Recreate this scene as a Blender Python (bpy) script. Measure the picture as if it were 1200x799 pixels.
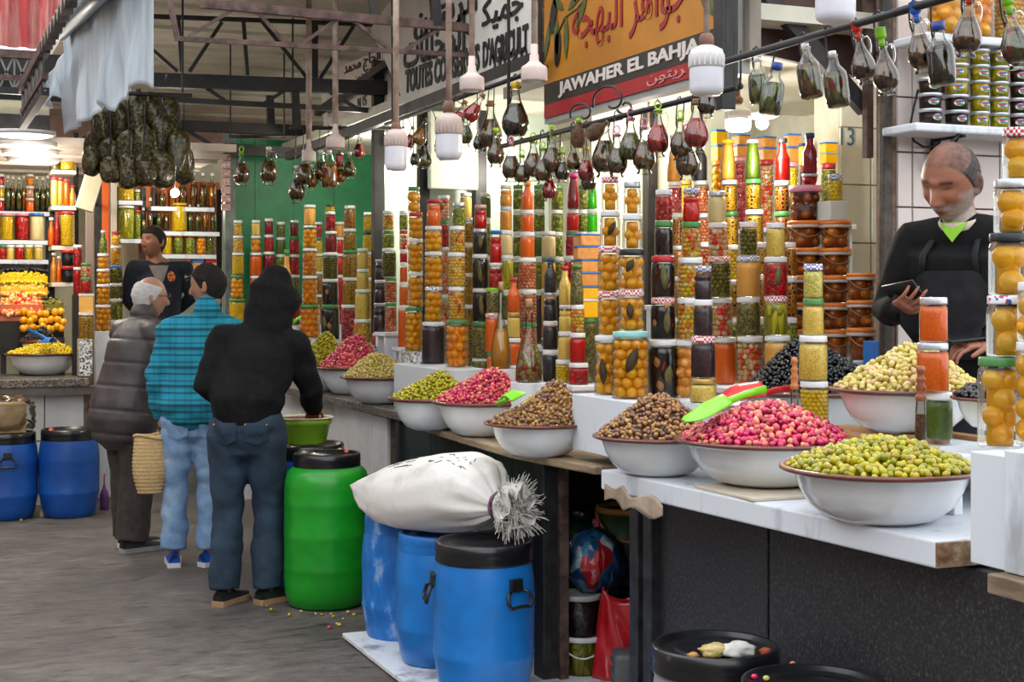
import bpy, bmesh, math, random
import numpy as np
from math import sin, cos, pi, radians, sqrt
from mathutils import Vector, Matrix, Quaternion, noise
for _o in list(bpy.data.objects):
 bpy.data.objects.remove(_o)
SC = bpy.context.scene
COL = SC.collection
rnd = random.Random(11)
# ------------------------------------------------------------------ camera
F, HY, HC, TH = 1700.0, 346.0, 1.6, radians(22.5)
CS, SN = cos(TH), sin(TH)
cam = bpy.data.cameras.new('camera')
cam.sensor_width = 36.0
cam.lens = F / 1200 * 36
cam.shift_y = -(399.5 - HY) / 1200
cam.clip_end = 200
cam_o = bpy.data.objects.new('camera', cam)
COL.objects.link(cam_o)
cam_o.location = (0, 0, HC)
cam_o.rotation_euler = (pi / 2, 0, -TH)
SC.camera = cam_o
# ------------------------------------------------------------------ world, exposure
W = bpy.data.worlds.new('sky')
SC.world = W
W.use_nodes = True
_bg = W.node_tree.nodes['Background']
_bg.inputs['Color'].default_value = (0.93, 0.965, 1.0, 1)
_bg.inputs['Strength'].default_value = 1.75
vs = SC.view_settings
vs.view_transform = 'Standard'
vs.look = 'None'
vs.exposure = 0.5
vs.gamma = 1.0
vs.use_curve_mapping = False
SC.cycles.transparent_max_bounces = 14
LAMP_W = 12.0          # watts of one stall bulb
# ------------------------------------------------------------------ where things stand
def al(px): return (px - 600) / F
def at(px, py, d):
 a = al(px)
 return Vector((d * (a * CS + SN), d * (CS - a * SN), HC - (py - HY) / F * d))
def dX(px, X): return X / (al(px) * CS + SN)
def dY(px, Y): return Y / (CS - al(px) * SN)
def dZ(py, z): return (HC - z) * F / (py - HY)
def atX(px, py, X): return at(px, py, dX(px, X))
def atY(px, py, Y): return at(px, py, dY(px, Y))
def atZ(px, py, z): return at(px, py, dZ(py, z))
VIEW = lambda px: Vector((al(px) * CS + SN, CS - al(px) * SN, 0)).normalized()
# ------------------------------------------------------------------ materials
def srgb(h):
 h = h.lstrip('#')
 v = [int(h[i:i + 2], 16) / 255 for i in (0, 2, 4)]
 return tuple((c / 12.92 if c <= .04045 else ((c + .055) / 1.055) ** 2.4) for c in v) + (1.0,)
MATS = {}
def new_mat(name):
 m = bpy.data.materials.new(name)
 m.use_nodes = True
 nt = m.node_tree
 return m, nt, nt.nodes['Principled BSDF'], nt.nodes['Material Output']
def N(nt, t, **kw):
 n = nt.nodes.new(t)
 for k, v in kw.items():
  setattr(n, k, v)
 return n
def coords(nt, jitter=True, scale=(1, 1, 1)):
 tc = N(nt, 'ShaderNodeTexCoord')
 out = tc.outputs['Object']
 mp = N(nt, 'ShaderNodeMapping')
 mp.inputs['Scale'].default_value = scale
 nt.links.new(out, mp.inputs['Vector'])
 if jitter:
  oi = N(nt, 'ShaderNodeObjectInfo')
  mu = N(nt, 'ShaderNodeMath', operation='MULTIPLY')
  mu.inputs[1].default_value = 37.0
  nt.links.new(oi.outputs['Random'], mu.inputs[0])
  nt.links.new(mu.outputs[0], mp.inputs['Location'])
 return mp.outputs['Vector']
def ramp(nt, fac, stops, interp='LINEAR'):
 r = N(nt, 'ShaderNodeValToRGB')
 r.color_ramp.interpolation = interp
 el = r.color_ramp.elements
 while len(el) < len(stops):
  el.new(.5)
 for e, (p, c) in zip(el, stops):
  e.position = p
  e.color = c
 nt.links.new(fac, r.inputs['Fac'])
 return r.outputs['Color']
def bump(nt, bsdf, h, strength=.3, dist=.01):
 b = N(nt, 'ShaderNodeBump')
 b.inputs['Strength'].default_value = strength
 b.inputs['Distance'].default_value = dist
 nt.links.new(h, b.inputs['Height'])
 nt.links.new(b.outputs['Normal'], bsdf.inputs['Normal'])
def noise_tex(nt, vec, scale, detail=4, rough=.6):
 n = N(nt, 'ShaderNodeTexNoise')
 n.inputs['Scale'].default_value = scale
 n.inputs['Detail'].default_value = detail
 n.inputs['Roughness'].default_value = rough
 nt.links.new(vec, n.inputs['Vector'])
 return n.outputs['Fac']
def mat(name, c1, c2=None, rough=.5, metal=0.0, scale=12, lo=.35, hi=.65, bmp=0.0, bdist=.004, coat=0.0, stretch=(1, 1, 1), detail=4, spec=.5, c3=None, jitter=True, bscale=None):
 """two-tone noise material"""
 if name in MATS:
  return MATS[name]
 m, nt, b, out = new_mat(name)
 c1 = srgb(c1)
 b.inputs['Roughness'].default_value = rough
 b.inputs['Metallic'].default_value = metal
 b.inputs['Coat Weight'].default_value = coat
 b.inputs['Coat Roughness'].default_value = .08
 b.inputs['Specular IOR Level'].default_value = spec
 if c2 is None and not bmp:
  b.inputs['Base Color'].default_value = c1
 else:
  vec = coords(nt, jitter, stretch)
  f = noise_tex(nt, vec, scale, detail)
  stops = [(lo, c1), (hi, srgb(c2) if c2 else c1)]
  if c3:
   stops = [(lo, c1), ((lo + hi) / 2, srgb(c2)), (hi, srgb(c3))]
  nt.links.new(ramp(nt, f, stops), b.inputs['Base Color'])
  if bmp:
   if bscale:
    f = noise_tex(nt, vec, bscale, detail)
   bump(nt, b, f, bmp, bdist)
 MATS[name] = m
 return m
def cells(name, cols, size, rough=.3, brine=None, gap=.08, bmp=.6, stretch=(1, 1, 1), coat=.3):
 """packed pieces too small to pick apart: Voronoi cells, one colour each, brine between, darkened as shade in the gaps"""
 if name in MATS:
  return MATS[name]
 m, nt, b, out = new_mat(name)
 vec = coords(nt, True, stretch)
 v = N(nt, 'ShaderNodeTexVoronoi')
 v.inputs['Scale'].default_value = 1 / size
 nt.links.new(vec, v.inputs['Vector'])
 sp = N(nt, 'ShaderNodeSeparateColor')
 nt.links.new(v.outputs['Color'], sp.inputs[0])
 n = len(cols)
 col = ramp(nt, sp.outputs[0], [((i + .02) / n if i else 0, srgb(c)) for i, c in enumerate(cols)], 'CONSTANT')
 e = N(nt, 'ShaderNodeTexVoronoi', feature='DISTANCE_TO_EDGE')
 e.inputs['Scale'].default_value = 1 / size
 nt.links.new(vec, e.inputs['Vector'])
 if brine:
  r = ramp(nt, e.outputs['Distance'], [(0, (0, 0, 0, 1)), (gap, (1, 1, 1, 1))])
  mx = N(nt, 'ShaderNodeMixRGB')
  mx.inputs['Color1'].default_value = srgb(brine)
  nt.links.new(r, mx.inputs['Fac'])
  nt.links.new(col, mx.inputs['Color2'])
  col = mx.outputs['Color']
 nt.links.new(col, b.inputs['Base Color'])
 b.inputs['Roughness'].default_value = rough
 b.inputs['Coat Weight'].default_value = coat
 r2 = ramp(nt, e.outputs['Distance'], [(0, (0, 0, 0, 1)), (.35, (1, 1, 1, 1))])
 bump(nt, b, r2, bmp, size * .35)
 MATS[name] = m
 return m
def dots(name, base, dot, size, frac=.28, base2=None):
 """stuffed olives: pale cells each with one coloured stuffing"""
 if name in MATS:
  return MATS[name]
 m, nt, b, out = new_mat(name)
 vec = coords(nt)
 v = N(nt, 'ShaderNodeTexVoronoi')
 v.inputs['Scale'].default_value = 1 / size
 v.inputs['Randomness'].default_value = .45
 nt.links.new(vec, v.inputs['Vector'])
 col = ramp(nt, v.outputs['Distance'], [(0, srgb(dot)), (frac * .8, srgb(dot)), (frac, srgb(base)), (.6, srgb(base2 or base))])
 nt.links.new(col, b.inputs['Base Color'])
 b.inputs['Roughness'].default_value = .3
 bump(nt, b, v.outputs['Distance'], -.5, size * .3)
 MATS[name] = m
 return m
def piece_mat(name, cols, rough=.25, coat=.4, sss=0.0):
 """one colour for each loose piece (olive, lemon)"""
 if name in MATS:
  return MATS[name]
 m, nt, b, out = new_mat(name)
 g = N(nt, 'ShaderNodeNewGeometry')
 oi = N(nt, 'ShaderNodeObjectInfo')
 ad = N(nt, 'ShaderNodeMath', operation='ADD')
 fr = N(nt, 'ShaderNodeMath', operation='FRACT')
 nt.links.new(g.outputs['Random Per Island'], ad.inputs[0])
 nt.links.new(oi.outputs['Random'], ad.inputs[1])
 nt.links.new(ad.outputs[0], fr.inputs[0])
 n = len(cols)
 col = ramp(nt, fr.outputs[0], [((i + .5) / n, srgb(c)) for i, c in enumerate(cols)])
 vec = coords(nt, True)
 f = noise_tex(nt, vec, 90, 3)
 mx = N(nt, 'ShaderNodeMixRGB', blend_type='MULTIPLY')
 mx.inputs['Fac'].default_value = .5
 nt.links.new(col, mx.inputs['Color1'])
 nt.links.new(ramp(nt, f, [(.35, (.7, .62, .5, 1)), (.6, (1, 1, 1, 1))]), mx.inputs['Color2'])
 nt.links.new(mx.outputs['Color'], b.inputs['Base Color'])
 b.inputs['Roughness'].default_value = rough
 b.inputs['Coat Weight'].default_value = coat
 b.inputs['Coat Roughness'].default_value = .12
 bump(nt, b, f, .15, .002)
 MATS[name] = m
 return m
def check_mat(name, c1, c2, size=.006):
 if name in MATS:
  return MATS[name]
 m, nt, b, out = new_mat(name)
 vec = coords(nt, False)
 k = N(nt, 'ShaderNodeTexChecker')
 k.inputs['Scale'].default_value = 1 / size
 k.inputs['Color1'].default_value = srgb(c1)
 k.inputs['Color2'].default_value = srgb(c2)
 nt.links.new(vec, k.inputs['Vector'])
 nt.links.new(k.outputs['Color'], b.inputs['Base Color'])
 b.inputs['Roughness'].default_value = .35
 MATS[name] = m
 return m
def glass_mat(name='jar_glass', tint='#f4faf6', gl=1.0, rough=.04):
 if name in MATS:
  return MATS[name]
 m, nt, b, out = new_mat(name)
 nt.nodes.remove(b)
 tr = N(nt, 'ShaderNodeBsdfTransparent')
 tr.inputs['Color'].default_value = srgb(tint)
 g = N(nt, 'ShaderNodeBsdfGlossy')
 g.inputs['Roughness'].default_value = rough
 fr = N(nt, 'ShaderNodeFresnel')
 fr.inputs['IOR'].default_value = 1.45
 mu = N(nt, 'ShaderNodeMath', operation='MULTIPLY')
 mu.inputs[1].default_value = gl
 mu.use_clamp = True
 mx = N(nt, 'ShaderNodeMixShader')
 nt.links.new(fr.outputs[0], mu.inputs[0])
 nt.links.new(mu.outputs[0], mx.inputs[0])
 nt.links.new(tr.outputs[0], mx.inputs[1])
 nt.links.new(g.outputs[0], mx.inputs[2])
 nt.links.new(mx.outputs[0], out.inputs['Surface'])
 MATS[name] = m
 return m
def boost(m, g, sat=1.0):
 """brighter, fuller colour for a material that is seen through glass"""
 def k(c):
  l = .3 * c[0] + .6 * c[1] + .1 * c[2]
  v = [max(0.0, (l + (q - l) * sat) * g) for q in c[:3]]
  t = max(v)
  if t > .88: v = [q * .88 / t for q in v]
  return tuple(v) + (1.0,)
 for n in m.node_tree.nodes:
  if n.type == 'VALTORGB' and n.outputs[0].is_linked and any(l.to_socket.name in ('Base Color', 'Color2', 'Color1', 'B', 'A') for l in n.outputs[0].links):
   if any(l.to_node.type == 'MIX_RGB' and l.to_socket.name == 'Fac' for l in n.outputs[0].links): continue
   for e in n.color_ramp.elements: e.color = k(e.color)
  if n.type == 'MIX_RGB' and n.blend_type == 'MIX':
   n.inputs['Color1'].default_value = k(n.inputs['Color1'].default_value)
  if n.type == 'BSDF_PRINCIPLED' and not n.inputs['Base Color'].is_linked:
   n.inputs['Base Color'].default_value = k(n.inputs['Base Color'].default_value)
def emit_mat(name, c, s):
 if name in MATS:
  return MATS[name]
 m, nt, b, out = new_mat(name)
 b.inputs['Base Color'].default_value = srgb(c)
 b.inputs['Emission Color'].default_value = srgb(c)
 b.inputs['Emission Strength'].default_value = s
 MATS[name] = m
 return m
# ------------------------------------------------------------------ mesh builder
_ico = {}
def ico(sub):
 if sub not in _ico:
  bm = bmesh.new()
  bmesh.ops.create_icosphere(bm, subdivisions=sub, radius=1)
  v = np.array([p.co[:] for p in bm.verts])
  f = [[q.index for q in p.verts] for p in bm.faces]
  bm.free()
  _ico[sub] = (v, f)
 return _ico[sub]
def rot_to(d, up=(0, 0, 1)):
 """matrix whose z axis is d"""
 return Vector(d).to_track_quat('Z', 'Y').to_matrix().to_4x4()
class MB:
 def __init__(s):
  s.v, s.f, s.m, s.s, s.n = [], [], [], [], 0
 def add(s, v, f, mi=0, M=None, smooth=True):
  v = np.asarray(v, float).reshape(-1, 3)
  if M is not None:
   A = np.array(M)
   v = v @ A[:3, :3].T + A[:3, 3]
  s.v.append(v)
  o = s.n
  s.f += [[i + o for i in q] for q in f]
  s.m += [mi] * len(f)
  s.s += [smooth] * len(f)
  s.n += len(v)
  return s
 def lathe(s, prof, seg=20, mi=0, M=None, smooth=True, sx=1, sy=1):
  v, f, rings = [], [], []
  for r, z in prof:
   if r < 1e-6:
    rings.append([len(v)])
    v.append((0, 0, z))
   else:
    rings.append(list(range(len(v), len(v) + seg)))
    v += [(sx * r * cos(2 * pi * k / seg), sy * r * sin(2 * pi * k / seg), z) for k in range(seg)]
  for a, b in zip(rings, rings[1:]):
   for k in range(seg):
    k2 = (k + 1) % seg
    if len(a) == 1 and len(b) == 1:
     continue
    if len(a) == 1:
     f.append([a[0], b[k2], b[k]])
    elif len(b) == 1:
     f.append([a[k], a[k2], b[0]])
    else:
     f.append([a[k], a[k2], b[k2], b[k]])
  return s.add(v, f, mi, M, smooth)
 def box(s, c, d, mi=0, M=None, bev=0.0, smooth=False):
  x, y, z = [q / 2 for q in d]
  if bev <= 0:
   v = [(a * x, b * y, e * z) for a in (-1, 1) for b in (-1, 1) for e in (-1, 1)]
   f = [[0, 1, 3, 2], [4, 6, 7, 5], [0, 4, 5, 1], [2, 3, 7, 6], [0, 2, 6, 4], [1, 5, 7, 3]]
  else:
   bm = bmesh.new()
   bmesh.ops.create_cube(bm, size=1, matrix=Matrix.Diagonal((2 * x, 2 * y, 2 * z, 1)))
   bmesh.ops.bevel(bm, geom=bm.edges[:], offset=bev, segments=2, affect='EDGES', profile=.5)
   bm.verts.index_update()
   v = [p.co[:] for p in bm.verts]
   f = [[q.index for q in p.verts] for p in bm.faces]
   bm.free()
  T = Matrix.Translation(c)
  return s.add(v, f, mi, (M @ T) if M is not None else T, smooth)
 def tube(s, pts, r, seg=8, mi=0, M=None, closed=False, cap=True, smooth=True):
  """round bar through pts; r one number or one per point, or (rx, ry) pairs"""
  P = [Vector(p) for p in pts]
  n = len(P)
  R = r if isinstance(r, (list, tuple)) else [r] * n
  v, f = [], []
  ref = None
  for i in range(n):
   if closed:
    t = P[(i + 1) % n] - P[i - 1]
   else:
    t = P[min(i + 1, n - 1)] - P[max(i - 1, 0)]
   if t.length < 1e-9:
    t = Vector((0, 0, 1))
   t.normalize()
   if ref is None:
    ref = Vector((0, 0, 1)) if abs(t.z) < .9 else Vector((1, 0, 0))
   a = t.cross(ref)
   if a.length < 1e-6:
    a = t.cross(Vector((0, 1, 0)))
   a.normalize()
   b = a.cross(t)
   ref = b
   rx, ry = R[i] if isinstance(R[i], (list, tuple)) else (R[i], R[i])
   for k in range(seg):
    w = 2 * pi * k / seg
    v.append(P[i] + a * (rx * cos(w)) + b * (ry * sin(w)))
  m = n if closed else n - 1
  for i in range(m):
   j = (i + 1) % n
   for k in range(seg):
    k2 = (k + 1) % seg
    f.append([i * seg + k, i * seg + k2, j * seg + k2, j * seg + k])
  if cap and not closed:
   f.append(list(range(seg))[::-1])
   f.append([(n - 1) * seg + k for k in range(seg)])
  return s.add([p[:] for p in v], f, mi, M, smooth)
 def bar(s, a, b, w, h, mi=0):
  """square bar from a to b: w across, h up"""
  a, b = Vector(a), Vector(b)
  t = (b - a).normalized()
  side = t.cross(Vector((0, 0, 1)))
  if side.length < 1e-4:
   side = Vector((1, 0, 0))
  side.normalize()
  up = side.cross(t)
  v = []
  for p in (a, b):
   for i, j in ((-1, -1), (1, -1), (1, 1), (-1, 1)):
    v.append((p + side * (i * w / 2) + up * (j * h / 2))[:])
  f = [[0, 1, 2, 3], [7, 6, 5, 4], [0, 4, 5, 1], [1, 5, 6, 2], [2, 6, 7, 3], [3, 7, 4, 0]]
  return s.add(v, f, mi, None, False)
 def ball(s, c, r, sub=2, mi=0, M=None):
  v, f = ico(sub)
  r = r if isinstance(r, (tuple, list)) else (r, r, r)
  return s.add(v * np.array(r) + np.array(c[:]), f, mi, M)
 def prism(s, poly, th, M=None, mi=0):
  """polygon in xy extruded by th along z"""
  n = len(poly)
  v = [(x, y, 0) for x, y in poly] + [(x, y, th) for x, y in poly]
  f = [list(range(n))[::-1], list(range(n, 2 * n))] + [[i, (i + 1) % n, n + (i + 1) % n, n + i] for i in range(n)]
  return s.add(v, f, mi, M, False)
 def grid(s, fn, nu, nv, mi=0, M=None, smooth=True, wrap=False):
  v = [fn(i / (nu - 1 if not wrap else nu), j / (nv - 1)) for i in range(nu) for j in range(nv)]
  f = []
  for i in range(nu if wrap else nu - 1):
   i2 = (i + 1) % nu
   for j in range(nv - 1):
    f.append([i * nv + j, i2 * nv + j, i2 * nv + j + 1, i * nv + j + 1])
  return s.add([tuple(p) for p in v], f, mi, M, smooth)
 def mesh(s, name, mats):
  me = bpy.data.meshes.new(name)
  V = np.concatenate(s.v) if s.v else np.zeros((0, 3))
  me.from_pydata(V.tolist(), [], s.f)
  for m in (mats if isinstance(mats, (list, tuple)) else [mats]):
   me.materials.append(m)
  me.polygons.foreach_set('material_index', s.m)
  me.polygons.foreach_set('use_smooth', s.s)
  me.update()
  return me
 def obj(s, name, mats, parent=None, loc=None):
  return link(name, s.mesh(name, mats), parent, loc)
def link(name, me, parent=None, loc=None):
 o = bpy.data.objects.new(name, me)
 COL.objects.link(o)
 if loc is not None:
  o.location = loc
 if parent is not None:
  o.parent = parent
 return o
def tag(o, label=None, cat=None, group=None, kind=None):
 if label: o['label'] = label
 if cat: o['category'] = cat
 if group: o['group'] = group
 if kind: o['kind'] = kind
 return o
def thing(name, label, cat, loc=(0, 0, 0), group=None, rz=0.0):
 o = bpy.data.objects.new(name, None)
 o.empty_display_size = .05
 COL.objects.link(o)
 o.location = loc
 o.rotation_euler = (0, 0, rz)
 return tag(o, label, cat, group)
def struct(o):
 o['kind'] = 'structure'
 return o
def copy_tree(o, parent=None, loc=None):
 c = o.copy()
 COL.objects.link(c)
 if parent is not None:
  c.parent = parent
 if loc is not None:
  c.location = loc
 for ch in list(o.children):
  copy_tree(ch, c)
 return c
def smooth_noise(p, s):
 return noise.noise(Vector(p) * s)
def text_mesh(txt, mats, size=1.0, bold=0.0, extrude=.002, shear=0.0, spacing=1.0):
 c = bpy.data.curves.new('lettering', 'FONT')
 c.body = txt
 c.size = size
 c.offset = bold
 c.extrude = extrude
 c.shear = shear
 c.space_character = spacing
 c.align_x = 'CENTER'
 c.align_y = 'CENTER'
 c.resolution_u = 3
 o = bpy.data.objects.new('lettering', c)
 COL.objects.link(o)
 bpy.context.view_layer.update()
 me = bpy.data.meshes.new_from_object(o.evaluated_get(bpy.context.evaluated_depsgraph_get()))
 bpy.data.objects.remove(o)
 bpy.data.curves.remove(c)
 me.materials.clear()
 for m in (mats if isinstance(mats, (list, tuple)) else [mats]):
  me.materials.append(m)
 return me
def ar(*codes): return ''.join(chr(c) for c in codes)
def fit_text(me, w, h):
 """scale a lettering mesh to w x h"""
 v = np.array([p.co[:] for p in me.vertices])
 lo, hi = v.min(0), v.max(0)
 k = np.array([w / (hi[0] - lo[0]), h / (hi[1] - lo[1]), 1])
 c = (lo + hi) / 2
 c[2] = lo[2]
 v = (v - c) * k
 me.vertices.foreach_set('co', v.ravel())
 me.update()
 return me
# text that stands on a wall facing the alley (its normal is -X, reading along -Y)
FACE_ALLEY = Matrix(((0, 0, -1, 0), (-1, 0, 0, 0), (0, 1, 0, 0), (0, 0, 0, 1)))
FACE_FRONT = Matrix(((1, 0, 0, 0), (0, 0, -1, 0), (0, 1, 0, 0), (0, 0, 0, 1)))
# ------------------------------------------------------------------ common materials
M_white = mat('white_enamel', '#e4e6e8', '#d9dcdf', .18, scale=5, coat=.5)
M_rim = mat('brown_rim', '#5a2a1e', '#6d3526', .3, scale=25, coat=.3)
M_wpaint = mat('white_painted_wood', '#a9adb3', '#d8dde4', .55, scale=7, lo=.28, hi=.45, bmp=.25, stretch=(1, 1, .35))
M_wood = mat('bare_wood', '#8a6039', '#b98a55', .6, scale=18, bmp=.2, stretch=(1, .15, 1))
M_oldwood = mat('weathered_wood', '#6a5a48', '#a89274', .75, scale=22, bmp=.35, stretch=(1, .15, 1))
M_black = mat('black_painted_panel', '#1a1b1e', '#2a2b2f', .5, scale=95, lo=.35, hi=.72, bmp=.3, bscale=70, c3='#56524f', detail=9)
M_post = mat('black_post', '#17181a', '#3a3b3d', .5, scale=14, lo=.4, hi=.8, bmp=.3)
M_dgreen = mat('dark_green_boards', '#15211f', '#223430', .55, scale=10, bmp=.2)
M_steel = mat('dark_steel', '#1a191b', '#33302f', .5, scale=10, lo=.35, hi=.75, bmp=.15, metal=.2)
M_rust = mat('rusty_steel', '#3a2a25', '#6a5048', .7, scale=16, bmp=.25)
M_pipe = mat('painted_conduit', '#8d7468', '#b9a597', .6, scale=14, bmp=.1)
M_tile = mat('white_glazed_tile', '#dcdcda', '#e9e9e7', .15, scale=6, coat=.4)
M_tilew = mat('warm_white_tile', '#cdbfb8', '#dccfc8', .25, scale=3, coat=.3)
M_grout = mat('dark_grout', '#6f5a4e', '#8d7a6c', .85, scale=30)
M_plaster = mat('cream_plaster', '#d8d6c6', '#c4c1ae', .7, scale=4, bmp=.1)
M_ceil = mat('beige_roof_sheet', '#b5ad9d', '#cbc4b4', .7, scale=3)
M_green = mat('green_painted_metal', '#127046', '#25975c', .45, scale=4, lo=.3, hi=.7, bmp=.08)
M_granite = cells('speckled_granite', ['#e2e2e0', '#8c8c8c', '#f2f2f0', '#3c3c3e', '#cfcfcd', '#6c6c6e', '#dededc'], .012, rough=.3, brine=None, bmp=0.0)
M_granited = cells('brown_granite', ['#6f675e', '#3e3a36', '#8b8176', '#2a2725', '#5c544c'], .008, rough=.45, bmp=0.0)
M_dark = mat('dark_interior', '#1b1a19', '#2c2a28', .8, scale=6)
M_pink = mat('salmon_wall', '#a98a7c', '#bba191', .8, scale=5)
# ------------------------------------------------------------------ floor
def floor_material():
 m, nt, b, out = new_mat('worn_asphalt')
 vec = coords(nt, False)
 a = noise_tex(nt, vec, .9, 6, .7)
 mp = N(nt, 'ShaderNodeMapping')
 mp.inputs['Scale'].default_value = (1.0, 2.6, 1)
 mp.inputs['Rotation'].default_value = (0, 0, -TH)
 nt.links.new(vec, mp.inputs['Vector'])
 s = noise_tex(nt, mp.outputs[0], 6, 8, .72)
 c1 = ramp(nt, a, [(.3, srgb('#4a4542')), (.5, srgb('#6c6560')), (.72, srgb('#87807b'))])
 c2 = ramp(nt, s, [(.34, (.16, .15, .14, 1)), (.44, (.72, .70, .68, 1)), (.56, (1.0, .98, .97, 1)), (.68, (1.35, 1.32, 1.3, 1))])
 mx = N(nt, 'ShaderNodeMixRGB', blend_type='MULTIPLY')
 mx.inputs['Fac'].default_value = 1
 nt.links.new(c1, mx.inputs['Color1'])
 nt.links.new(c2, mx.inputs['Color2'])
 nt.links.new(mx.outputs['Color'], b.inputs['Base Color'])
 g = noise_tex(nt, vec, 55, 4, .7)
 ad = N(nt, 'ShaderNodeMath', operation='ADD')
 nt.links.new(s, ad.inputs[0])
 mu = N(nt, 'ShaderNodeMath', operation='MULTIPLY')
 mu.inputs[1].default_value = .35
 nt.links.new(g, mu.inputs[0])
 nt.links.new(mu.outputs[0], ad.inputs[1])
 nt.links.new(ramp(nt, s, [(.3, (.45, .45, .45, 1)), (.7, (.85, .85, .85, 1))]), b.inputs['Roughness'])
 bump(nt, b, ad.outputs[0], .8, .03)
 return m
b = MB()
b.box((1, 10, -.1), (60, 60, .2))
struct(b.obj('floor', floor_material()))
# paved plinth strip of marble tiles in front of the stalls
M_marble = mat('worn_marble', '#8d9094', '#e8eaec', .35, scale=5, lo=.36, hi=.5, detail=8, bmp=.08)
pl0 = at(398, 742, dZ(742, .03)); pl1 = at(475, 799, dZ(799, .03))
PLX, PLY = (pl0.x + pl1.x) / 2, pl0.y
b = MB(); b.box((PLX + 1.2, PLY - 3.0, .006), (2.36, 6.0, .012))
plinth = struct(b.obj('trim_1', M_grout))
tb = MB(); tb.box((0, 0, 0), (.392, .392, .02), bev=.003)
tme = tb.mesh('marble_tile', M_marble)
for i in range(4):
 for j in range(9):
  o = link('tile', tme, plinth, (PLX + .2 + .4 * i, PLY - .2 - .4 * j, .021 + rnd.uniform(-.0015, .0015)))
  o.rotation_euler = (rnd.uniform(-.004, .004), rnd.uniform(-.004, .004), pi / 2 * rnd.randrange(4))
# ------------------------------------------------------------------ counters
def poly_slab(pts, z, th):
 return [(p.x, p.y) for p in pts], z - th
def slab_obj(name, front, backX, z, th, m, parent, wob=0.0):
 """worktop whose front edge runs through the world points front (far to near)"""
 poly = [(p.x, p.y) for p in front]
 bx = backX if isinstance(backX, tuple) else (backX, backX)
 poly = [(bx[0], poly[0][1])] + poly + [(bx[1], poly[-1][1])]
 b = MB()
 b.prism(poly, th, Matrix.Translation((0, 0, z - th)))
 o = b.obj(name, m, parent)
 bv = o.modifiers.new('edge', 'BEVEL'); bv.width = .006; bv.segments = 2
 return o
ZA, ZM = 1.0, .96      # heights of the near and the far worktops
# near stall counter
cA = thing('market_counter', 'long white painted counter with black panels under the nearest bowls', 'counter', (0, 0, 0))
fa = atZ(704, 550, ZA); fb = atZ(1097, 634, ZA); fc = atZ(1137, 640, ZA)
slab_obj('worktop', [fa, fb], (3.2, 3.04), ZA, .068, M_wpaint, cA)
b = MB(); b.box((fb.x + .065, fb.y - .004, ZA - .034), (.13, .012, .06))
tag(b.obj('worktop_end', mat('worn_plank_end', '#6b4426', '#a08668', .7, scale=14, c3='#d8d4cc', lo=.35, hi=.66), cA), 'bare brown end grain with white paint scraps')
PX = 2.44
nb = MB(); nb.box((PX + .02, (2.2 + 4.62) / 2 + .0, .46), (.03, 4.62 - 2.2 - .0, .93))
jy = atX(905, 650, PX).y
for i, (y0, y1) in enumerate(((jy + .006, atX(772, 650, PX).y), (2.0, jy - .006))):
 b = MB(); b.box((PX, (y0 + y1) / 2, .462), (.03, y1 - y0, .924), bev=.004)
 b.obj('front_panel', M_black, cA)
for px in (749, 765):
 p = atX(px, 600, PX - .03)
 b = MB(); b.box((p.x, p.y, .466), (.05, .062, .932), bev=.006)
 b.obj('leg', M_post, cA)
b = MB(); b.box((3.0, 3.55, .466), (.04, 2.2, .932)); b.obj('back_panel', M_dark, cA)
# folded card strips hanging under the edge
b = MB()
p, q = atX(716, 566, fa.x - .02), atX(782, 588, fa.x)
b.grid(lambda u, v: (p.lerp(q, u) + Vector((-.02 + .012 * sin(9 * u), 0, -.055 * v - .012 * sin(14 * u + 3 * v)))), 14, 6)
o = b.obj('card_strip', mat('brown_card', '#8f7c69', '#b9a692', .8, scale=9, bmp=.3), cA)
sm = o.modifiers.new('t', 'SOLIDIFY'); sm.thickness = .006
# middle stall counter
cB = thing('market_counter', 'middle stall counter with a rough board edge and dark green boards', 'counter', (0, 0, 0))
fr = [atZ(473, 490, ZM), atZ(517, 505, ZM), atZ(600, 529, ZM), atZ(697, 547, ZM)]
slab_obj('worktop', fr, 3.14, ZM, .03, M_oldwood, cB)
BX = 2.52
ys = [atX(px, 500, BX).y for px in (470, 505, 556, 600, 632)]
for y1, y0 in zip(ys, ys[1:]):
 h_ = .90 if y1 > 7.4 else .928
 b = MB(); b.box((BX + .015, (y0 + y1) / 2, h_ / 2), (.03, y1 - y0 - .006, h_), bev=.004)
 b.obj('board', M_dgreen, cB)
p = atX(640, 600, 2.42)
b = MB(); b.box((p.x, p.y, .464), (.07, .10, .928), bev=.006); b.obj('leg', M_post, cB)
b = MB(); b.box((p.x + .05, p.y - .06, .464), (.04, .03, .928), bev=.004); b.obj('leg', M_rust, cB)
p = atX(470, 520, BX)
b = MB(); b.box((p.x, p.y, .45), (.05, .06, .90), bev=.005); b.obj('leg', M_post, cB)
b = MB(); b.box((3.1, 5.6, .45), (.05, 2.4, .9)); b.obj('back_panel', M_dark, cB)
# far stall counter with tiled front
cC = thing('market_counter', 'far stall counter with a dark stone top and white tiled front', 'counter', (0, 0, 0))
fr = [atZ(302, 446, ZM), atZ(362, 459, ZM), atZ(470, 483, ZM)]
slab_obj('worktop', fr, 3.05, ZM, .05, M_granited, cC)
CX = 2.56
y0, y1 = atX(456, 500, CX).y, atX(330, 470, CX).y
b = MB(); b.box((CX + .06, (y0 + y1) / 2, .455), (.1, y1 - y0, .91)); b.obj('front_wall', M_grout, cC)
nt_ = 9
for i in range(nt_):
 for j in range(2):
  w = (y1 - y0) / nt_
  b = MB(); b.box((CX, y0 + w * (i + .5), .22 + .44 * j + .01), (.02, w - .006, .434), bev=.003)
  b.obj('tile', M_tile, cC)
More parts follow.
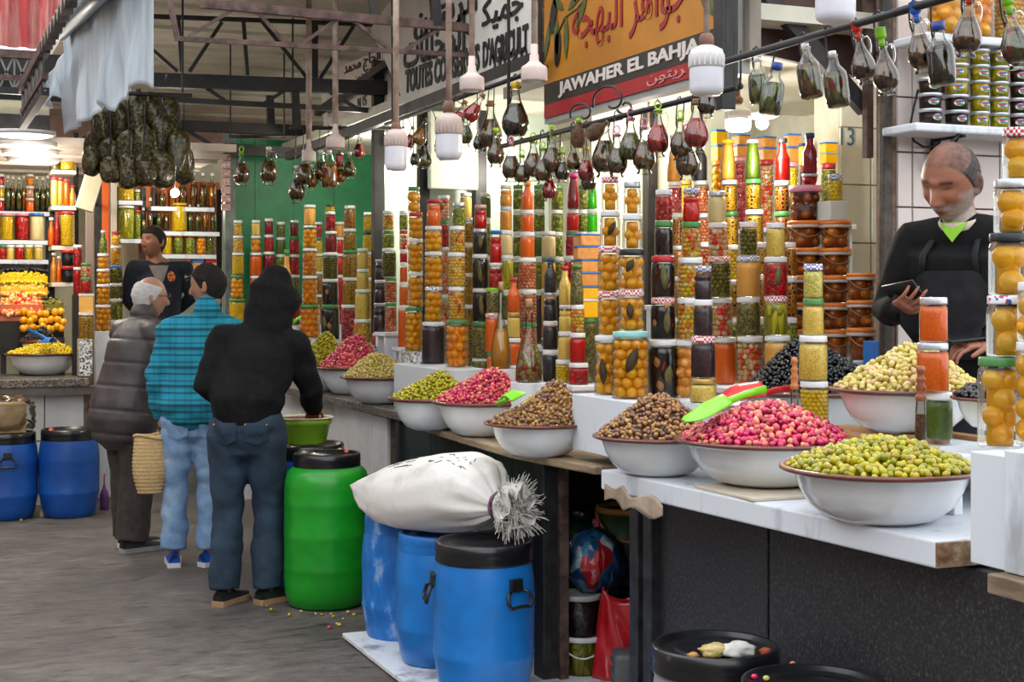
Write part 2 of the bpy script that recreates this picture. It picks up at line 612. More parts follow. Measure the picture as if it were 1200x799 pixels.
# back stall counter that faces up the alley
cD = thing('market_counter', 'back stall counter with a grey stone ledge over large white tiles', 'counter', (0, 0, 0))
DY_ = 11.42
ZD = .97
x0, x1 = atY(-60, 446, DY_).x, atY(104, 446, DY_).x
b = MB(); b.box(((x0 + x1) / 2, DY_ + .42, ZD - .03), (x1 - x0, .9, .06), bev=.005); b.obj('worktop', M_granited, cD)
b = MB(); b.box(((x0 + x1) / 2 + .03, DY_ + .06, ZD - .09), (x1 - x0 + .06, .16, .06)); b.obj('ledge', mat('old_ledge', '#4b4340', '#625954', .7, scale=9), cD)
b = MB(); b.box(((x0 + x1) / 2, DY_ + .3, .44), (x1 - x0, .3, .88)); b.obj('front_wall', M_grout, cD)
tw = atY(95, 480, DY_).x - atY(48, 480, DY_).x
for i in range(5):
 for (z0, z1) in ((0, .13), (.135, .49), (.495, .86)):
  xr = x1 - .02 - i * tw
  b = MB(); b.box((xr - tw / 2, DY_ + .14, (z0 + z1) / 2), (tw - .008, .02, z1 - z0 - .006), bev=.003)
  b.obj('tile', M_tile, cD)
# ------------------------------------------------------------------ walls
# partition behind the near vendor: rows of glazed tiles
PY = 4.5
px0 = atY(1048, 300, PY).x
b = MB(); b.box((px0 + 1.5, PY + .06, 1.6), (3.0, .1, 3.2))
wp = struct(b.obj('wall_right', M_grout))
ts = .208
b0 = MB(); b0.box((0, 0, 0), (ts - .006, .014, ts - .006), bev=.002)
tmesh = b0.mesh('wall_tile', M_tilew)
b1 = MB(); b1.box((0, 0, 0), (.064, .014, ts - .006), bev=.002)
tmesh2 = b1.mesh('wall_tile_cut', M_tilew)
zoff = atY(1070, 243, PY).z % ts
xs = atY(1069, 300, PY).x
for j in range(16):
 z = zoff + ts * (j - .5)
 if z < .1: continue
 o = link('tile', tmesh2, wp, (xs - .035, PY + .005, z))
 for i in range(9):
  o = link('tile', tmesh, wp, (xs + ts * (i + .5), PY + .005 + rnd.uniform(-.001, .001), z))
# post at the end of the partition
pa, pb_ = atY(1035, 300, PY - .02), atY(1048, 300, PY - .02)
b = MB(); b.box(((pa.x + pb_.x) / 2, PY, 1.75), (pb_.x - pa.x - .012, .03, 3.5), bev=.004)
struct(b.obj('trim_2', mat('weathered_steel_post', '#2a2622', '#55493f', .6, scale=18, bmp=.3)))
# white block wall beside the buckets
WY = 5.75
wx0 = atY(984, 300, WY).x
b = MB(); b.box((wx0 + .75, WY + .11, 1.7), (1.5, .2, 3.4))
ww = struct(b.obj('wall_back', M_plaster))
zj = [0, .62, .88] + [atY(1010, y, WY).z for y in (330, 285, 217, 150, 85, 20)]
M_block = mat('pale_block', '#d3d4c8', '#e2e2d8', .6, scale=5, bmp=.1)
M_block2 = mat('pink_block', '#c9b3a8', '#d8c8be', .6, scale=5, bmp=.1)
for k, (z0, z1) in enumerate(zip(zj, zj[1:])):
 for i, (xa, xb) in enumerate(((0, .17), (.175, .75), (.755, 1.4))):
  b = MB(); b.box((wx0 + (xa + xb) / 2, WY, (z0 + z1) / 2), (xb - xa - .005, .02, z1 - z0 - .006), bev=.003)
  b.obj('block', M_block2 if k < 3 else M_block, ww)
t = fit_text(text_mesh('13', mat('blue_paint', '#4a6a86'), extrude=.001), .075, .085)
t.transform(FACE_FRONT)
link('number', t, ww, atY(993, 160, WY - .014))
# inner back walls of the stalls on the right
b = MB(); b.box((4.75, 7.9, 1.6), (.1, 7.6, 3.2)); struct(b.obj('wall_right', M_plaster))
# cross walls between the stalls
def cross(px_a, px_b, Y, name, m, z1=3.2):
 xa, xb = atY(px_a, 300, Y).x, atY(px_b, 300, Y).x
 b = MB(); b.box(((xa + xb) / 2, Y, z1 / 2), (abs(xb - xa), .08, z1))
 return struct(b.obj(name, m))
cross(496, 640, 8.9, 'wall_back', mat('pale_mint_wall', '#d5e2d6', '#c3d2c4', .6, scale=3))
wl = cross(448, 497, 9.6, 'wall_back', mat('mint_wall', '#dfe7da', '#ccd6c8', .6, scale=3))
cross(690, 850, 7.2, 'wall_back', mat('lit_wall', '#dfe0cb', '#cfd0ba', .6, scale=3))
# dark frames of those openings
for px, Y, w in ((443, 9.5, .10), (496, 8.8, .09), (562, 8.8, .10), (762, 7.1, .08)):
 p = atY(px, 300, Y)
 b = MB(); b.box((p.x, p.y, 1.6), (w * .8, .06, 3.2), bev=.004); struct(b.obj('trim_3', M_steel))
# light box (blank pale panel) on the wall
p0, p1 = atY(502, 130, 8.7), atY(559, 223, 8.7)
b = MB(); b.box(((p0.x + p1.x) / 2, 8.7, (p0.z + p1.z) / 2), (p1.x - p0.x, .05, p0.z - p1.z), bev=.01)
tag(b.obj('blank_panel', mat('pale_panel', '#e8efe0', '#dbe6d6', .4, scale=3)), 'blank pale mint panel on the wall above the tall jar stacks', 'panel')
# green sheet wall at the end of the far stall
GY = 12.0
gx0, gx1 = atY(266, 300, GY).x, atY(446, 300, GY).x
gw = cross(266, 446, GY, 'wall_back', M_green, 2.9)
for px in (300, 345, 392):
 p = atY(px, 300, GY - .045)
 b = MB(); b.box((p.x, p.y, 1.45), (.012, .012, 2.9)); b.obj('seam', M_green, gw)
p = atY(269, 300, GY - .1)
b = MB(); b.box((p.x, p.y, 1.5), (.09, .09, 3.0), bev=.005)
struct(b.obj('trim_4', mat('grey_green_post', '#7c8a84', '#5e6a66', .5, scale=9)))
# hanging strip of printed sachets on the post is added later
# far end walls
b = MB(); b.box((2, 15.6, 1.9), (12, .1, 3.8)); struct(b.obj('wall_back', M_pink))
b = MB(); b.box((-2.4, 11, 1.9), (.1, 9, 3.8)); struct(b.obj('wall_left', M_pink))
M_fac = mat('unseen_facade', '#6f6258', '#8f8074', .8, scale=1.5)  # unseen walls opposite and behind the camera, added to shape light and reflections
b = MB(); b.box((-4.2, -1.5, 1.9), (.2, 17, 3.8)); struct(b.obj('wall_left', M_fac))
b = MB(); b.box((1.5, -8.5, 1.7), (11.6, .2, 3.4)); struct(b.obj('wall_front_unseen', M_fac))
# back stall rear wall (orange and cream)
b = MB(); b.box((1.6, 14.3, 1.5), (5.4, .1, 3.0)); struct(b.obj('wall_back', mat('cream_stall_wall', '#d9d2b4', '#c9c2a4', .7, scale=3)))
# ------------------------------------------------------------------ ceilings and roof
def sheet(name, x0, x1, y0, y1, z, m, nseam=0):
 b = MB(); b.box(((x0 + x1) / 2, (y0 + y1) / 2, z + .03), (x1 - x0, y1 - y0, .06))
 o = struct(b.obj(name, m))
 for k in range(1, nseam):
  y = y0 + (y1 - y0) * k / nseam
  b = MB(); b.box(((x0 + x1) / 2, y, z - .01), (x1 - x0, .05, .03)); b.obj('seam', m, o)
 return o
sheet('ceiling', 1.0, 5.0, 7.0, 15.6, 3.45, M_ceil, 11)
sheet('ceiling', 2.85, 5.0, 4.6, 7.0, 2.62, M_plaster)
sheet('ceiling', -2.4, 2.35, 11.3, 14.4, 2.72, mat('stall_ceiling', '#b8a99a', '#cbbdb0', .5, scale=4), 4)
sheet('ceiling', 2.85, 5.0, 7.0, 11.9, 2.80, M_plaster)
# ------------------------------------------------------------------ bowls and heaps of olives
PAL = {
 'green': ['#6f7420', '#8f8f2c', '#a8a23c', '#7d8126', '#b5a548', '#98923a', '#8a7a35'],
 'pink': ['#8a1c3c', '#b0305a', '#c9506c', '#d98a76', '#7a1733', '#c23a62', '#d8a07c', '#a32a50'],
 'brown': ['#6b4a34', '#8a6440', '#a07c50', '#543a34', '#7d5a46', '#b0905a', '#4a3338', '#95704c'],
 'black': ['#0b0d12', '#12141a', '#08090d', '#171a22', '#0e1015'],
 'pale': ['#b3a860', '#c9bd80', '#a49a50', '#cdb890', '#928c42', '#bfae6c', '#b89c7c'],
 'yellow': ['#a8983a', '#b9a848', '#97872e', '#c4b35c', '#8c7c30'],
}
for k, cols in PAL.items():
 boost(piece_mat(k + '_olives', cols, rough=.22 if k != 'black' else .15, coat=.5), 1.0 if k == 'black' else 1.3, 1.2)
OLIVE_WORD = {'green': 'green', 'pink': 'purple-pink', 'brown': 'brown', 'black': 'black', 'pale': 'pale green', 'yellow': 'yellow-green'}
_om = {}
def olive_mesh(kind, L):
 k = (kind, round(L, 4))
 if k not in _om:
  v, f = ico(2)
  b = MB(); b.add(v * np.array((L * .5, L * .395, L * .39)), f)
  _om[k] = b.mesh(kind + '_olive', MATS[kind + '_olives'])
 return _om[k]
def bowl(px, rim_y, rimw, base_y, z, kind, apex, label, L=.024, front=0, px_rim=None, d=None, lean=(0, 0), size=1.0):
 """enamel bowl: centre pixel column, rim row, width in pixels, row of the near edge of its foot, height of what it stands on"""
 if d is None:
  d = dZ(base_y, z)
  for _ in range(3):
   r = rimw / 2 / F * d
   d = dZ(base_y, z) + r * .46
 p = at(px, 400, d); p.z = z
 R = rimw / 2 / F * d * size
 H = max(.09, HC - (rim_y - HY) / F * d - z)
 t = thing('enamel_bowl', label, 'bowl', p, 'enamel bowls of olives')
 b = MB()
 b.lathe([(0, .004), (R * .4, .004), (R * .43, 0), (R * .47, .006), (R * .58, H * .1), (R * .72, H * .32), (R * .81, H * .6), (R * .86, H * .86), (R * .9, H * .93), (R * .99, H * .985),
             (R * .99, H * .992), (R * .86, H * .9), (R * .5, H * .25), (0, H * .2)], 48)
 b.obj('basin', M_white, t)
 b = MB()
 prof = [(R * .885, H * .905), (R * .975, H * .935), (R * 1.012, H * .965), (R * 1.012, H * 1.01), (R * .985, H * 1.035), (R * .88, H * .99), (R * .885, H * .905)]
 b.lathe(prof, 48)
 b.obj('rim', M_rim, t)
 # the heap
 hz = HC - (apex[1] - HY) / F * d - (z + H)
 ax = apex[0] - px
 side = Vector((CS, -SN, 0)) * (ax / F * d)
 r0 = R * .90
 rs = random.Random(int(px * 7 + rim_y))
 def surf(x, y):
  # skewed rounded cone
  dx, dy = x - side.x * max(0, 1 - math.hypot(x, y) / r0), y - side.y * max(0, 1 - math.hypot(x, y) / r0)
  q = math.hypot(dx, dy) / r0
  return H * .97 + hz * max(0, 1 - q ** 1.12) * (1 - .12 * math.exp(-(q / .16) ** 2)) + .006
 n = int(pi * r0 * sqrt(r0 * r0 + hz * hz) / (L * L * .62))
 v0, f0 = ico(1 if L / d * F < 8.2 else 2)
 P = []
 for i in range(n):
  q = sqrt((i + .5) / n); w = i * 2.39996
  P.append((r0 * q * cos(w) + rs.uniform(-.3, .3) * L, r0 * q * sin(w) + rs.uniform(-.3, .3) * L))
 pts = [(x, y, surf(x, y) + rs.uniform(-.004, .006)) for x, y in P]
 for k in range(n // 3):
  q = sqrt(rs.random()); w = rs.uniform(0, 6.28)
  x, y = r0 * .97 * q * cos(w), r0 * .97 * q * sin(w)
  pts.append((x, y, surf(x, y) + L * rs.uniform(.2, .55)))
 view = VIEW(px)
 single = []
 if front:
  pts.sort(key=lambda c: c[0] * view.x + c[1] * view.y - .6 * c[2])
  single, pts = pts[:front], pts[front:]
 b = MB()
 b.lathe([(0, H * .6), (r0 * .6, H * .8), (r0 * .93, H * .955)] + [(r0 * q, H * .97 + hz * (1 - q ** 1.12) - L * .45) for q in (.9, .75, .6, .45, .3, .15)] + [(0, H * .97 + hz * .9 - L * .5)], 32,
   M=Matrix(((1, 0, side.x * .8 / max(hz, .01), -side.x * .8 / max(hz, .01) * H), (0, 1, side.y * .8 / max(hz, .01), -side.y * .8 / max(hz, .01) * H), (0, 0, 1, 0), (0, 0, 0, 1))))
 V, FF = [], []
 nv = len(v0)
 fa_ = np.array(f0)
 for c in pts:
  q = Quaternion((rs.gauss(0, 1), rs.gauss(0, 1), rs.gauss(0, 1), rs.gauss(0, 1))).normalized().to_matrix()
  s = L * rs.uniform(.84, 1.12)
  V.append((v0 * np.array((s * .5, s * .4, s * .39))) @ np.array(q).T + np.array(c))
 b.add(np.concatenate(V), np.concatenate([fa_ + nv * i for i in range(len(V))]).tolist())
 o = b.obj('olive_heap', MATS[kind + '_olives'], None, p)
 w = OLIVE_WORD[kind]
 tag(o, f'heap of {w} olives filling the {label}'.replace('white enamel bowl', 'bowl')[:120], 'olives', None, 'stuff')
 me = olive_mesh(kind, L)
 for c in single:
  e = link(kind + '_olive', me, None, p + Vector(c))
  q = Quaternion((rs.gauss(0, 1), rs.gauss(0, 1), rs.gauss(0, 1), rs.gauss(0, 1))).normalized()
  e.rotation_mode = 'QUATERNION'; e.rotation_quaternion = q
  s = rs.uniform(.86, 1.12); e.scale = (s, s, s)
  tag(e, f'glossy {w} olive heaped in the {label}'[:110], 'olive', f'{w} olives heaped in front')
 return p, R, H, hz
ZS = 1.18      # raised step behind the near bowls
B8 = bowl(1032, 547, 232, 618, ZA, 'green', (1040, 511), 'nearest white enamel bowl', .0235, 300)
B7 = bowl(898, 514, 214, 573, ZA + .013, 'pink', (900, 468), 'white enamel bowl holding the green scoop', .023, 300)
B6 = bowl(770, 510, 150, 560, ZA, 'brown', (772, 459), 'white enamel bowl in front of the lemon jars', .021)
B5 = bowl(631, 495, 127, 537, ZM, 'brown', (662, 441), 'white enamel bowl over the tied sack', .021)
B4 = bowl(566, 470, 120, 513, ZM, 'pink', (580, 428), 'white enamel bowl under the pickle carafe', .021)
B3 = bowl(505, 466, 100, 505, ZM, 'green', (520, 433), 'white enamel bowl next to the granite post', .021)
B2 = bowl(446, 441, 94, 474, ZM, 'pale', (440, 412), 'white enamel bowl above the white tile panel', .022)
B1 = bowl(413, 430, 84, 463, ZM, 'pink', (418, 389), 'white enamel bowl third along the far counter', .023)
B0 = bowl(380, 429, 66, 459, ZM, 'green', (383, 385), 'white enamel bowl farthest along the counter', .023)
B9 = bowl(957, 457, 183, 0, 1.085, 'black', (940, 392), 'white enamel bowl behind the cream jars', .021, d=5.35)
B10 = bowl(1062, 455, 177, 0, ZS, 'pale', (1075, 400), 'white enamel bowl before the near vendor', .024, d=4.5)
B12 = bowl(50, 414, 85, 440, ZD, 'yellow', (62, 398), 'white enamel bowl on the back stall ledge', .024)
B11 = bowl(1172, 472, 112, 0, ZS + .045, 'black', (1190, 428), 'small bowl of black olives beside the right crate', .02, d=4.05)
# ------------------------------------------------------------------ steps and crates that carry the jars
def step(label, X, px_far, px_near, top, depth=.3, legs_to=.98, m=None, dpt=None, name='display_step', cat='shelf'):
 p0, p1 = atX(px_far, 400, X), atX(px_near, 400, X)
 t = thing(name, label, cat, (X, (p0.y + p1.y) / 2, 0))
 L = abs(p0.y - p1.y)
 b = MB(); b.box((0, 0, top - .0125), (depth, L, .025), bev=.004); b.obj('board', m or M_wpaint, t)
 n = max(2, int(L / 1.0) + 1)
 for i in range(n):
  y = -L / 2 + .04 + (L - .08) * i / (n - 1)
  b = MB(); b.box((0, y, (top - .025 + legs_to) / 2), (depth * .9, .04, top - .025 - legs_to))
  b.obj('support', m or M_wpaint, t)
 return t
def crate(label, c, dims, m=None, rz=0):
 t = thing('painted_crate', label, 'crate', c, None, rz)
 x, y, z = dims
 b = MB(); b.box((0, 0, z / 2), (x - .02, y - .02, z - .004)); b.obj('core', m or M_wpaint, t)
 for k, (cx, cy, dx, dy) in enumerate(((-x / 2 + .006, 0, .012, y), (x / 2 - .006, 0, .012, y), (0, -y / 2 + .006, x - .026, .012), (0, y / 2 - .006, x - .026, .012))):
  b = MB(); b.box((cx, cy, z / 2), (dx, dy, z), bev=.003); b.obj('side_board', m or M_wpaint, t)
 b = MB(); b.box((0, 0, z - .006), (x - .03, y - .03, .014), bev=.002); b.obj('top_board', m or M_wpaint, t)
 return t
A1X, A1Z = 2.5, 1.215
q0, q1 = atX(704, 500, A1X), atX(762, 500, A1X)
crate('white painted crate under the two lemon stacks', (A1X - .015, (q0.y + q1.y) / 2 - .02, ZA), (.19, abs(q0.y - q1.y) + .1, A1Z - ZA))
q0, q1 = atX(766, 500, A1X + .08), atX(835, 500, A1X + .08)
crate('low white crate behind the brown olives', (A1X + .195, (q0.y + q1.y) / 2 + .06, ZA), (.215, abs(q0.y - q1.y) + .16, A1Z - ZA))
step('white step board under the row of jars behind the black olives', 3.16, 832, 905, 1.225, .22)
step('low white step board that carries the black olive bowl', 3.08, 905, 1010, 1.085, .5, legs_to=.998)
# step under the pale olives and the orange jars
c_ = atX(1062, 480, 2.86)
t = thing('display_step', 'white raised step under the pale olives', 'shelf', (2.84, 3.56, 0))
b = MB(); b.box((0, 0, ZS - .03), (.46, .78, .03), bev=.004); b.obj('board', M_wpaint, t)
for sx in (-.2, .2):
 b = MB(); b.box((sx, 0, (ZA + ZS - .045) / 2), (.03, .74, ZS - .045 - ZA), bev=.003); b.obj('support', M_wpaint, t)
for k in range(3):
 b = MB(); b.box((-.19 + .15 * k, .14, ZS - .0077), (.05, .5, .0145), bev=.002); b.obj('slat', M_wood, t)
step('white back step under the orange lidded buckets', 3.47, 915, 1026, 1.345, .24, legs_to=0)
step('low back step under the narrow columns', 3.325, 780, 935, 1.0, .1, legs_to=0)
step('tall back shelf board under the sauce bottles', 3.62, 775, 930, 1.55, .22, legs_to=0)
step('middle white step under the jar stacks behind the pink olives', 2.98, 548, 705, 1.18, .3, legs_to=.96)
step('upper step at the back of the middle stall', 3.3, 540, 722, 1.32, .26, legs_to=0)
q0, q1 = atX(492, 430, 2.72), atX(548, 430, 2.72)
crate('white crate under the dark jar and the lemon jar', (2.70, (q0.y + q1.y) / 2, ZM), (.26, abs(q0.y - q1.y) + .05, 1.6 - 82 / F * dX(520, 2.75) - ZM))
CRB = 1.6 - 82 / F * dX(520, 2.75)
p = atX(482, 440, 2.66)
GZB = 1.6 - 66 / F * dX(485, 2.7)
b = MB(); b.box((p.x + .06, p.y, (ZM + GZB) / 2), (.16, .22, GZB - ZM), bev=.004)
tag(b.obj('granite_block', M_granite), 'short speckled granite post carrying the left lemon stack', 'stone block')
C1X = 2.9
C1Z = 1.6 - 50 / F * dX(370, C1X)
q0, q1 = atX(357, 400, C1X), atX(421, 400, C1X)
b = MB(); b.box((C1X + .03, (q0.y + q1.y) / 2, (ZM + C1Z) / 2), (.24, abs(q0.y - q1.y) + .1, C1Z - ZM), bev=.004)
tag(b.obj('granite_ledge', M_granite), 'long speckled granite ledge under the far jar stacks', 'stone ledge')
q0, q1 = atX(418, 400, 2.86), atX(450, 400, 2.86)
b = MB(); b.box((2.86, q0.y * .42 + q1.y * .58, (ZM + C1Z) / 2), (.18, abs(q0.y - q1.y) * .8, C1Z - ZM), bev=.004)
tag(b.obj('granite_ledge', M_granite), 'short granite ledge under the cream and purple far stacks', 'stone ledge')
C2Y = 11.5
b = MB(); xa, xb = atY(268, 380, C2Y).x, atY(440, 380, C2Y).x
b.box(((xa + xb) / 2 + .2, C2Y, .68), (xb - xa + .4, .36, 1.36)); tag(b.obj('display_step', M_wpaint), 'white step against the green wall', 'shelf')
step('white back step along the far stall', 3.18, 420, 446, 1.36, .2, legs_to=0)
step('small white step beside the mint wall', 2.88, 450, 464, 1.36, .14, legs_to=.96)
# ------------------------------------------------------------------ jars
CT = {}
def ct(name, m, phrase, pieces=None):
 CT[name] = (m, phrase, pieces)
 boost(m, 1.6, 1.18)
ct('lemon', mat('lemon_brine', '#8a5a10', '#9a6a14', .3, scale=20), 'preserved lemon jar', ('lemon_piece', .0225))  # brine core darkened as shade so the lemons separate
piece_mat('lemon_piece', ['#e0a01e', '#e8ac28', '#d6941a', '#eab438', '#dfa42e'], rough=.35, coat=.3)
ct('lemonp', mat('lemon_brine_pale', '#9a6e20', '#aa7e2c', .3, scale=20), 'pale preserved lemon jar', ('lemonp_piece', .03))
piece_mat('lemonp_piece', ['#dfa434', '#e6b044', '#d6982a', '#e8b858'], rough=.35, coat=.3)
ct('peach', mat('peach_brine', '#a06a30', '#b88040', .3), 'jar of brown preserved fruit', ('peach_piece', .022))
piece_mat('peach_piece', ['#b5763a', '#c98a48', '#a8682e', '#d09a58'], rough=.3)
ct('orange', mat('orange_brine', '#b8741a', '#cf8a20', .3), 'jar of orange preserved citrus', ('orange_piece', .024))
piece_mat('orange_piece', ['#dd8f1c', '#e8a02c', '#d08018', '#e9ae44'], rough=.35)
ct('black', mat('black_olive_brine', '#0e0b0c', '#1e1617', .2, scale=40, coat=.4), 'jar of dark olives with bay leaf')
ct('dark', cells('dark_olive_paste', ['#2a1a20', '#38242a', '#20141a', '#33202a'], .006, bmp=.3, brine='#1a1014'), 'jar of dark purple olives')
ct('blackp', cells('black_paste', ['#17171c', '#222228', '#101014', '#2a2a30'], .006, bmp=.4), 'jar of black paste')
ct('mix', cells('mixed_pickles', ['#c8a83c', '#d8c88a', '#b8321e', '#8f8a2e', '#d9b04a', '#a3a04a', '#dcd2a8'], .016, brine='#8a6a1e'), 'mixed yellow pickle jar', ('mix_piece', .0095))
piece_mat('mix_piece', ['#c8a83c', '#d8c47a', '#b8321e', '#9a8a2e', '#d9b04a', '#c09238', '#dcc890'], rough=.3)
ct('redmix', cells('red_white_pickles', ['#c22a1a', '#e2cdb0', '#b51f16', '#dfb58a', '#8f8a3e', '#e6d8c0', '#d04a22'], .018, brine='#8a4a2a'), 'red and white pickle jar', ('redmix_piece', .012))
piece_mat('redmix_piece', ['#c22a1a', '#e2cdb0', '#b51f16', '#dfb58a', '#8f8a3e', '#e6d8c0', '#d9752a'], rough=.3)
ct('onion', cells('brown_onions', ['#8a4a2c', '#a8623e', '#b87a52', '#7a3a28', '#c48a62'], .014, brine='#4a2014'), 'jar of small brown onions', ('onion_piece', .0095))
piece_mat('onion_piece', ['#9a5038', '#b56a4a', '#c88464', '#8a4030', '#d29a7a'], rough=.3)
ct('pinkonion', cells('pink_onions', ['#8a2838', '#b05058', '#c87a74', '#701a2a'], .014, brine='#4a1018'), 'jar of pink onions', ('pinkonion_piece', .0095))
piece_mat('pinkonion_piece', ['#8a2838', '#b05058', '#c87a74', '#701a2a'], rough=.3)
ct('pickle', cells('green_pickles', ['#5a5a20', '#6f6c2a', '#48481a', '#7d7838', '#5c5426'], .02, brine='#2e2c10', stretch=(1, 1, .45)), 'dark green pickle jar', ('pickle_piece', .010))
piece_mat('pickle_piece', ['#4c4c1c', '#625f26', '#3c3c16', '#716a32', '#554d22'], rough=.25)
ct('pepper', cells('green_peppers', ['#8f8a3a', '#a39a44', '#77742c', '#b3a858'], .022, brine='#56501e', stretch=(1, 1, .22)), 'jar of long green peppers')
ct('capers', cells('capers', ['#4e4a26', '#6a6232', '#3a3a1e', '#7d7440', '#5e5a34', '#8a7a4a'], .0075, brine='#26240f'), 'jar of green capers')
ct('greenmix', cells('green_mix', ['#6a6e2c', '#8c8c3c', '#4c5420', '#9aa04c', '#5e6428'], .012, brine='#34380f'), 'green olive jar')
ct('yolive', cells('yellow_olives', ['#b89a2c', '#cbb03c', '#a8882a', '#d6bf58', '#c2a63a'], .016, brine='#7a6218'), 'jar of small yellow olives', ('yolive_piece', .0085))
piece_mat('yolive_piece', ['#c2a62c', '#d4ba3c', '#b3922a', '#dcc658'], rough=.3)
ct('cream', mat('cream_sauce', '#c9ac64', '#d6bd7c', .45, scale=60, bmp=.1), 'jar of cream coloured sauce')
ct('mustard', cells('grainy_mustard', ['#bfa55a', '#d0b870', '#a88e46', '#c8b066', '#d8c488'], .004, bmp=.3), 'jar of grainy mustard')
ct('white', mat('white_sauce', '#cdb98e', '#d9c8a2', .45, scale=50), 'jar of pale garlic sauce')
ct('peachc', mat('peach_cream', '#d0a05c', '#dcb074', .45, scale=40, bmp=.1), 'jar of pale orange cream')
ct('palegreen', cells('pale_green_paste', ['#a8a05c', '#b8b070', '#98924e', '#c4ba80'], .004, bmp=.3), 'jar of pale green paste')
ct('carrot', cells('carrot_puree', ['#c9601a', '#d8701f', '#b85416', '#de7f2c'], .003, bmp=.25), 'jar of orange carrot puree')
ct('osauce', mat('orange_sauce', '#d9660f', '#e57a1c', .35, scale=30, coat=.3), 'jar of bright orange sauce')
ct('harissa', cells('red_harissa', ['#9a1a12', '#b3221a', '#86140f', '#c0362a'], .003, bmp=.2), 'jar of red harissa')
ct('red', mat('red_sauce', '#8f0f16', '#a8161c', .25, scale=30, coat=.4), 'jar of deep red sauce')
ct('redp', cells('red_peppers', ['#a3181a', '#8a1014', '#bf2c22', '#7a0d12'], .02, brine='#5a0a0e'), 'jar of red peppers')
ct('bottlered', mat('bottle_red_dark', '#5c0f1c', '#7a1826', .2, scale=25, coat=.4), 'jar of dark red beet')
ct('greensauce', mat('green_herb_sauce', '#3c4a1c', '#4c5a26', .35, scale=40), 'jar of green herb sauce')
ct('lime', mat('bright_green_sauce', '#3f9a1c', '#52b02a', .3, scale=30), 'jar of bright green syrup')
ct('tan', mat('tan_sauce', '#a8763e', '#b98850', .4, scale=40), 'jar of tan sauce')
ct('stuffed', dots('stuffed_olives', '#b8984e', '#3a0c04', .0175, frac=.46, base2='#7a5a24'), 'jar of stuffed olives')
ct('stuffedo', dots('stuffed_olives_orange', '#b58a50', '#4a1006', .0175, frac=.46, base2='#744a20'), 'jar of orange stuffed olives')
ct('plum', mat('plum_brine', '#3a1a12', '#5a2a18', .2, coat=.4), 'tub of dark brown preserved fruit', ('plum_piece', .021))
piece_mat('plum_piece', ['#5a2a14', '#7a3c18', '#8f4c1e', '#46200f', '#a05c26'], rough=.18, coat=.6)
ct('figs', mat('fig_brine', '#6a3312', '#83451a', .2, coat=.4), 'bucket of brown preserved lemons', ('figs_piece', .026))
piece_mat('figs_piece', ['#8a4a16', '#a35c1c', '#75390f', '#b56f28', '#94521a'], rough=.18, coat=.6)
ct('tanbox', mat('tan_sweets', '#9a6a3e', '#ad7d4e', .5, scale=40), 'tan plastic box')
ct('ybox', mat('yellow_spice', '#d2a017', '#dfb128', .5, scale=40), 'yellow plastic box')
ct('oil', mat('golden_oil', '#b8861a', '#a8741a', .1, scale=6, coat=.6), 'jar of golden oil')
for _k in list(CT):
 if CT[_k][2]: boost(MATS[CT[_k][2][0]], 1.65, 1.15)
LD = {}
def ld(name, m, phrase): LD[name] = (m, phrase)
ld('white', mat('white_lid', '#e4e4e4', '#d4d4d6', .35, scale=8), 'white lid')
ld('green', mat('green_lid', '#3d7a3c', '#4e8a48', .35, scale=8), 'green lid')
ld('red', mat('red_lid', '#b3202a', '#c22e36', .35, scale=8), 'red lid')
ld('silver', mat('silver_lid', '#c3c6cb', None, .3, metal=.6), 'silver lid')
ld('gold', mat('gold_lid', '#bfa15a', None, .35, metal=.6), 'brassy lid')
ld('redcheck', check_mat('red_check_lid', '#c0253f', '#f2e9e9', .0085), 'red checked lid')
ld('bluecheck', check_mat('blue_check_lid', '#5a6fa8', '#f0f0f4', .007), 'blue checked lid')
ld('fruit', cells('printed_lid', ['#f0eef0', '#3c5aa8', '#f2f0f2', '#c83a4a', '#f0eef0', '#e8e8ee'], .008, bmp=0), 'printed lid')
ld('teal', mat('teal_lid', '#7fc0bc', '#8fcac6', .35, scale=8), 'pale teal lid')
ld('black', mat('black_lid', '#202226', None, .35), 'dark lid')
ld('blue', mat('blue_lid', '#2a6fc0', None, .35), 'blue lid')
ld('navy', mat('navy_lid', '#22356e', None, .35), 'navy cap')
ld('pink', mat('pink_lid', '#d98aa0', '#e09aae', .4), 'pink lid')
ld('orange', mat('orange_lid', '#d9701c', '#e2802c', .35), 'orange lid')
ld('yellow', mat('yellow_lid', '#cfa020', None, .35), 'yellow cap')
ld('lime', mat('lime_lid', '#8fbf2a', None, .35), 'lime green lid')
ld('magenta', mat('magenta_lid', '#d02a8a', None, .35), 'magenta cap')
G = glass_mat('jar_glass', '#fbfdfb', .7, .04)
GP = glass_mat('clear_plastic', '#f2f4f2', .8, .12)
M_leaf = mat('bay_leaf', '#6f6a3a', '#8f8450', .55, scale=30)
M_dleaf = mat('dark_bay_leaf', '#4a3c26', '#5e4a30', .55, scale=30)
M_chili = mat('red_chili', '#a81016', '#c01c1c', .2, coat=.5, scale=20)
_jc = {}
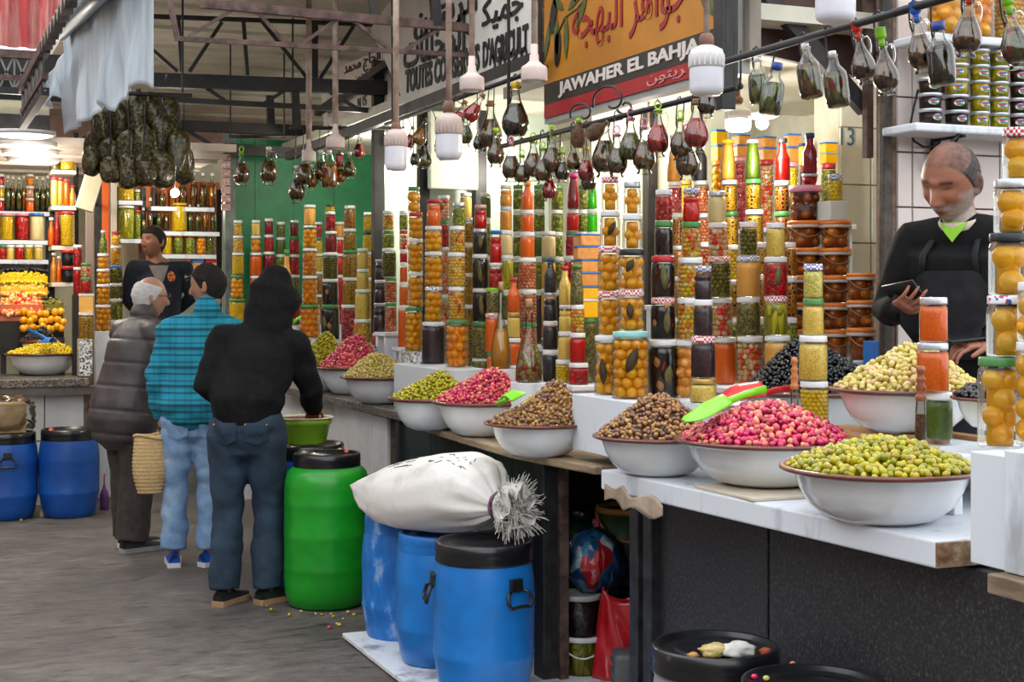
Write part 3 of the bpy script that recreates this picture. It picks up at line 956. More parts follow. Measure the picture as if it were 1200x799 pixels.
def packed(b, R, z0, z1, p, seed, mi=1):
 """pieces packed against the glass, in staggered rings"""
 rs = random.Random(seed)
 sub = 2 if p > .014 else 1
 v, f = ico(sub)
 rr = R - p * .92
 n = max(4, int(2 * pi * rr / (p * 2.0)))
 rows = max(2, int((z1 - z0 - p) / (p * 1.72)) + 1)
 dz = (z1 - z0 - 2 * p) / max(1, rows - 1)
 for j in range(rows):
  for i in range(n):
   w = 2 * pi * (i + .5 * (j % 2) + rs.uniform(-.12, .12)) / n
   s = p * rs.uniform(.9, 1.1)
   q = Quaternion((rs.gauss(0, 1), rs.gauss(0, 1), rs.gauss(0, 1), rs.gauss(0, 1))).normalized().to_matrix().to_4x4()
   M = Matrix.Translation((rr * cos(w), rr * sin(w), z0 + p + dz * j + rs.uniform(-.1, .1) * p)) @ q
   b.add(v * np.array((s * 1.06, s * .98, s * .96)), f, mi, M)
def leaf_shape(w, h):
 return [(0, -h / 2), (w * .35, -h * .28), (w * .5, 0), (w * .36, h * .25), (0, h / 2), (-w * .36, h * .25), (-w * .5, 0), (-w * .35, -h * .28)]
def wrap_leaf(b, R, ang, zc, w, h, tilt, th=.0012, mi=0):
 """a leaf pressed against the inside of the glass"""
 c, s_ = cos(tilt), sin(tilt)
 v, n = [], 0
 P = leaf_shape(w, h)
 for rr in (R, R - th):
  for x, y in P + [(0, 0)]:
   x2, y2 = x * c - y * s_, x * s_ + y * c
   a = ang + x2 / R
   v.append((rr * cos(a), rr * sin(a), zc + y2))
 k = len(P)
 f = [[i, (i + 1) % k, k] for i in range(k)] + [[(i + 1) % k + k + 1, i + k + 1, 2 * k + 1] for i in range(k)]
 f += [[i, i + k + 1, (i + 1) % k + k + 1, (i + 1) % k] for i in range(k)]
 b.add(v, f, mi)
def chili(b, R, ang, zc, L, tilt, r=.006, mi=0):
 pts, rad = [], []
 for k in range(7):
  u = k / 6 - .5
  x, y = u * L * sin(tilt), u * L * cos(tilt) + .15 * L * (u * u)
  a = ang + x / R
  pts.append(((R - r) * cos(a), (R - r) * sin(a), zc + y)); rad.append(r * (1 - .75 * (k / 6) ** 2))
 b.tube(pts, rad, 6, mi)
CAM_ANG = pi + (pi / 2 - TH)     # direction from a jar towards the camera, about
def profiles(kind, R, h):
 """glass profile, content top, lid profile"""
 if kind == 'jar':
  lh = min(.02, .2 * h); hb = h - lh
  sh = min(.022, .16 * hb)
  g = [(0, .001), (R * .9, 0), (R * .985, .003), (R, .008), (R, hb - sh - .006), (R * .975, hb - sh * .55), (R * .88, hb - sh * .18), (R * .86, hb)]
  c = [(0, .005), (R * .9, .004), (R * .962, .009), (R * .962, hb - sh - .01), (R * .93, hb - sh * .7), (R * .8, hb - sh * .42), (0, hb - sh * .4)]
  l = [(R * .86, hb - .002), (R * .95, hb - .002), (R * .965, hb + .002), (R * .955, h - .004), (R * .92, h - .0005), (R * .8, h - .002), (0, h - .002)]
  return g, c, l
 if kind == 'waist':
  lh = min(.018, .18 * h); hb = h - lh
  g = [(0, .001), (R * .9, 0), (R, .006), (R, .56 * hb), (R * .93, .62 * hb), (R * .84, .66 * hb), (R * .93, .71 * hb), (R * .97, .80 * hb), (R * .86, .88 * hb), (R * .82, hb)]
  c = [(0, .004)] + [(r * .955, z) for r, z in g[1:-1]] + [(0, hb * .9)]
  l = [(R * .82, hb - .002), (R * .94, hb - .002), (R * .94, h - .003), (R * .9, h), (0, h - .001)]
  return g, c, l
 if kind == 'bottle':
  hb = h * .93
  g = [(0, .001), (R * .92, 0), (R, .006), (R, .47 * h), (R * .94, .55 * h), (R * .62, .66 * h), (R * .5, .74 * h), (R * .5, hb)]
  c = [(0, .005)] + [(r * .93, z) for r, z in g[1:-1]] + [(R * .46, hb * .93), (0, hb * .93)]
  l = [(R * .5, hb - .008), (R * .6, hb - .008), (R * .62, hb), (R * .6, h), (0, h)]
  return g, c, l
 if kind == 'taper':
  hb = h * .94
  g = [(0, .001), (R * .9, 0), (R, .008), (R * .99, .3 * h), (R * .85, .55 * h), (R * .66, .8 * h), (R * .62, hb)]
  c = [(0, .005)] + [(r * .94, z) for r, z in g[1:-1]] + [(R * .58, hb * .97), (0, hb * .97)]
  l = [(R * .6, hb - .006), (R * .74, hb - .006), (R * .74, h), (0, h)]
  return g, c, l
 if kind == 'tub':
  hb = h * .84
  g = [(0, .001), (R * .86, 0), (R * .9, .004), (R * .97, hb)]
  c = [(0, .004), (R * .84, .003), (R * .93, hb * .94), (0, hb * .94)]
  l = [(R * .97, hb - .004), (R * 1.02, hb - .004), (R * 1.03, h - .003), (R * .98, h), (R * .9, h - .003), (0, h - .003)]
  return g, c, l
def jar(kind, cont, lid, p, R, h, label, group, small=False, cat=None, extras=(), lemons=None, lem=''):
 R, h = round(R, 3), round(h, 3)
 key = (kind, cont, lid, R, h, small, tuple(extras))
 cm, _, pieces = CT[cont]
 lm = LD[lid][0]
 seg = 14 if small else 24
 if key not in _jc:
  if kind == 'box':
   gb = MB(); gb.box((0, 0, h * .43), (R * 1.9, R * 1.5, h * .86), bev=.004)
   lb = MB(); lb.box((0, 0, h * .93), (R * 2.05, R * 1.62, h * .14), bev=.003)
   _jc[key] = (None, gb.mesh('contents', [cm]), lb.mesh('lid', [lm]), [])
  else:
   g, c, l = profiles(kind, R, h)
   gm = MB().lathe(g, seg).mesh('glass', [G if kind != 'tub' else GP])
   cb = MB()
   topz = c[-1][1]
   mats_ = [cm]
   if pieces and not small and lemons is None:
    k_ = max(.5, (R * .955 - 1.15 * pieces[1]) / (R * .955))
    cb.lathe([(r * k_, z) if r else (0, z) for r, z in c], seg)
    packed(cb, R * .955, .005, topz, pieces[1], hash((R, h)) % 999)
    mats_ = [cm, MATS[pieces[0]]]
   elif lemons is not None:
    cb.lathe([(r * .62, z) if r else (0, z) for r, z in c], seg)
   else:
    cb.lathe(c, seg)
   lb = MB()
   if kind in ('jar', 'waist') and not small:
    lb.lathe(l, 36)
   else:
    lb.lathe(l, seg)
   ex = []
   for e in extras:
    eb = MB()
    if e[0] == 'leaf':
     wrap_leaf(eb, R * .978, CAM_ANG + e[1], h * e[2], R * .62, h * e[3], e[4])
     ex.append(('bay_leaf', eb.mesh('bay_leaf', [M_leaf if len(e) < 6 else M_dleaf])))
    elif e[0] == 'chili':
     chili(eb, R * .985, CAM_ANG + e[1], h * e[2], h * e[3], e[4])
     ex.append(('chili', eb.mesh('chili', [M_chili])))
    elif e[0] == 'slice':
     wrap_leaf(eb, R * .976, CAM_ANG + e[1], h * e[2], R * .5, h * .2, e[4])
     ex.append(('vegetable_slice', eb.mesh('vegetable_slice', [mat('carrot_slice', '#c9905a', '#b87a3e', .35, scale=30)])))
   _jc[key] = (gm, cb.mesh('contents', mats_), lb.mesh('lid', [lm]), ex)
 gm, cme, lme, ex = _jc[key]
 nm = {'jar': 'glass_jar', 'waist': 'glass_jar', 'bottle': 'sauce_bottle', 'taper': 'sauce_bottle', 'tub': 'plastic_tub', 'box': 'plastic_box'}[kind]
 t = thing(nm, label, cat or {'jar': 'jar', 'waist': 'jar', 'bottle': 'bottle', 'taper': 'bottle', 'tub': 'tub', 'box': 'box'}[kind], p, group, rnd.uniform(-.25, .25) if not extras else 0)
 if gm is not None:
  link('glass' if kind != 'tub' else 'shell', gm, t)
 co = link('contents', cme, t)
 if len(cme.materials) > 1:
  co['kind'] = 'stuff'
 link('lid' if kind not in ('bottle', 'taper') else 'cap', lme, t)
 for nme, me in ex:
  link(nme, me, t)
 if lemons is not None:
  lemon_fill(t, p, R, h, cont, lem, lemons)
 return t
_lm = {}
def lemon_fill(t, p, R, h, cont, label, r):
 """the lemons of the largest jars, each one a thing"""
 rs = random.Random(int(p.x * 1000 + p.z * 777))
 g, c, l = profiles('jar', R, h)
 z0, z1 = .006, c[-1][1]
 rr = R * .955 - r
 n = max(3, int(2 * pi * rr / (r * 1.95)))
 rows = max(2, round((z1 - z0) / (r * 1.74)))
 dz = (z1 - z0 - 2 * r) / max(1, rows - 1)
 mm = MATS[CT[cont][2][0]]
 key = (cont, round(r, 4))
 if key not in _lm:
  ms = []
  for k in range(3):
   v, f = ico(3)
   v = v.copy()
   ang = np.arctan2(v[:, 1], v[:, 0])
   v[:, 2] *= .94
   tip = np.exp(-((1 - v[:, 2] / .94) / .06) ** 2) * .09
   ring = -np.exp(-((np.hypot(v[:, 0], v[:, 1]) - .2) / .06) ** 2) * .035 * (v[:, 2] > 0)
   v *= (1 + tip + ring + .015 * np.sin(3 * ang + k) * np.sin(2.2 * v[:, 2] + k))[:, None]
   ms.append(MB().add(v * r, f).mesh('preserved_lemon', [mm]))
  _lm[key] = ms
 k = 0
 for j in range(rows):
  off = rs.uniform(-.1, .1)
  for i in range(n):
   w = CAM_ANG + 2 * pi * (i + .5 * (j % 2) + off) / n
   if cos(w - CAM_ANG) < -.25:
    continue
   k += 1
   e = link('preserved_lemon', _lm[key][rs.randrange(3)], None, p + Vector((rr * cos(w), rr * sin(w), z0 + r + dz * j + rs.uniform(-.06, .06) * r)))
   d = Vector((cos(w) + rs.uniform(-.7, .7), sin(w) + rs.uniform(-.7, .7), rs.uniform(-.5, .5)))
   e.rotation_mode = 'QUATERNION'; e.rotation_quaternion = d.to_track_quat('Z', 'Y')
   tag(e, trim('whole yellow lemon inside the ' + label), 'lemon', 'lemons inside the ' + label)
ORD = ['lowest', 'second up', 'third up', 'fourth up', 'fifth up', 'sixth up']
def trim(s, n=16):
 for w in (' the ', ' a ', ' of ', ' coloured '):
  if len(s.split()) > n: s = s.replace(w, ' ')
 if len(s.split()) > n: s = s.replace(' lid,', ',')
 if len(s.split()) > n: print('LONG', s)
 return s
def stack(px, X, zb, phrase, jars, Y=None, small=False, group=None, lemons=None):
 """jars standing on each other; (kind, contents, lid, width px, row of the top[, px[, extras]])"""
 d = dX(px, X) if Y is None else dY(px, Y)
 z = zb
 n = len(jars)
 for i, J in enumerate(jars):
  kind, cont, lid, w, top = J[:5]
  q = J[5] if len(J) > 5 and J[5] else px
  ex = J[6] if len(J) > 6 else ()
  z1 = HC - (top - HY) / F * d
  h = z1 - z
  if h < .02:
   h = .05
  R = w / 2 / F * d
  p = at(q, 400, d); p.z = z
  where = 'topmost' if i == n - 1 and n > 1 else ('alone' if n == 1 else ORD[i])
  word = CT[cont][1]
  if kind in ('bottle', 'taper'):
   word = word.replace('jar of', 'bottle of')
  label = f'{word}, {LD[lid][1]}, {where} in {phrase}' if n > 1 else f'{word}, {LD[lid][1]}, {phrase}'
  label = trim(label)
  jar(kind, cont, lid, p, R, h, label, group or 'jars in ' + phrase, small, extras=ex, lem=f'{where} jar of {phrase}', lemons=lemons[i] if lemons and i < len(lemons) else None)
  z = z + h
 return z
# ------------------------------------------------------------------ the stacks, near stall
LF = lambda a, z, h, t, *k: ('leaf', a, z, h, t) + k
CH = lambda a, z, L, t: ('chili', a, z, L, t)
SLC = lambda a, z, t: ('slice', a, z, 0, t)
J = 'jar'
stack(714, A1X, A1Z, 'left of the two central lemon stacks', [
 (J, 'lemon', 'white', 33, 393, 713, (LF(-.5, .4, .45, .1, 1),)), (J, 'lemon', 'redcheck', 27, 342, 714), (J, 'lemon', 'redcheck', 27, 289, 714), (J, 'lemon', 'white', 24, 247, 715, (LF(.1, .5, .45, -.5, 1),)), (J, 'lemon', 'redcheck', 21, 207, 715)],
 lemons=[.0205, .0185, .0185, .0185, .018])
stack(740, A1X - .02, A1Z, 'right of the two central lemon stacks', [
 (J, 'lemon', 'teal', 44, 388, 739, (LF(0, .58, .42, -.4, 1),)), (J, 'lemon', 'redcheck', 31, 340, 740, (LF(-.2, .5, .42, .1, 1),)), (J, 'lemon', 'black', 31, 292, 740, (LF(-.2, .6, .38, -.5, 1),)), (J, 'lemon', 'white', 24, 251, 741), (J, 'lemon', 'silver', 21, 213, 741)],
 lemons=[.02, .0195, .0195, .0185, .018])
stack(777, A1X + .12, A1Z, 'dark stack beside the lemon stacks', [
 (J, 'black', 'white', 36, 398, 777, (CH(.0, .62, .32, .25), SLC(-.55, .62, .2), LF(.3, .4, .35, -.1), SLC(-.3, .22, .4))),
 (J, 'black', 'redcheck', 29, 349, 777, (LF(.25, .42, .6, 0), CH(.95, .45, .4, .3), SLC(-.9, .4, 0), SLC(.2, .82, .2))),
 (J, 'black', 'red', 28, 300, 777, (LF(0, .5, .7, .1), CH(.75, .42, .5, .5), CH(-.8, .7, .3, -.1))),
 (J, 'black', 'green', 22, 259, 778, (CH(.2, .5, .45, .05),)), (J, 'redp', 'white', 20, 222, 778)])
stack(807, A1X + .2, A1Z, 'yellow pickle stack with chilies', [
 (J, 'peach', 'white', 24, 398, 803), (J, 'mix', 'white', 30, 349, 808), (J, 'mix', 'white', 30, 302, 809, (CH(.6, .6, .4, .4),)), (J, 'mix', 'green', 23, 260, 810, (CH(.5, .45, .6, .5),)), ('waist', 'harissa', 'bluecheck', 20, 221, 810)])
stack(824, A1X + .13, A1Z, 'dark purple stack in front of the pickles', [
 (J, 'mustard', 'gold', 31, 443), (J, 'dark', 'redcheck', 29, 394), (J, 'dark', 'white', 23, 351), ('waist', 'dark', 'bluecheck', 20, 312)])
RA = 3.16
stack(846, RA, 1.225, 'stack ending in carrot puree', [
 (J, 'carrot', 'white', 26, 395, 850), (J, 'redmix', 'white', 25, 349, 846), (J, 'pickle', 'redcheck', 27, 301, 843), (J, 'redmix', 'white', 23, 261, 841), (J, 'white', 'silver', 21, 224, 840)])
stack(877, RA, 1.225, 'stack with the caper jar', [
 (J, 'redmix', 'white', 31, 394, 879), (J, 'capers', 'white', 28, 348), (J, 'peachc', 'bluecheck', 28, 300), (J, 'pickle', 'white', 21, 260)])
stack(909, RA, 1.225, 'stack with the red leaf jar', [
 (J, 'peachc', 'white', 31, 393, 911), (J, 'pepper', 'redcheck', 28, 347), (J, 'redp', 'white', 28, 301, 909, (LF(.05, .5, .5, -.1),)), (J, 'mustard', 'white', 22, 261)])
stack(953, 2.84, 1.09, 'cream stack behind the pink olives', [
 (J, 'yolive', 'white', 34, 446, 954), (J, 'mustard', 'white', 34, 393, 953), (J, 'mustard', 'green', 25, 350), (J, 'palegreen', 'bluecheck', 23, 309)])
p = atX(953, 478, 2.84); b = MB()
b.box((p.x, p.y, (ZA + 1.09) / 2), (.13, .13, 1.09 - ZA), bev=.003); tag(b.obj('wooden_block', M_wood), 'small wooden block under the cream stack', 'block')
# back shelf: bottles standing on jars
SB = 3.62
zb_ = 1.55
def back(px, phrase, rows, X=SB, zb=zb_, **k):
 stack(px, X, zb, phrase, rows, **k)
back(791, 'back shelf column with the tan bottle at left', [(J, 'stuffedo', 'white', 15, 250, 795), (J, 'pinkonion', 'white', 17, 213, 791), ('taper', 'tan', 'silver', 17, 158, 790)])
back(822, 'back shelf column with the dark bottle', [(J, 'onion', 'white', 18, 250, 825), (J, 'onion', 'white', 19, 212, 822), ('bottle', 'blackp', 'green', 18, 161, 820)])
back(854, 'back shelf column with the yellow capped bottle', [(J, 'stuffed', 'green', 17, 248, 857), (J, 'stuffed', 'white', 19, 211, 855), ('taper', 'tan', 'yellow', 19, 164, 853)])
back(883, 'back shelf column with the green bottle', [(J, 'stuffed', 'white', 22, 246, 884), (J, 'stuffed', 'green', 19, 210, 883), ('taper', 'greensauce', 'silver', 19, 164, 882)])
back(917, 'back shelf column with the orange bottle', [(J, 'stuffedo', 'green', 20, 248, 917), (J, 'stuffedo', 'white', 19, 212, 917), ('bottle', 'harissa', 'black', 18, 162, 917)], zb=1.56)
for px, rows, ph in ((795, [(J, 'stuffedo', 'silver', 16, 324), (J, 'stuffedo', 'silver', 15, 288)], 'narrow column behind the dark stack'),
                     (826, [(J, 'onion', 'white', 17, 322), (J, 'onion', 'white', 17, 284)], 'narrow column behind the purple stack'),
                     (859, [(J, 'stuffed', 'silver', 17, 328), (J, 'yolive', 'white', 12, 287)], 'narrow column behind the carrot stack'),
                     (893, [(J, 'stuffed', 'white', 16, 322), (J, 'stuffed', 'white', 12, 284)], 'narrow column behind the caper stack'),
                     (926, [(J, 'stuffedo', 'white', 16, 324), (J, 'stuffedo', 'white', 14, 284)], 'narrow column behind the red leaf stack')):
 stack(px, 3.32, 1.0, ph, [(J, 'greenmix', 'white', 17, 372)] + rows)
# farther: plastic boxes and big jars under the ceiling
SF = 3.95
step('top rear shelf with plastic boxes', SF, 796, 979, 1.93, .24, legs_to=0)
for px, w, rows in ((803, 16, [(J, 'yolive', 'yellow', 16, 212)]), (843, 17, [(J, 'lemon', 'orange', 18, 189), ('box', 'ybox', 'blue', 16, 170), ('box', 'ybox', 'blue', 16, 152)]),
     (868, 17, [(J, 'pinkonion', 'pink', 16, 184), ('box', 'tanbox', 'blue', 18, 170), ('box', 'tanbox', 'blue', 18, 158)]),
     (898, 18, [(J, 'redmix', 'red', 18, 188), ('box', 'tanbox', 'blue', 19, 173), ('box', 'tanbox', 'blue', 19, 160)]),
     (928, 16, [(J, 'yolive', 'pink', 15, 190), ('box', 'tanbox', 'blue', 18, 172), ('box', 'tanbox', 'blue', 18, 157)]),
     (942, 10, [(J, 'dark', 'red', 10, 194), ('box', 'ybox', 'navy', 11, 168)]),
     (971, 16, [(J, 'greenmix', 'red', 17, 192), ('box', 'ybox', 'teal', 17, 179), ('box', 'ybox', 'blue', 17, 167)])):
 stack(px, SF, 1.93, f'rear shelf pile {("with the yellow top", "at far left", "behind the tan bottle", "behind the green bottle", "behind the orange bottle", "squeezed beside the purple bottle", "nearest the white wall")[[803, 843, 868, 898, 928, 942, 971].index(px)]}', rows)
# orange lidded buckets of fruit
def bucket(p, R, h, label):
 t = thing('plastic_bucket', label, 'bucket', p, 'orange lidded buckets')
 MB().lathe([(0, .001), (R * .86, 0), (R * .9, .005), (R * .965, h * .86)], 28).obj('shell', GP, t)
 cb = MB(); cb.lathe([(0, .004), (R * .7, .003), (R * .76, h * .78), (0, h * .78)], 20)
 packed(cb, R * .90, .004, h * .8, .024, int(p.z * 1000) + int(p.y * 100))
 co = cb.obj('contents', [CT['figs'][0], MATS['figs_piece']], t); co['kind'] = 'stuff'
 MB().lathe([(R * .95, h * .84), (R * 1.03, h * .845), (R * 1.035, h * .94), (R * 1.02, h * .98), (R * .97, h), (R * .93, h * .975), (0, h * .975)], 32).obj('lid', LD['orange'][0], t)
 MB().lathe([(R * .965, h * .74), (R * 1.03, h * .75), (R * 1.03, h * .86), (R * .965, h * .87)], 28).obj('rim_band', mat('grey_plastic_band', '#b9b3b0', None, .3), t)
 hb = MB()
 hb.tube([(R * 1.04 * cos(CAM_ANG + a), R * 1.05 * sin(CAM_ANG + a), h * (.80 - .38 * cos(a * pi / 2.4))) for a in np.linspace(-1.2, 1.2, 13)], .0013, 5)
 hb.obj('handle', mat('grey_wire', '#a58a70', None, .3), t)
for px, rows, ph in ((944, (259, 291, 323, 355, 386), 'left column of orange lidded buckets'), (979, (259, 291, 323, 355, 386), 'middle column of orange lidded buckets'), (1009, (320, 352, 384), 'right column of orange lidded buckets')):
 X = 3.43 if px == 944 else (3.5 if px == 979 else 3.47)
 d = dX(px, X); z = 1.345
 for k, y in enumerate(rows[::-1]):
  z1 = HC - (y - HY) / F * d
  p = at(px, 400, d); p.z = z
  bucket(p, {944: 20.5, 979: 18, 1009: 16.5}[px] / F * d, z1 - z, f'bucket of brown preserved lemons, {ORD[k] if k < len(rows) - 1 else "topmost"} in the {ph}')
  z = z1
 if px == 944:
  zt = z
  R = 19.5 / F * d; p = at(px, 400, d); p.z = z; h = HC - (218 - HY) / F * d - z
  t = thing('plastic_jar', 'wide jar of dark brown fruit under a pink lid on the buckets', 'jar', p)
  MB().lathe([(0, .001), (R * .92, 0), (R * .98, .01), (R * .98, h * .38), (R * .92, h * .44), (R * .98, h * .5), (R * .98, h * .8), (R * .95, h * .84)], 28).obj('shell', GP, t)
  cb = MB(); cb.lathe([(0, .004), (R * .74, .003), (R * .74, h * .78), (0, h * .78)], 20); packed(cb, R * .92, .004, h * .8, .021, 5)
  co = cb.obj('contents', [CT['plum'][0], MATS['plum_piece']], t); co['kind'] = 'stuff'
  MB().lathe([(R * .95, h * .82), (R * 1.0, h * .82), (R * 1.0, h), (0, h)], 36).obj('lid', LD['pink'][0], t)
  stack(949, X, z + h, 'pair on the pink lidded jar', [('tub', 'redp', 'silver', 19, 204), ('bottle', 'bottlered', 'navy', 18, 156)])
 if px == 979:
  p = at(975, 400, d); p.z = z
  b = MB(); b.box((p.x, p.y, z + .04), (.085, .10, .08), bev=.004)
  tag(b.obj('plastic_box', mat('frosted_box', '#c9ccc6', '#d6d8d2', .4, scale=6)), 'frosted white box on the middle column of orange buckets', 'box')
  stack(979, X, z + .08, 'on the frosted box near the white wall', [(J, 'yolive', 'bluecheck', 18, 204)])
 if px == 1009:
  p = at(1006, 400, d); p.z = z
  b = MB(); R = 13 / F * d; b.lathe([(0, 0), (R, 0), (R, .04), (0, .04)], 28)
  tag(b.obj('tin', mat('brushed_tan_tin', '#b09a7a', '#c4ae8c', .3, metal=.5, scale=20)), 'plain tan tin on the right column of orange buckets', 'tin')
# ------------------------------------------------------------------ middle stall
stack(486, 2.72, GZB, 'lemon stack on the granite post', [
 (J, 'lemon', 'green', 21, 360, 485), (J, 'lemon', 'white', 18, 319, 487), (J, 'lemon', 'white', 18, 280, 487), (J, 'lemon', 'red', 17, 249, 487), (J, 'lemonp', 'green', 14, 219, 485)])
stack(508, 2.75, CRB, 'stack topped by the carrot jar', [
 (J, 'dark', 'white', 28, 377, 508), (J, 'lemon', 'fruit', 21, 336), (J, 'lemon', 'white', 21, 295), (J, 'lemon', 'white', 20, 265), ('waist', 'carrot', 'red', 16, 234)])
stack(536, 2.75, CRB, 'chili pickle stack on the white crate', [
 (J, 'orange', 'green', 27, 375), (J, 'mix', 'white', 20, 336, 535, (CH(.5, .4, .4, .3),)), (J, 'mix', 'white', 21, 296, 535), (J, 'mix', 'white', 18, 265, 536, (CH(.2, .6, .5, .5),)), (J, 'greenmix', 'silver', 15, 237, 538)])
MX, MZ = 2.98, 1.18
def mid(px, phrase, rows, X=MX, zb=MZ, **k): stack(px, X, zb, phrase, rows, **k)
mid(563, 'dark leaf stack in the middle stall', [
 (J, 'capers', 'white', 20, 420), (J, 'capers', 'green', 20, 377), (J, 'black', 'white', 19, 338, 563, (LF(.1, .5, .7, .1), CH(.7, .4, .4, .2))), (J, 'black', 'white', 19, 298, 563, (LF(-.1, .5, .7, .1), CH(.6, .4, .5, .4), CH(-.8, .5, .4, -.2))), (J, 'black', 'silver', 17, 268, 563, (LF(0, .5, .6, 0),)), ('waist', 'red', 'redcheck', 15, 240)])
mid(579, 'slim stack with the blue cap', [
 (J, 'carrot', 'green', 17, 412), (J, 'carrot', 'redcheck', 17, 367, 577), (J, 'capers', 'lime', 16, 337, 578), ('waist', 'redp', 'white', 16, 308, 581), ('waist', 'red', 'blue', 14, 270, 581)], X=2.88)
mid(594, 'pale stack beside the white wall', [
 (J, 'greenmix', 'white', 18, 412), (J, 'greenmix', 'white', 17, 375, 597), (J, 'capers', 'white', 17, 340, 596), (J, 'pepper', 'white', 15, 299, 594), (J, 'white', 'white', 16, 270, 593), (J, 'tan', 'bluecheck', 14, 242, 593)], X=3.1)
stack(593, 3.1, HC - (242 - HY) / F * dX(594, 3.1), 'tan jar crowning the pale stack', [('waist', 'tan', 'white', 14, 217)])
mid(603, 'short orange and cream stack', [
 (J, 'cream', 'white', 18, 428), (J, 'osauce', 'white', 17, 396, 602), (J, 'cream', 'gold', 15, 366, 602), ('bottle', 'osauce', 'red', 15, 325, 602)], X=2.88)
mid(618, 'tall stack of orange sauce over onions', [
 (J, 'greenmix', 'white', 22, 412, 620), (J, 'onion', 'green', 21, 378, 619), (J, 'onion', 'white', 20, 339, 619), (J, 'onion', 'white', 21, 302, 618), (J, 'osauce', 'white', 17, 272, 618), (J, 'osauce', 'white', 15, 246, 618)])
stack(618, MX, HC - (246 - HY) / F * dX(618, MX), 'on the orange sauce stack', [('bottle', 'osauce', 'orange', 14, 213)])
mid(645, 'black paste stack', [
 (J, 'blackp', 'white', 19, 410), (J, 'blackp', 'white', 18, 376, 645), ('waist', 'blackp', 'silver', 16, 343, 645), ('bottle', 'blackp', 'navy', 15, 302, 645)], X=2.86)
mid(643, 'cream stack behind the black paste', [
 (J, 'greenmix', 'white', 18, 410), (J, 'onion', 'green', 18, 372), (J, 'peachc', 'white', 18, 338), (J, 'peachc', 'green', 17, 302), (J, 'white', 'white', 17, 271)], X=3.23, zb=1.32)
mid(661, 'cream bottle stack', [
 (J, 'yolive', 'white', 18, 421, 660), (J, 'cream', 'white', 16, 388, 662), ('waist', 'cream', 'white', 14, 357, 662), ('bottle', 'cream', 'red', 14, 311, 662)], X=2.88)
mid(677, 'green capped bottle stack', [
 (J, 'redp', 'white', 24, 425, 678), (J, 'red', 'white', 19, 390, 677), (J, 'mix', 'white', 16, 357, 677), ('taper', 'capers', 'green', 16, 310, 676)], X=2.9)
mid(670, 'deep red stack', [
 (J, 'onion', 'white', 16, 372), (J, 'redp', 'red', 15, 335), (J, 'redp', 'white', 15, 300, 668), (J, 'redp', 'green', 14, 271, 670), (J, 'red', 'white', 14, 245, 671)], X=3.23, zb=1.32)
stack(672, 3.23, HC - (245 - HY) / F * dX(670, 3.23), 'on the deep red stack', [('taper', 'bottlered', 'magenta', 14, 204)])
mid(694, 'column with the bright green bottle', [
 (J, 'greenmix', 'white', 16, 400), (J, 'capers', 'green', 16, 352), (J, 'redp', 'white', 14, 310), (J, 'lime', 'white', 14, 272), (J, 'lime', 'white', 13, 245)], X=3.23, zb=1.32)
stack(694, 3.23, HC - (245 - HY) / F * dX(694, 3.23), 'on the bright green jars', [('taper', 'lime', 'white', 12, 208)])
# boxes with blue lids
d = dX(687, 2.98); z = MZ;
rows = [('jar', 'capers', 'green', 22, 372), ('box', 'ybox', 'white', 30, 350), ('box', 'ybox', 'blue', 30, 335), ('box', 'tanbox', 'blue', 30, 319), ('box', 'tanbox', 'blue', 30, 304), ('box', 'tanbox', 'blue', 30, 288)]
stack(688, 3.0, MZ, 'pile of blue lidded boxes left of the lemons', rows)
stack(688, 3.0, HC - (288 - HY) / F * dX(688, 3.0), 'top of the pile of blue lidded boxes', [('box', 'tanbox', 'blue', 28, 274)])
# dark green olive jars at the back of the middle stall
for px, w in ((607, 12), (632, 13), (653, 14), (683, 12)):
 stack(px, 3.32, 1.32, f'rear green column {("beside the pale stack", "behind the orange sauce", "behind the cream jar", "behind the red stack")[[607, 632, 653, 683].index(px)]}',
          [(J, 'dark', 'white', w + 1, 340), (J, 'greenmix', 'white', w + 1, 301), (J, 'greensauce' if px == 632 else 'greenmix', 'white', w, 272), (J, 'greenmix', 'white', w, 246), (J, 'greenmix', 'green', w, 217)])
for px, rows, X in ((549, [(J, 'stuffed', 'white', 11, 357), (J, 'stuffed', 'white', 10, 320), (J, 'stuffed', 'white', 10, 285), (J, 'stuffed', 'silver', 10, 256)], 3.05),
     (520, [(J, 'redmix', 'white', 13, 345), (J, 'redmix', 'silver', 13, 290), (J, 'redp', 'green', 12, 258), (J, 'redmix', 'white', 14, 229)], 3.05),
     (546, [(J, 'stuffedo', 'white', 12, 300), (J, 'cream', 'silver', 13, 260), (J, 'cream', 'white', 14, 226)], 3.3),
     (569, [(J, 'greenmix', 'white', 12, 300), (J, 'greenmix', 'white', 12, 256), (J, 'greensauce', 'white', 13, 226)], 3.3)):
 stack(px, X, MZ if X < 3.2 else 1.32, f'slim rear column {("of stuffed olives", "of red pickles", "with two cream jars", "of green jars")[[549, 520, 546, 569].index(px)]}', rows)
step('narrow step at the left of the middle stall', 3.05, 510, 556, MZ, .16, legs_to=.96)
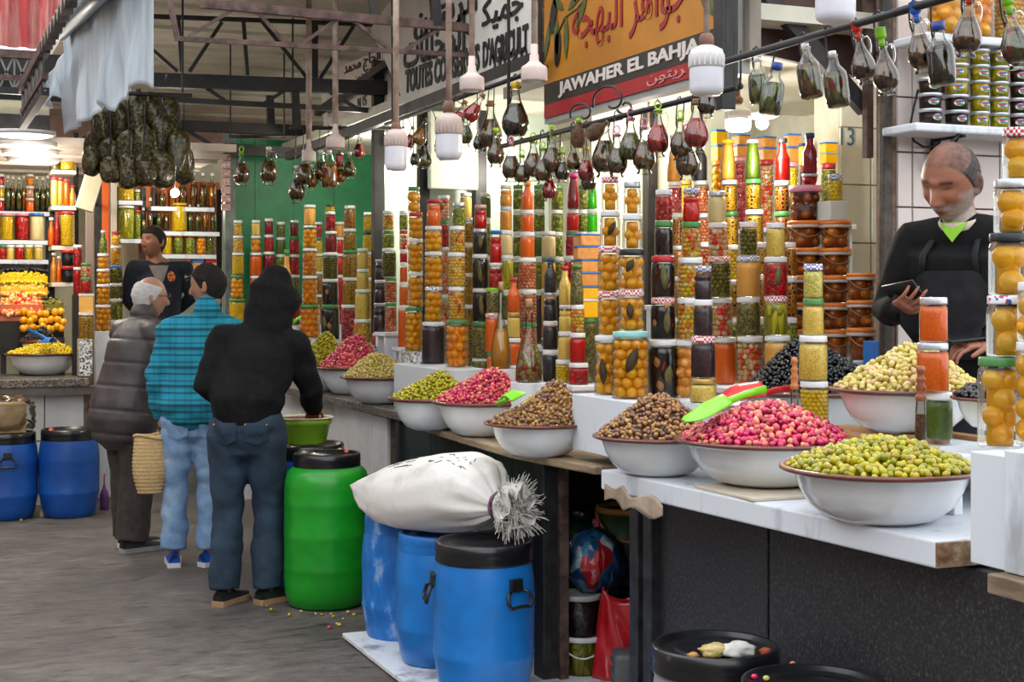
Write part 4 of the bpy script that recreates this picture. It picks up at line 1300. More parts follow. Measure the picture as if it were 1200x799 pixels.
# ------------------------------------------------------------------ far stall
def far(px, phrase, rows, X=C1X, zb=None, **k): stack(px, X, C1Z if zb is None else zb, phrase, rows, **k)
far(363, 'citrus stack on the far granite ledge', [(J, 'orange', 'green', 24, 357), (J, 'orange', 'white', 18, 323), (J, 'peach', 'white', 17, 291), (J, 'lemon', 'silver', 16, 264), (J, 'peachc', 'white', 14, 240)])
far(387, 'dark stack on the far granite ledge', [(J, 'black', 'green', 22, 357, 387, (LF(-.6, .5, .4, .2), CH(.3, .6, .5, .5), SLC(0, .4, .2))), (J, 'black', 'white', 19, 327, 387, (CH(.2, .4, .5, .2), SLC(-.3, .5, .2))), (J, 'pickle', 'white', 18, 296), (J, 'bottlered', 'white', 14, 271, 388), (J, 'redp', 'white', 12, 248), (J, 'yolive', 'black', 11, 240)])
far(410, 'stuffed olive stack on the far ledge', [(J, 'pinkonion', 'white', 19, 357, 409), (J, 'stuffed', 'white', 17, 325), (J, 'stuffed', 'green', 17, 293), (J, 'stuffed', 'white', 15, 268), (J, 'stuffedo', 'white', 13, 241)])
far(425, 'cream stack on the far ledge', [(J, 'mix', 'white', 21, 374), (J, 'mustard', 'white', 18, 339), (J, 'cream', 'white', 14, 315), (J, 'cream', 'white', 13, 291)], X=2.86)
far(446, 'dark purple stack on the far ledge', [(J, 'redp', 'white', 20, 390), ('waist', 'dark', 'silver', 17, 355), ('waist', 'dark', 'white', 15, 328), ('waist', 'dark', 'silver', 13, 304)], X=2.86)
far(473, 'carrot column beside the granite post', [(J, 'carrot', 'white', 11, 358, 472), (J, 'carrot', 'white', 10, 331), (J, 'carrot', 'white', 9, 308), (J, 'red', 'white', 9, 293), (J, 'redmix', 'red', 10, 270), (J, 'greenmix', 'white', 10, 247)], X=2.9)
step('short step under the carrot column', 2.9, 468, 479, C1Z, .1, legs_to=.95)
far(435, 'yellow mix column of the far stall', [(J, 'mix', 'white', 15, 325, 437), (J, 'mix', 'white', 15, 295, 437), (J, 'yolive', 'black', 16, 271, 433), (J, 'yolive', 'white', 14, 249, 433)], X=3.18, zb=1.36)
far(456, 'olive mix column of the far stall', [(J, 'onion', 'green', 14, 355, 458), (J, 'onion', 'green', 14, 325, 458), (J, 'pickle', 'white', 17, 291, 456), (J, 'greenmix', 'green', 14, 270, 455), (J, 'mix', 'white', 13, 247, 455)], X=2.88, zb=1.36)
def grn(px, phrase, rows): stack(px, 0, 1.36, phrase, rows, Y=C2Y)
grn(279, 'yellow column at the left of the green wall', [(J, 'yolive', 'green', 19, 350, 278), (J, 'lemon', 'green', 15, 322, 278), (J, 'yolive', 'white', 14, 296), (J, 'mix', 'white', 12, 276), (J, 'mix', 'white', 10, 258)])
grn(300, 'orange column on the green wall', [(J, 'osauce', 'white', 14, 350), (J, 'osauce', 'white', 14, 323), (J, 'osauce', 'white', 14, 296), (J, 'orange', 'white', 12, 276), (J, 'cream', 'white', 10, 258)])
grn(315, 'dark red column on the green wall', [(J, 'bottlered', 'white', 14, 350), (J, 'bottlered', 'white', 14, 322), (J, 'bottlered', 'white', 14, 295), (J, 'redp', 'white', 11, 275), (J, 'bottlered', 'white', 10, 256)])
grn(329, 'green column on the green wall', [(J, 'greenmix', 'white', 13, 350), (J, 'greensauce', 'white', 13, 325), (J, 'greenmix', 'white', 12, 298), (J, 'greensauce', 'white', 11, 278), (J, 'capers', 'white', 10, 260)])
grn(345, 'red column with a green lid on the green wall', [(J, 'redp', 'white', 14, 345), (J, 'capers', 'white', 13, 322), (J, 'redp', 'white', 12, 298), (J, 'redp', 'green', 12, 277), (J, 'bottlered', 'silver', 10, 258)])
grn(373, 'red and yellow column on the green wall', [(J, 'stuffedo', 'white', 11, 345), (J, 'stuffedo', 'white', 11, 318), (J, 'yolive', 'white', 10, 297), (J, 'yolive', 'green', 10, 278), (J, 'redp', 'silver', 9, 260)])
grn(398, 'orange and red column on the green wall', [(J, 'redp', 'white', 11, 322), (J, 'redp', 'white', 11, 297), (J, 'red', 'white', 10, 278), (J, 'tan', 'white', 10, 260)])
stack(336, 0, 1.36, 'beside the hooded man', [('box', 'osauce', 'white', 11, 352), ('bottle', 'peachc', 'green', 11, 292)], Y=11.15)
b = MB(); p = atY(336, 380, 11.15); b.box((p.x, p.y, .68), (.12, .12, 1.36)); tag(b.obj('display_block', M_wpaint), 'white block under the peach coloured bottle', 'block')
# ------------------------------------------------------------------ right foreground
def cr(label, px_a, px_b, y0, z0, z1, d, dep):
 a, c = at(px_a, 400, d), at(px_b, 400, d)
 mid_ = (a + c) / 2
 v = VIEW((px_a + px_b) / 2)
 b = crate(label, (mid_.x + .0, mid_.y, z0), (dep, (c - a).length, z1 - z0))
 return b
a = atX(1137, 500, 2.34); c = atX(1181, 500, 2.34)
RZ = 1.228
crate('tall white crate under the near lemon stack', (2.34 + .17, (a.y + c.y) / 2, .962), (.34, a.y - c.y, RZ - .962))
e = atX(1240, 500, 2.32)
crate('white crate at the right edge of the picture', (2.32 + .17, (c.y + e.y) / 2 - .005, .965), (.34, c.y - e.y - .01, 1.245 - .965))
b = MB(); f_ = atX(1181, 660, 2.30); b.box((2.45, (c.y + e.y) / 2, .94), (.34, c.y - e.y, .045), bev=.003)
tag(b.obj('plank', M_oldwood), 'weathered plank end under the right edge crate', 'plank')
for px in (1150, 1230):
 q = atX(px, 700, 2.5); b = MB(); b.box((q.x, q.y, .459), (.08, .08, .917)); tag(b.obj('counter_post', M_post), 'black post under the tall white crate' if px == 1150 else 'black post under the plank at the right edge', 'post')
RX = 2.47
stack(1172, RX, RZ, 'near lemon stack on the tall white crate', [
 (J, 'lemonp', 'green', 52, 418, 1172), (J, 'lemonp', 'fruit', 49, 346, 1181), (J, 'lemonp', 'black', 46, 273, 1182), (J, 'lemonp', 'silver', 42, 210, 1186), (J, 'lemonp', 'redcheck', 33, 150, 1192)],
 lemons=[.027, .03, .03, .03, .026])
stack(1206, 2.46, 1.245, 'lemon stack cut by the right edge', [(J, 'lemonp', 'white', 40, 400, 1211), (J, 'lemonp', 'white', 40, 330, 1213)], small=False)
stack(1096, 2.76, ZS, 'orange jars in front of the near vendor', [(J, 'greensauce', 'white', 32, 459, 1100), (J, 'carrot', 'silver', 37, 401, 1093), (J, 'carrot', 'silver', 33, 348, 1094)])
# ------------------------------------------------------------------ roof steel
def truss(label, Y, chords, webs, group='roof trusses across the alley'):
 """members given by picture points that lie in the plane at distance Y along the alley: (x1, y1, x2, y2, thickness px)"""
 t = thing('roof_truss', label, 'truss', (0, 0, 0), group)
 def seg(nm, x1, y1, x2, y2, th, m):
  a, c = atY(x1, y1, Y), atY(x2, y2, Y)
  w = th / F * (a - Vector((0, 0, HC))).length
  b = MB(); b.bar(a, c, w * .8, w); b.obj(nm, m, t)
 for c in chords: seg('chord', *c[:5], c[5] if len(c) > 5 else M_steel)
 for c in webs: seg('web_bar', *c[:5], c[5] if len(c) > 5 else M_steel)
 return t
truss('nearest brown lattice truss crossing above the alley', 7.12,
      [(236, 4, 624, 40, 10, M_rust), (205, 45, 640, 70, 5.5, M_rust)],
      [(197, -8, 208, 46, 6, M_rust), (222, 42, 272, 12, 4, M_rust), (300, 12, 334, 50, 4, M_rust), (354, 51, 396, 22, 4, M_rust), (414, 24, 456, 57, 4, M_rust), (475, 58, 517, 33, 4, M_rust), (545, 36, 588, 64, 4, M_rust), (593, 66, 622, 48, 4, M_rust),
       (433, -20, 438, 22, 7, M_steel), (508, -20, 512, 30, 11, M_steel)])
truss('second black truss with a tall web and heavy lower chord', 9.43,
      [(172, 19, 470, 30, 5), (178, 94, 466, 104, 16), (165, 115, 486, 132, 6)],
      [(209, 20, 213, 84, 4), (285, 22, 290, 88, 4), (367, 26, 367, 92, 11), (175, 55, 208, 84, 4), (260, 26, 222, 84, 4), (305, 23, 360, 92, 4), (414, 31, 375, 92, 4), (237, 100, 268, 121, 4), (308, 122, 340, 102, 4), (380, 104, 420, 128, 4), (345, 104, 348, 150, 9)])
truss('third black truss near the far green wall', 11.4,
      [(112, 143, 470, 158, 12), (75, 166, 272, 172, 5), (262, 174, 350, 180, 12)],
      [(88, 168, 118, 150, 4), (215, 150, 250, 171, 4), (316, 112, 318, 152, 8), (160, 150, 190, 169, 3)])
# long beam over the front of the stalls
b = MB(); p0, p1 = atX(338, 183, 2.66), atX(632, 68, 2.66)
b.bar(p0, p1, .05, .06); tag(b.obj('long_beam', M_steel), 'long dark beam running over the stall fronts', 'beam')
b = MB(); p0, p1 = atX(372, 132, 2.9), atX(556, 5, 2.9)
b.bar(p0, p1, .05, .05); tag(b.obj('long_beam', M_steel), 'dark rafter above the lettered white boards', 'beam')
# brown panel and brace above the near stall
b = MB()
Yb = 4.75
pts = [atY(x, y, Yb) for x, y in ((856, -60), (1040, -60), (1040, 100), (985, 84), (905, 66), (856, 60))]
b.prism([(p.x, p.z) for p in pts], .03, Matrix(((1, 0, 0, 0), (0, 0, 1, Yb), (0, 1, 0, 0), (0, 0, 0, 1))))
tag(b.obj('board', mat('brown_plywood', '#3a2622', '#523832', .7, scale=5, bmp=.1)), 'brown plywood panel above the near stall', 'board')
b = MB(); b.bar(atY(893, -12, 4.66), atY(1014, 128, 4.66), .04, .06); tag(b.obj('brace', M_steel), 'black diagonal brace in front of the brown panel', 'brace')
b = MB(); b.bar(atY(1017, -30, 4.62), atY(1017, 185, 4.62), .03, .03); tag(b.obj('rail', M_rust), 'thin steel rail hanging beside the white block wall', 'rail')
b = MB(); q = atX(876, 0, 2.82); b.box((q.x, q.y, 2.98), (.05, .11, 1.05), bev=.004)
struct(b.obj('trim_5', mat('grey_timber', '#6f675c', '#8f867a', .8, scale=12, bmp=.3, stretch=(1, 1, .2))))
q = atX(849, 0, 2.72); b = MB(); b.box((q.x, q.y, 2.92), (.06, .06, 1.3), bev=.004); struct(b.obj('trim_6', M_steel))
# ------------------------------------------------------------------ signs
SX = 2.75
def board_on_X(name, X, pts, th, m, label, cat='sign'):
 W_ = [atX(x, y, X) for x, y in pts]
 b = MB()
 b.prism([(p.y, p.z) for p in W_][::-1], th, Matrix(((0, 0, 1, X), (1, 0, 0, 0), (0, 1, 0, 0), (0, 0, 0, 1))))
 return tag(b.obj(name, m), label, cat)
ya, yb_ = atX(637, 100, SX).y, atX(858, 60, SX).y
zb0, zb1, zb2, zb3 = 2.405, 2.43, 2.492, 2.588
ztop = 3.25
sg = thing('shop_sign', 'large yellow painted sign with olive branch and red Arabic lettering', 'sign', (SX, (ya + yb_) / 2, 0))
Ls = ya - yb_
M_yel = mat('yellow_sign_paint', '#a8690c', '#bd7c14', .45, scale=3)
M_bandb = mat('dark_sign_band', '#241d16', '#2e261c', .5, scale=4)
M_bandr = mat('red_sign_band', '#8f0f16', '#a5161c', .45, scale=4)
def flat(nm, y0, y1, z0, z1, m, x=-.002, th=.004):
 b = MB(); b.box((x, (y0 + y1) / 2, (z0 + z1) / 2), (th, abs(y1 - y0), z1 - z0)); return b.obj(nm, m, sg)
b = MB(); b.box((.04, 0, (zb0 + ztop) / 2), (.07, Ls, ztop - zb0)); b.obj('backing', mat('grey_sign_frame', '#8f8f8c', '#a5a5a0', .5, scale=6), sg)
flat('panel', -Ls / 2 + .015, Ls / 2 - .015, zb3, ztop - .01, M_yel)
flat('band', -Ls / 2 + .015, Ls / 2 - .015, zb2, zb3 - .001, M_bandb)
flat('band', -Ls / 2 + .015, Ls / 2 - .015, zb1, zb2 - .001, M_bandr)
M_letter = mat('white_letters', '#cfc6bc', None, .5)
M_redl = mat('red_letters', '#8f0d14', None, .45)
def sign_text(txt, y_far, y_near, z0, z1, m, nm='lettering', bold=.02, parent=sg, X=-.005, shear=0, origin=(SX, 0, 0), tilt=0.0):
 me = fit_text(text_mesh(txt, m, 1, bold, .002, shear), abs(y_far - y_near), z1 - z0)
 if tilt:
  me.transform(Matrix.Rotation(tilt, 4, 'Z'))
 me.transform(FACE_ALLEY)
 o = link(nm, me, parent)
 o.location = (X, (y_far + y_near) / 2 - parent.location.y, (z0 + z1) / 2)
 return o
sign_text('JAWAHER EL BAHJA', atX(656, 100, SX).y, atX(822, 60, SX).y, zb2 + .012, zb3 - .012, M_letter, bold=.035)
# Arabic presentation forms, in the order they stand from left to right
A_BAHJA = ar(0xFE94, 0xFEA0, 0xFEEC, 0xFE92, 0xFEDF, 0xFE8D)
A_JAWAHER = ar(0xFEAE, 0xFEEB, 0xFE8D, 0xFEEE, 0xFE9F)
sign_text(A_BAHJA + ' ' + A_JAWAHER, atX(672, 60, SX).y, atX(806, 20, SX).y, 2.66, 2.92, M_redl, bold=.008, tilt=-.04)
sign_text(ar(0xFEE6, 0xFEEE, 0xFE98, 0xFEF3, 0xFEAE), atX(760, 100, SX).y, atX(806, 90, SX).y, zb1 + .01, zb2 - .012, mat('pink_white_letters', '#c98a84', None, .5), bold=.0)
M_oliveleaf = mat('painted_leaf', '#3c4416', '#56601f', .5, scale=20)
M_oliveblk = mat('painted_olive', '#1c1712', '#2a231a', .4, scale=12)
def leaf_on_sign(px, py, w, h, ang, m, nm):
 p = atX(px, py, SX)
 b = MB()
 P = [(0, -h / 2), (w * .32, -h * .3), (w * .5, 0), (w * .34, h * .28), (0, h / 2), (-w * .34, h * .28), (-w * .5, 0), (-w * .32, -h * .3)] if nm == 'painted_leaf' else [(w / 2 * cos(a), h / 2 * sin(a)) for a in np.linspace(0, 2 * pi, 17)[:-1]]
 b.prism(P, .002, Matrix.Translation((-.007, p.y - sg.location.y, p.z)) @ FACE_ALLEY @ Matrix.Rotation(ang, 4, 'Z'))
 b.obj(nm, m, sg)
for px, py, w, h, a in ((655, 4, .05, .16, 1.0), (676, -2, .05, .18, -1.1), (683, 14, .05, .17, -.75), (643, 48, .05, .2, -.35), (654, 43, .06, .2, .1), (665, 44, .055, .2, 0.0), (841, 14, .04, .22, .5), (829, 2, .05, .16, .7)):
 leaf_on_sign(px, py, w, h, a, M_oliveleaf, 'painted_leaf')
for px, py, w, h, a in ((650, 20, .075, .16, -.25), (655, 57, .07, .17, -.1)):
 leaf_on_sign(px, py, w, h, a, M_oliveblk, 'painted_olive')
b = MB()
b.tube([(-.006, atX(x, y, SX).y - sg.location.y, atX(x, y, SX).z) for x, y in ((690, -6), (678, 10), (664, 20), (655, 40))], .005, 5); b.obj('painted_stem', M_oliveleaf, sg)
M_wsign = mat('grubby_white_board', '#c2bdb3', '#d8d3ca', .7, scale=3)
M_blkl = mat('black_letters', '#141414', None, .6)
s2 = board_on_X('lettered_board', 2.72, [(434, 34), (477, 128), (623, 76), (623, -60), (500, -60)], .03, M_wsign, 'large grey-white board with black French and Arabic lettering')
def text_on(s, X, txt, xa, ya_, xb, yb2, h, m=M_blkl, bold=.02, shear=0.0):
 """lettering whose middle line runs between two picture points"""
 p, q = atX(xa, ya_, X), atX(xb, yb2, X)
 L = (q - p).length
 me = fit_text(text_mesh(txt, m, 1, bold, .002, shear), L, h)
 ang = math.atan2(q.z - p.z, -(q.y - p.y))
 me.transform(Matrix.Rotation(ang, 4, 'Z'))
 me.transform(FACE_ALLEY)
 o = link('lettering', me, s)
 c = (p + q) / 2
 o.location = (X - .004, c.y, c.z)
 return o
text_on(s2, 2.72, 'TOUTES CONSERVES', 476, 96, 563, 66, .14, bold=.03)
text_on(s2, 2.72, "D'AGRICULT", 567, 64, 620, 43, .14, bold=.03)
text_on(s2, 2.72, ar(0xFE95, 0xFE8E, 0xFEE0, 0xFEE0, 0xFEA8, 0xFEE4, 0xFEDF, 0xFE8D), 474, 62, 546, 36, .20, bold=.02)
text_on(s2, 2.72, ar(0xFEE5, 0xFEEE, 0xFE98, 0xFEF3, 0xFEB0, 0xFEDF, 0xFE8D), 486, 30, 560, 0, .2, bold=.02)
text_on(s2, 2.72, ar(0xFEDC, 0xFEF4, 0xFEE4, 0xFE9F), 566, 20, 614, 2, .17, bold=.02)
text_on(s2, 2.72, ar(0xFEAA, 0xFEE4, 0xFEA4, 0xFEE3), 574, 76, 619, 60, .1, bold=.0)
s3 = board_on_X('lettered_board', 2.98, [(376, 108), (398, 78), (447, 58), (466, 122), (380, 152)], .03, M_wsign, 'smaller grey-white board with black Arabic lettering above the far stall')
text_on(s3, 2.98, ar(0xFEAA, 0xFEE4, 0xFEA4, 0xFEE3, ) + ' ' + ar(0xFE9D, 0xFE8E, 0xFEA4, 0xFEDF, 0xFE8D), 404, 84, 446, 66, .13, bold=.0)
text_on(s3, 2.98, ar(0xFEE5, 0xFEEE, 0xFE98, 0xFEF3, 0xFEAF) + ' ' + ar(0xFEDF, 0xFEE0, 0xFE92, 0xFEF4, 0xFECA), 416, 94, 447, 82, .08, bold=.0)
text_on(s3, 2.98, 'N 15', 420, 121, 430, 117, .07, bold=.0)
# ------------------------------------------------------------------ rods and hanging bottles
def rod(label, X, pxa, ya_, pxb, yb2, r=.011):
 b = MB(); p, q = atX(pxa, ya_, X), atX(pxb, yb2, X)
 z = (p.z + q.z) / 2
 p.z = q.z = z
 b.tube([p, q], r, 10)
 tag(b.obj('hanging_rod', M_steel), label, 'rod')
 return z
R1X, R2X, R0X = 2.55, 2.3, 2.58
R1Z = rod('dark steel rod with hanging bottles below the yellow sign', R1X, 588, 170, 868, 103)
R2Z = rod('dark steel rod with hanging bottles at the near stall', R2X, 848, 75, 1290, -58)
R0Z = rod('dark rod with hanging bottles below the lettered white board', R0X, 452, 146, 640, 78)
# rod hangers
for X, px, z in ((R1X, 596, R1Z), (R1X, 862, R1Z), (R2X, 852, R2Z), (R2X, 1040, R2Z), (R0X, 460, R0Z), (R0X, 633, R0Z)):
 p = atX(px, 100, X); b = MB(); b.box((p.x, p.y, (z + 3.45) / 2 if X != R2X else (z + 2.75) / 2), (.012, .012, (3.45 if X != R2X else 2.75) - z))
 tag(b.obj('rod_hanger', M_steel), f'thin steel hanger of the rod near {"the lemon stacks" if px == 862 else "the large white bulb" if px == 852 else ("the near vendor" if px == 1040 else "the far end " + str({596: "of the sign rod", 460: "of the board rod", 633: "below the board edge"}[px]))}', 'hanger')
p = atX(868, 62, R2X); b = MB(); b.tube([(0, 0, .02), (0, 0, -.05), (.0, .004, -.085), (0, .018, -.098), (0, .03, -.085), (0, .032, -.07)], .0035, 6); p.z = R2Z; tag(b.obj('rod_hook', M_steel, None, p), 'empty black hook on the near rod beside the large white bulb', 'hook')
# scroll bracket on rod 1
sb = thing('scroll_bracket', 'wrought iron scroll bracket on the rod below the yellow sign', 'bracket', (0, 0, 0))
for cx, cy, rr, dr in ((683, 133, 15, 1), (716, 118, 22, 1), (733, 125, 10, -1)):
 pts = []
 for k in range(22):
  a = 3.5 - dr * k * .26
  q = rr * (1 - .032 * k)
  pts.append(atX(cx + q * cos(a), cy - q * sin(a), R1X + .02))
 b = MB(); b.tube(pts, .005, 6); b.obj('scroll', M_steel, sb)
b = MB(); p = atX(706, 142, R1X); b.box((p.x + .01, p.y, p.z), (.012, .3, .02)); b.obj('strap', M_steel, sb)
def oil(name, cols, size=.018, st=(1, 1, .4)):
 m = cells(name, cols, size * .6, rough=.12, brine=cols[0], gap=.05, bmp=.1, stretch=st, coat=.8)
 boost(m, 1.55, 1.0)
 return m
OIL = {
 'amber': (oil('amber_herb_oil', ['#4a2c10', '#6a4418', '#3a240e', '#7a5420', '#56340f', '#2e2410']), 'amber'),
 'olive': (oil('olive_herb_oil', ['#4a4414', '#6a5c1c', '#38340f', '#7a1e12', '#5a4c16', '#2e2c10']), 'olive brown'),
 'red': (oil('red_chili_oil', ['#8a1010', '#a31816', '#740c0c', '#b8241c']), 'red'),
 'dark': (oil('dark_herb_oil', ['#241a10', '#34281a', '#1c140c', '#43301a']), 'dark brown'),
 'green': (oil('green_herb_oil', ['#3e4418', '#5a5e22', '#2c3012', '#6e6c2c']), 'greenish'),
 'gold': (oil('gold_herb_oil', ['#8a5a14', '#a8741c', '#6a400e', '#8a2a14']), 'golden'),
}
M_bg = glass_mat('bottle_glass', '#f4f6f0', 1.9, .02)
STP = {}
for nm, c in (('green', '#7fbf1e'), ('lime', '#a8d020'), ('pink', '#e08aa8'), ('blue', '#1f5fc0'), ('red', '#c8201e'), ('yellow', '#e0b81e'), ('navy', '#1f3f8a'), ('cork', '#b0906a'), ('white', '#e6e2de'), ('brown', '#8a5a30')):
 STP[nm] = mat(nm + '_stopper', c, None, .35)
_dc = {}
def decanter(px, y0, y1, X, zrod, col, stop, style, label, tilt=0.0, Y=None, group='oil bottles hanging from hooks', w=None, wire=None):
 d = dX(px, X) if Y is None else dY(px, Y)
 H = (y1 - y0) / F * d
 p = at(px, y1, d)
 hs = {'ring': .16, 'spiral': .24, 'cork': .07, 'cap': .09, 'none': 0.0}[style.split('-')[0]]
 hg = H * (1 - hs)
 flatb = style.endswith('flat')
 Rw = (w / 2 / F * d) if w else hg * (.25 if not flatb else .235)
 key = (round(hg, 3), round(Rw, 3), col, flatb)
 if key not in _dc:
  if flatb:
   g = [(0, 0), (Rw * .8, 0), (Rw * .92, hg * .03), (Rw, hg * .2), (Rw, hg * .55), (Rw * .92, hg * .66), (Rw * .45, hg * .8), (Rw * .38, hg * .95), (Rw * .45, hg), (Rw * .3, hg)]
  else:
   g = [(0, .01 * hg), (Rw * .62, 0), (Rw * .68, hg * .02), (Rw * .5, hg * .07), (Rw * .72, hg * .13), (Rw * .96, hg * .24), (Rw, hg * .33), (Rw * .93, hg * .44), (Rw * .68, hg * .59), (Rw * .42, hg * .74), (Rw * .32, hg * .84), (Rw * .31, hg * .93), (Rw * .42, hg * .97), (Rw * .42, hg), (Rw * .26, hg)]
  c = [(0, hg * .09)] + [(r * .93, max(z, hg * (.1 if not flatb else .03))) for r, z in g[4 if not flatb else 1:-6 if not flatb else -4]] + ([(Rw * .5, hg * .68), (0, hg * .68)] if not flatb else [(0, g[-5][1])])
  _dc[key] = (MB().lathe(g, 20).mesh('glass', [M_bg]), MB().lathe(c, 18).mesh('contents', [OIL[col][0]]))
 gm, cm = _dc[key]
 t = thing('oil_bottle', label, 'bottle', p, group)
 link('glass', gm, t); link('contents', cm, t)
 m = STP[stop]
 b = MB()
 if style.startswith('ring'):
  r = H * .055
  b.lathe([(0, hg * .94), (Rw * .25, hg * .94), (Rw * .27, hg), (Rw * .34, hg * 1.0), (Rw * .2, hg * 1.03), (0, hg * 1.03)], 10)
  b.tube([(r * cos(a) * CS, -r * cos(a) * SN, hg * 1.03 + r * 1.3 + r * 1.3 * sin(a)) for a in np.linspace(0, 2 * pi, 15)[:-1]], H * .016, 6, closed=True)
 elif style.startswith('spiral'):
  n = 9
  prof = [(0, hg * .9)]
  for k in range(n):
   z = hg * .92 + (H * 1.0 - hg * .92) * k / n
   q = Rw * .24 if k < 4 else Rw * .42
   prof += [(q * .82, z), (q * 1.05, z + H * .012)]
  b.lathe(prof + [(0, H)], 14)
 elif style.startswith('cork'):
  b.lathe([(0, hg * .95), (Rw * .28, hg * .95), (Rw * .33, H * .985), (Rw * .3, H), (0, H)], 12)
 elif style.startswith('cap'):
  b.lathe([(Rw * .42, hg * .94), (Rw * .5, hg * .95), (Rw * .5, H * .99), (0, H)], 14)
 if style != 'none':
  b.obj('stopper', m, t)
 if not flatb and (len(label) % 3 or style.startswith('spiral')):
  b = MB()
  b.tube([(Rw * CS * u, -Rw * SN * u, hg * z) for u, z in ((.33, .93), (.7, .95), (.86, .86), (.86, .74), (.72, .62), (.66, .585))], H * .018, 6)
  b.obj('handle', M_bg, t)
 if zrod is not None:
  b = MB()
  top = zrod - p.z
  hook_z = hg * .9
  s = .012
  b.tube([(0, Rw * .45, hook_z - .012), (0, Rw * .62, hook_z - .018), (0, Rw * .78, hook_z), (0, Rw * .78, hook_z + .02), (0, .02, top + .012), (0, 0, top + .018), (0, -.012, top + .006)] if top > hook_z + .02 else
               [(0, Rw * .45, hook_z - .012), (0, Rw * .7, hook_z), (0, Rw * .5, hook_z + .03)], .0028, 5)
  b.obj('hook', M_steel, t)
 t.rotation_euler = (0, 0, 0)
 if tilt:
  v = VIEW(px)
  R_ = Matrix.Rotation(tilt, 4, v)
  piv = Vector((0, 0, H))
  t.rotation_euler = R_.to_euler()
  t.location = p + piv - (R_ @ piv)
 if wire:
  I = t.matrix_basis.inverted()
  a = t.matrix_basis @ Vector((0, 0, hg * .92))
  b = MB(); b.tube([(I @ a)[:], (I @ Vector((wire[0], a.y, wire[1])))[:]], .0025, 5); b.obj('hook', M_steel, t)
 return t
near = [(887, 67, 122, 'green', 'white', 'cork-flat', .06), (911, 73, 135, 'green', 'navy', 'cap-flat', -.16), (943, 51, 116, 'olive', 'white', 'cork-flat', .14), (975, 60, 126, 'olive', 'white', 'cork-flat', .12), (1002, 24, 100, 'amber', 'red', 'spiral', .18), (1031, 31, 112, 'amber', 'green', 'spiral', .12),
  (1071, 1, 87, 'amber', 'blue', 'spiral', .14), (1099, 25, 100, 'dark', 'navy', 'cap-flat', .08), (1137, -22, 67, 'amber', 'red', 'spiral', -.05), (1179, -10, 82, 'olive', 'green', 'spiral', .16)]
for i, (px, y0, y1, c, s, st, tl) in enumerate(near):
 decanter(px, y0, y1, R2X, R2Z, c, s, st, f'{OIL[c][1]} oil bottle, {s} {st.split("-")[0]}, {("first second third fourth fifth sixth seventh eighth ninth tenth".split())[i]} along the near rod', -tl)
r1 = [(599, 160, 213, 'olive', 'pink', 'ring'), (612, 176, 217, 'olive', 'lime', 'ring'), (625, 156, 212, 'amber', 'lime', 'ring'), (636, 166, 216, 'olive', 'lime', 'ring'), (647, 148, 207, 'olive', 'lime', 'ring'), (659, 172, 214, 'dark', 'lime', 'ring'), (672, 166, 202, 'olive', 'white', 'cork'), (687, 172, 215, 'red', 'yellow', 'cork'),
      (709, 140, 208, 'olive', 'white', 'cork'), (723, 148, 208, 'olive', 'pink', 'ring'), (739, 128, 193, 'green', 'pink', 'ring'), (755, 139, 204, 'olive', 'pink', 'ring'), (771, 119, 184, 'red', 'lime', 'ring'), (797, 130, 188, 'amber', 'lime', 'ring'), (805, 146, 211, 'olive', 'pink', 'ring'), (816, 116, 178, 'red', 'brown', 'cork'), (828, 92, 138, 'dark', 'brown', 'none')]
nth = 'first second third fourth fifth sixth seventh eighth ninth tenth eleventh twelfth thirteenth fourteenth fifteenth sixteenth seventeenth'.split()
for i, (px, y0, y1, c, s, st) in enumerate(r1):
 decanter(px, y0, y1, R1X + (i % 3 - 1) * .035, R1Z, c, s, st, f'{OIL[c][1]} oil bottle, {s + " " + st if st != "none" else "no stopper"}, {nth[i]} along the sign rod')
r0 = [(604, 96, 166, 'dark', 'yellow', 'cork', 0), (581, 150, 196, 'olive', 'lime', 'cork', 0), (575, 118, 178, 'olive', 'brown', 'cork', 0), (567, 110, 150, 'red', 'brown', 'cork', -.55), (561, 150, 178, 'dark', 'brown', 'none', 0), (546, 118, 158, 'red', 'brown', 'cork', -.4), (534, 145, 166, 'amber', 'brown', 'none', 0), (512, 138, 188, 'olive', 'yellow', 'ring', .2), (500, 138, 175, 'gold', 'brown', 'cork', -.35), (499, 170, 198, 'olive', 'brown', 'none', 0), (484, 148, 176, 'red', 'brown', 'cork', -.2), (486, 172, 196, 'dark', 'brown', 'none', 0), (473, 148, 168, 'gold', 'brown', 'cork', -.3), (644, 200, 236, 'red', 'brown', 'none', 0), (690, 190, 226, 'amber', 'brown', 'none', 0), (545, 128, 172, 'green', 'pink', 'ring', 0)]
for i, (px, y0, y1, c, s, st, tl) in enumerate(r0):
 X = R0X if px < 620 else R1X - .03
 decanter(px, y0, y1, X + (i % 3) * .03, None if tl else (R0Z if px < 620 else R1Z), c, s, st, f'{OIL[c][1]} oil bottle, {s + " " + st if st != "none" else "bare neck"}, {nth[i]} in the cluster under the lettered board', -tl, group='oil bottles clustered under the lettered board', wire=(R0X, R0Z) if tl else None)
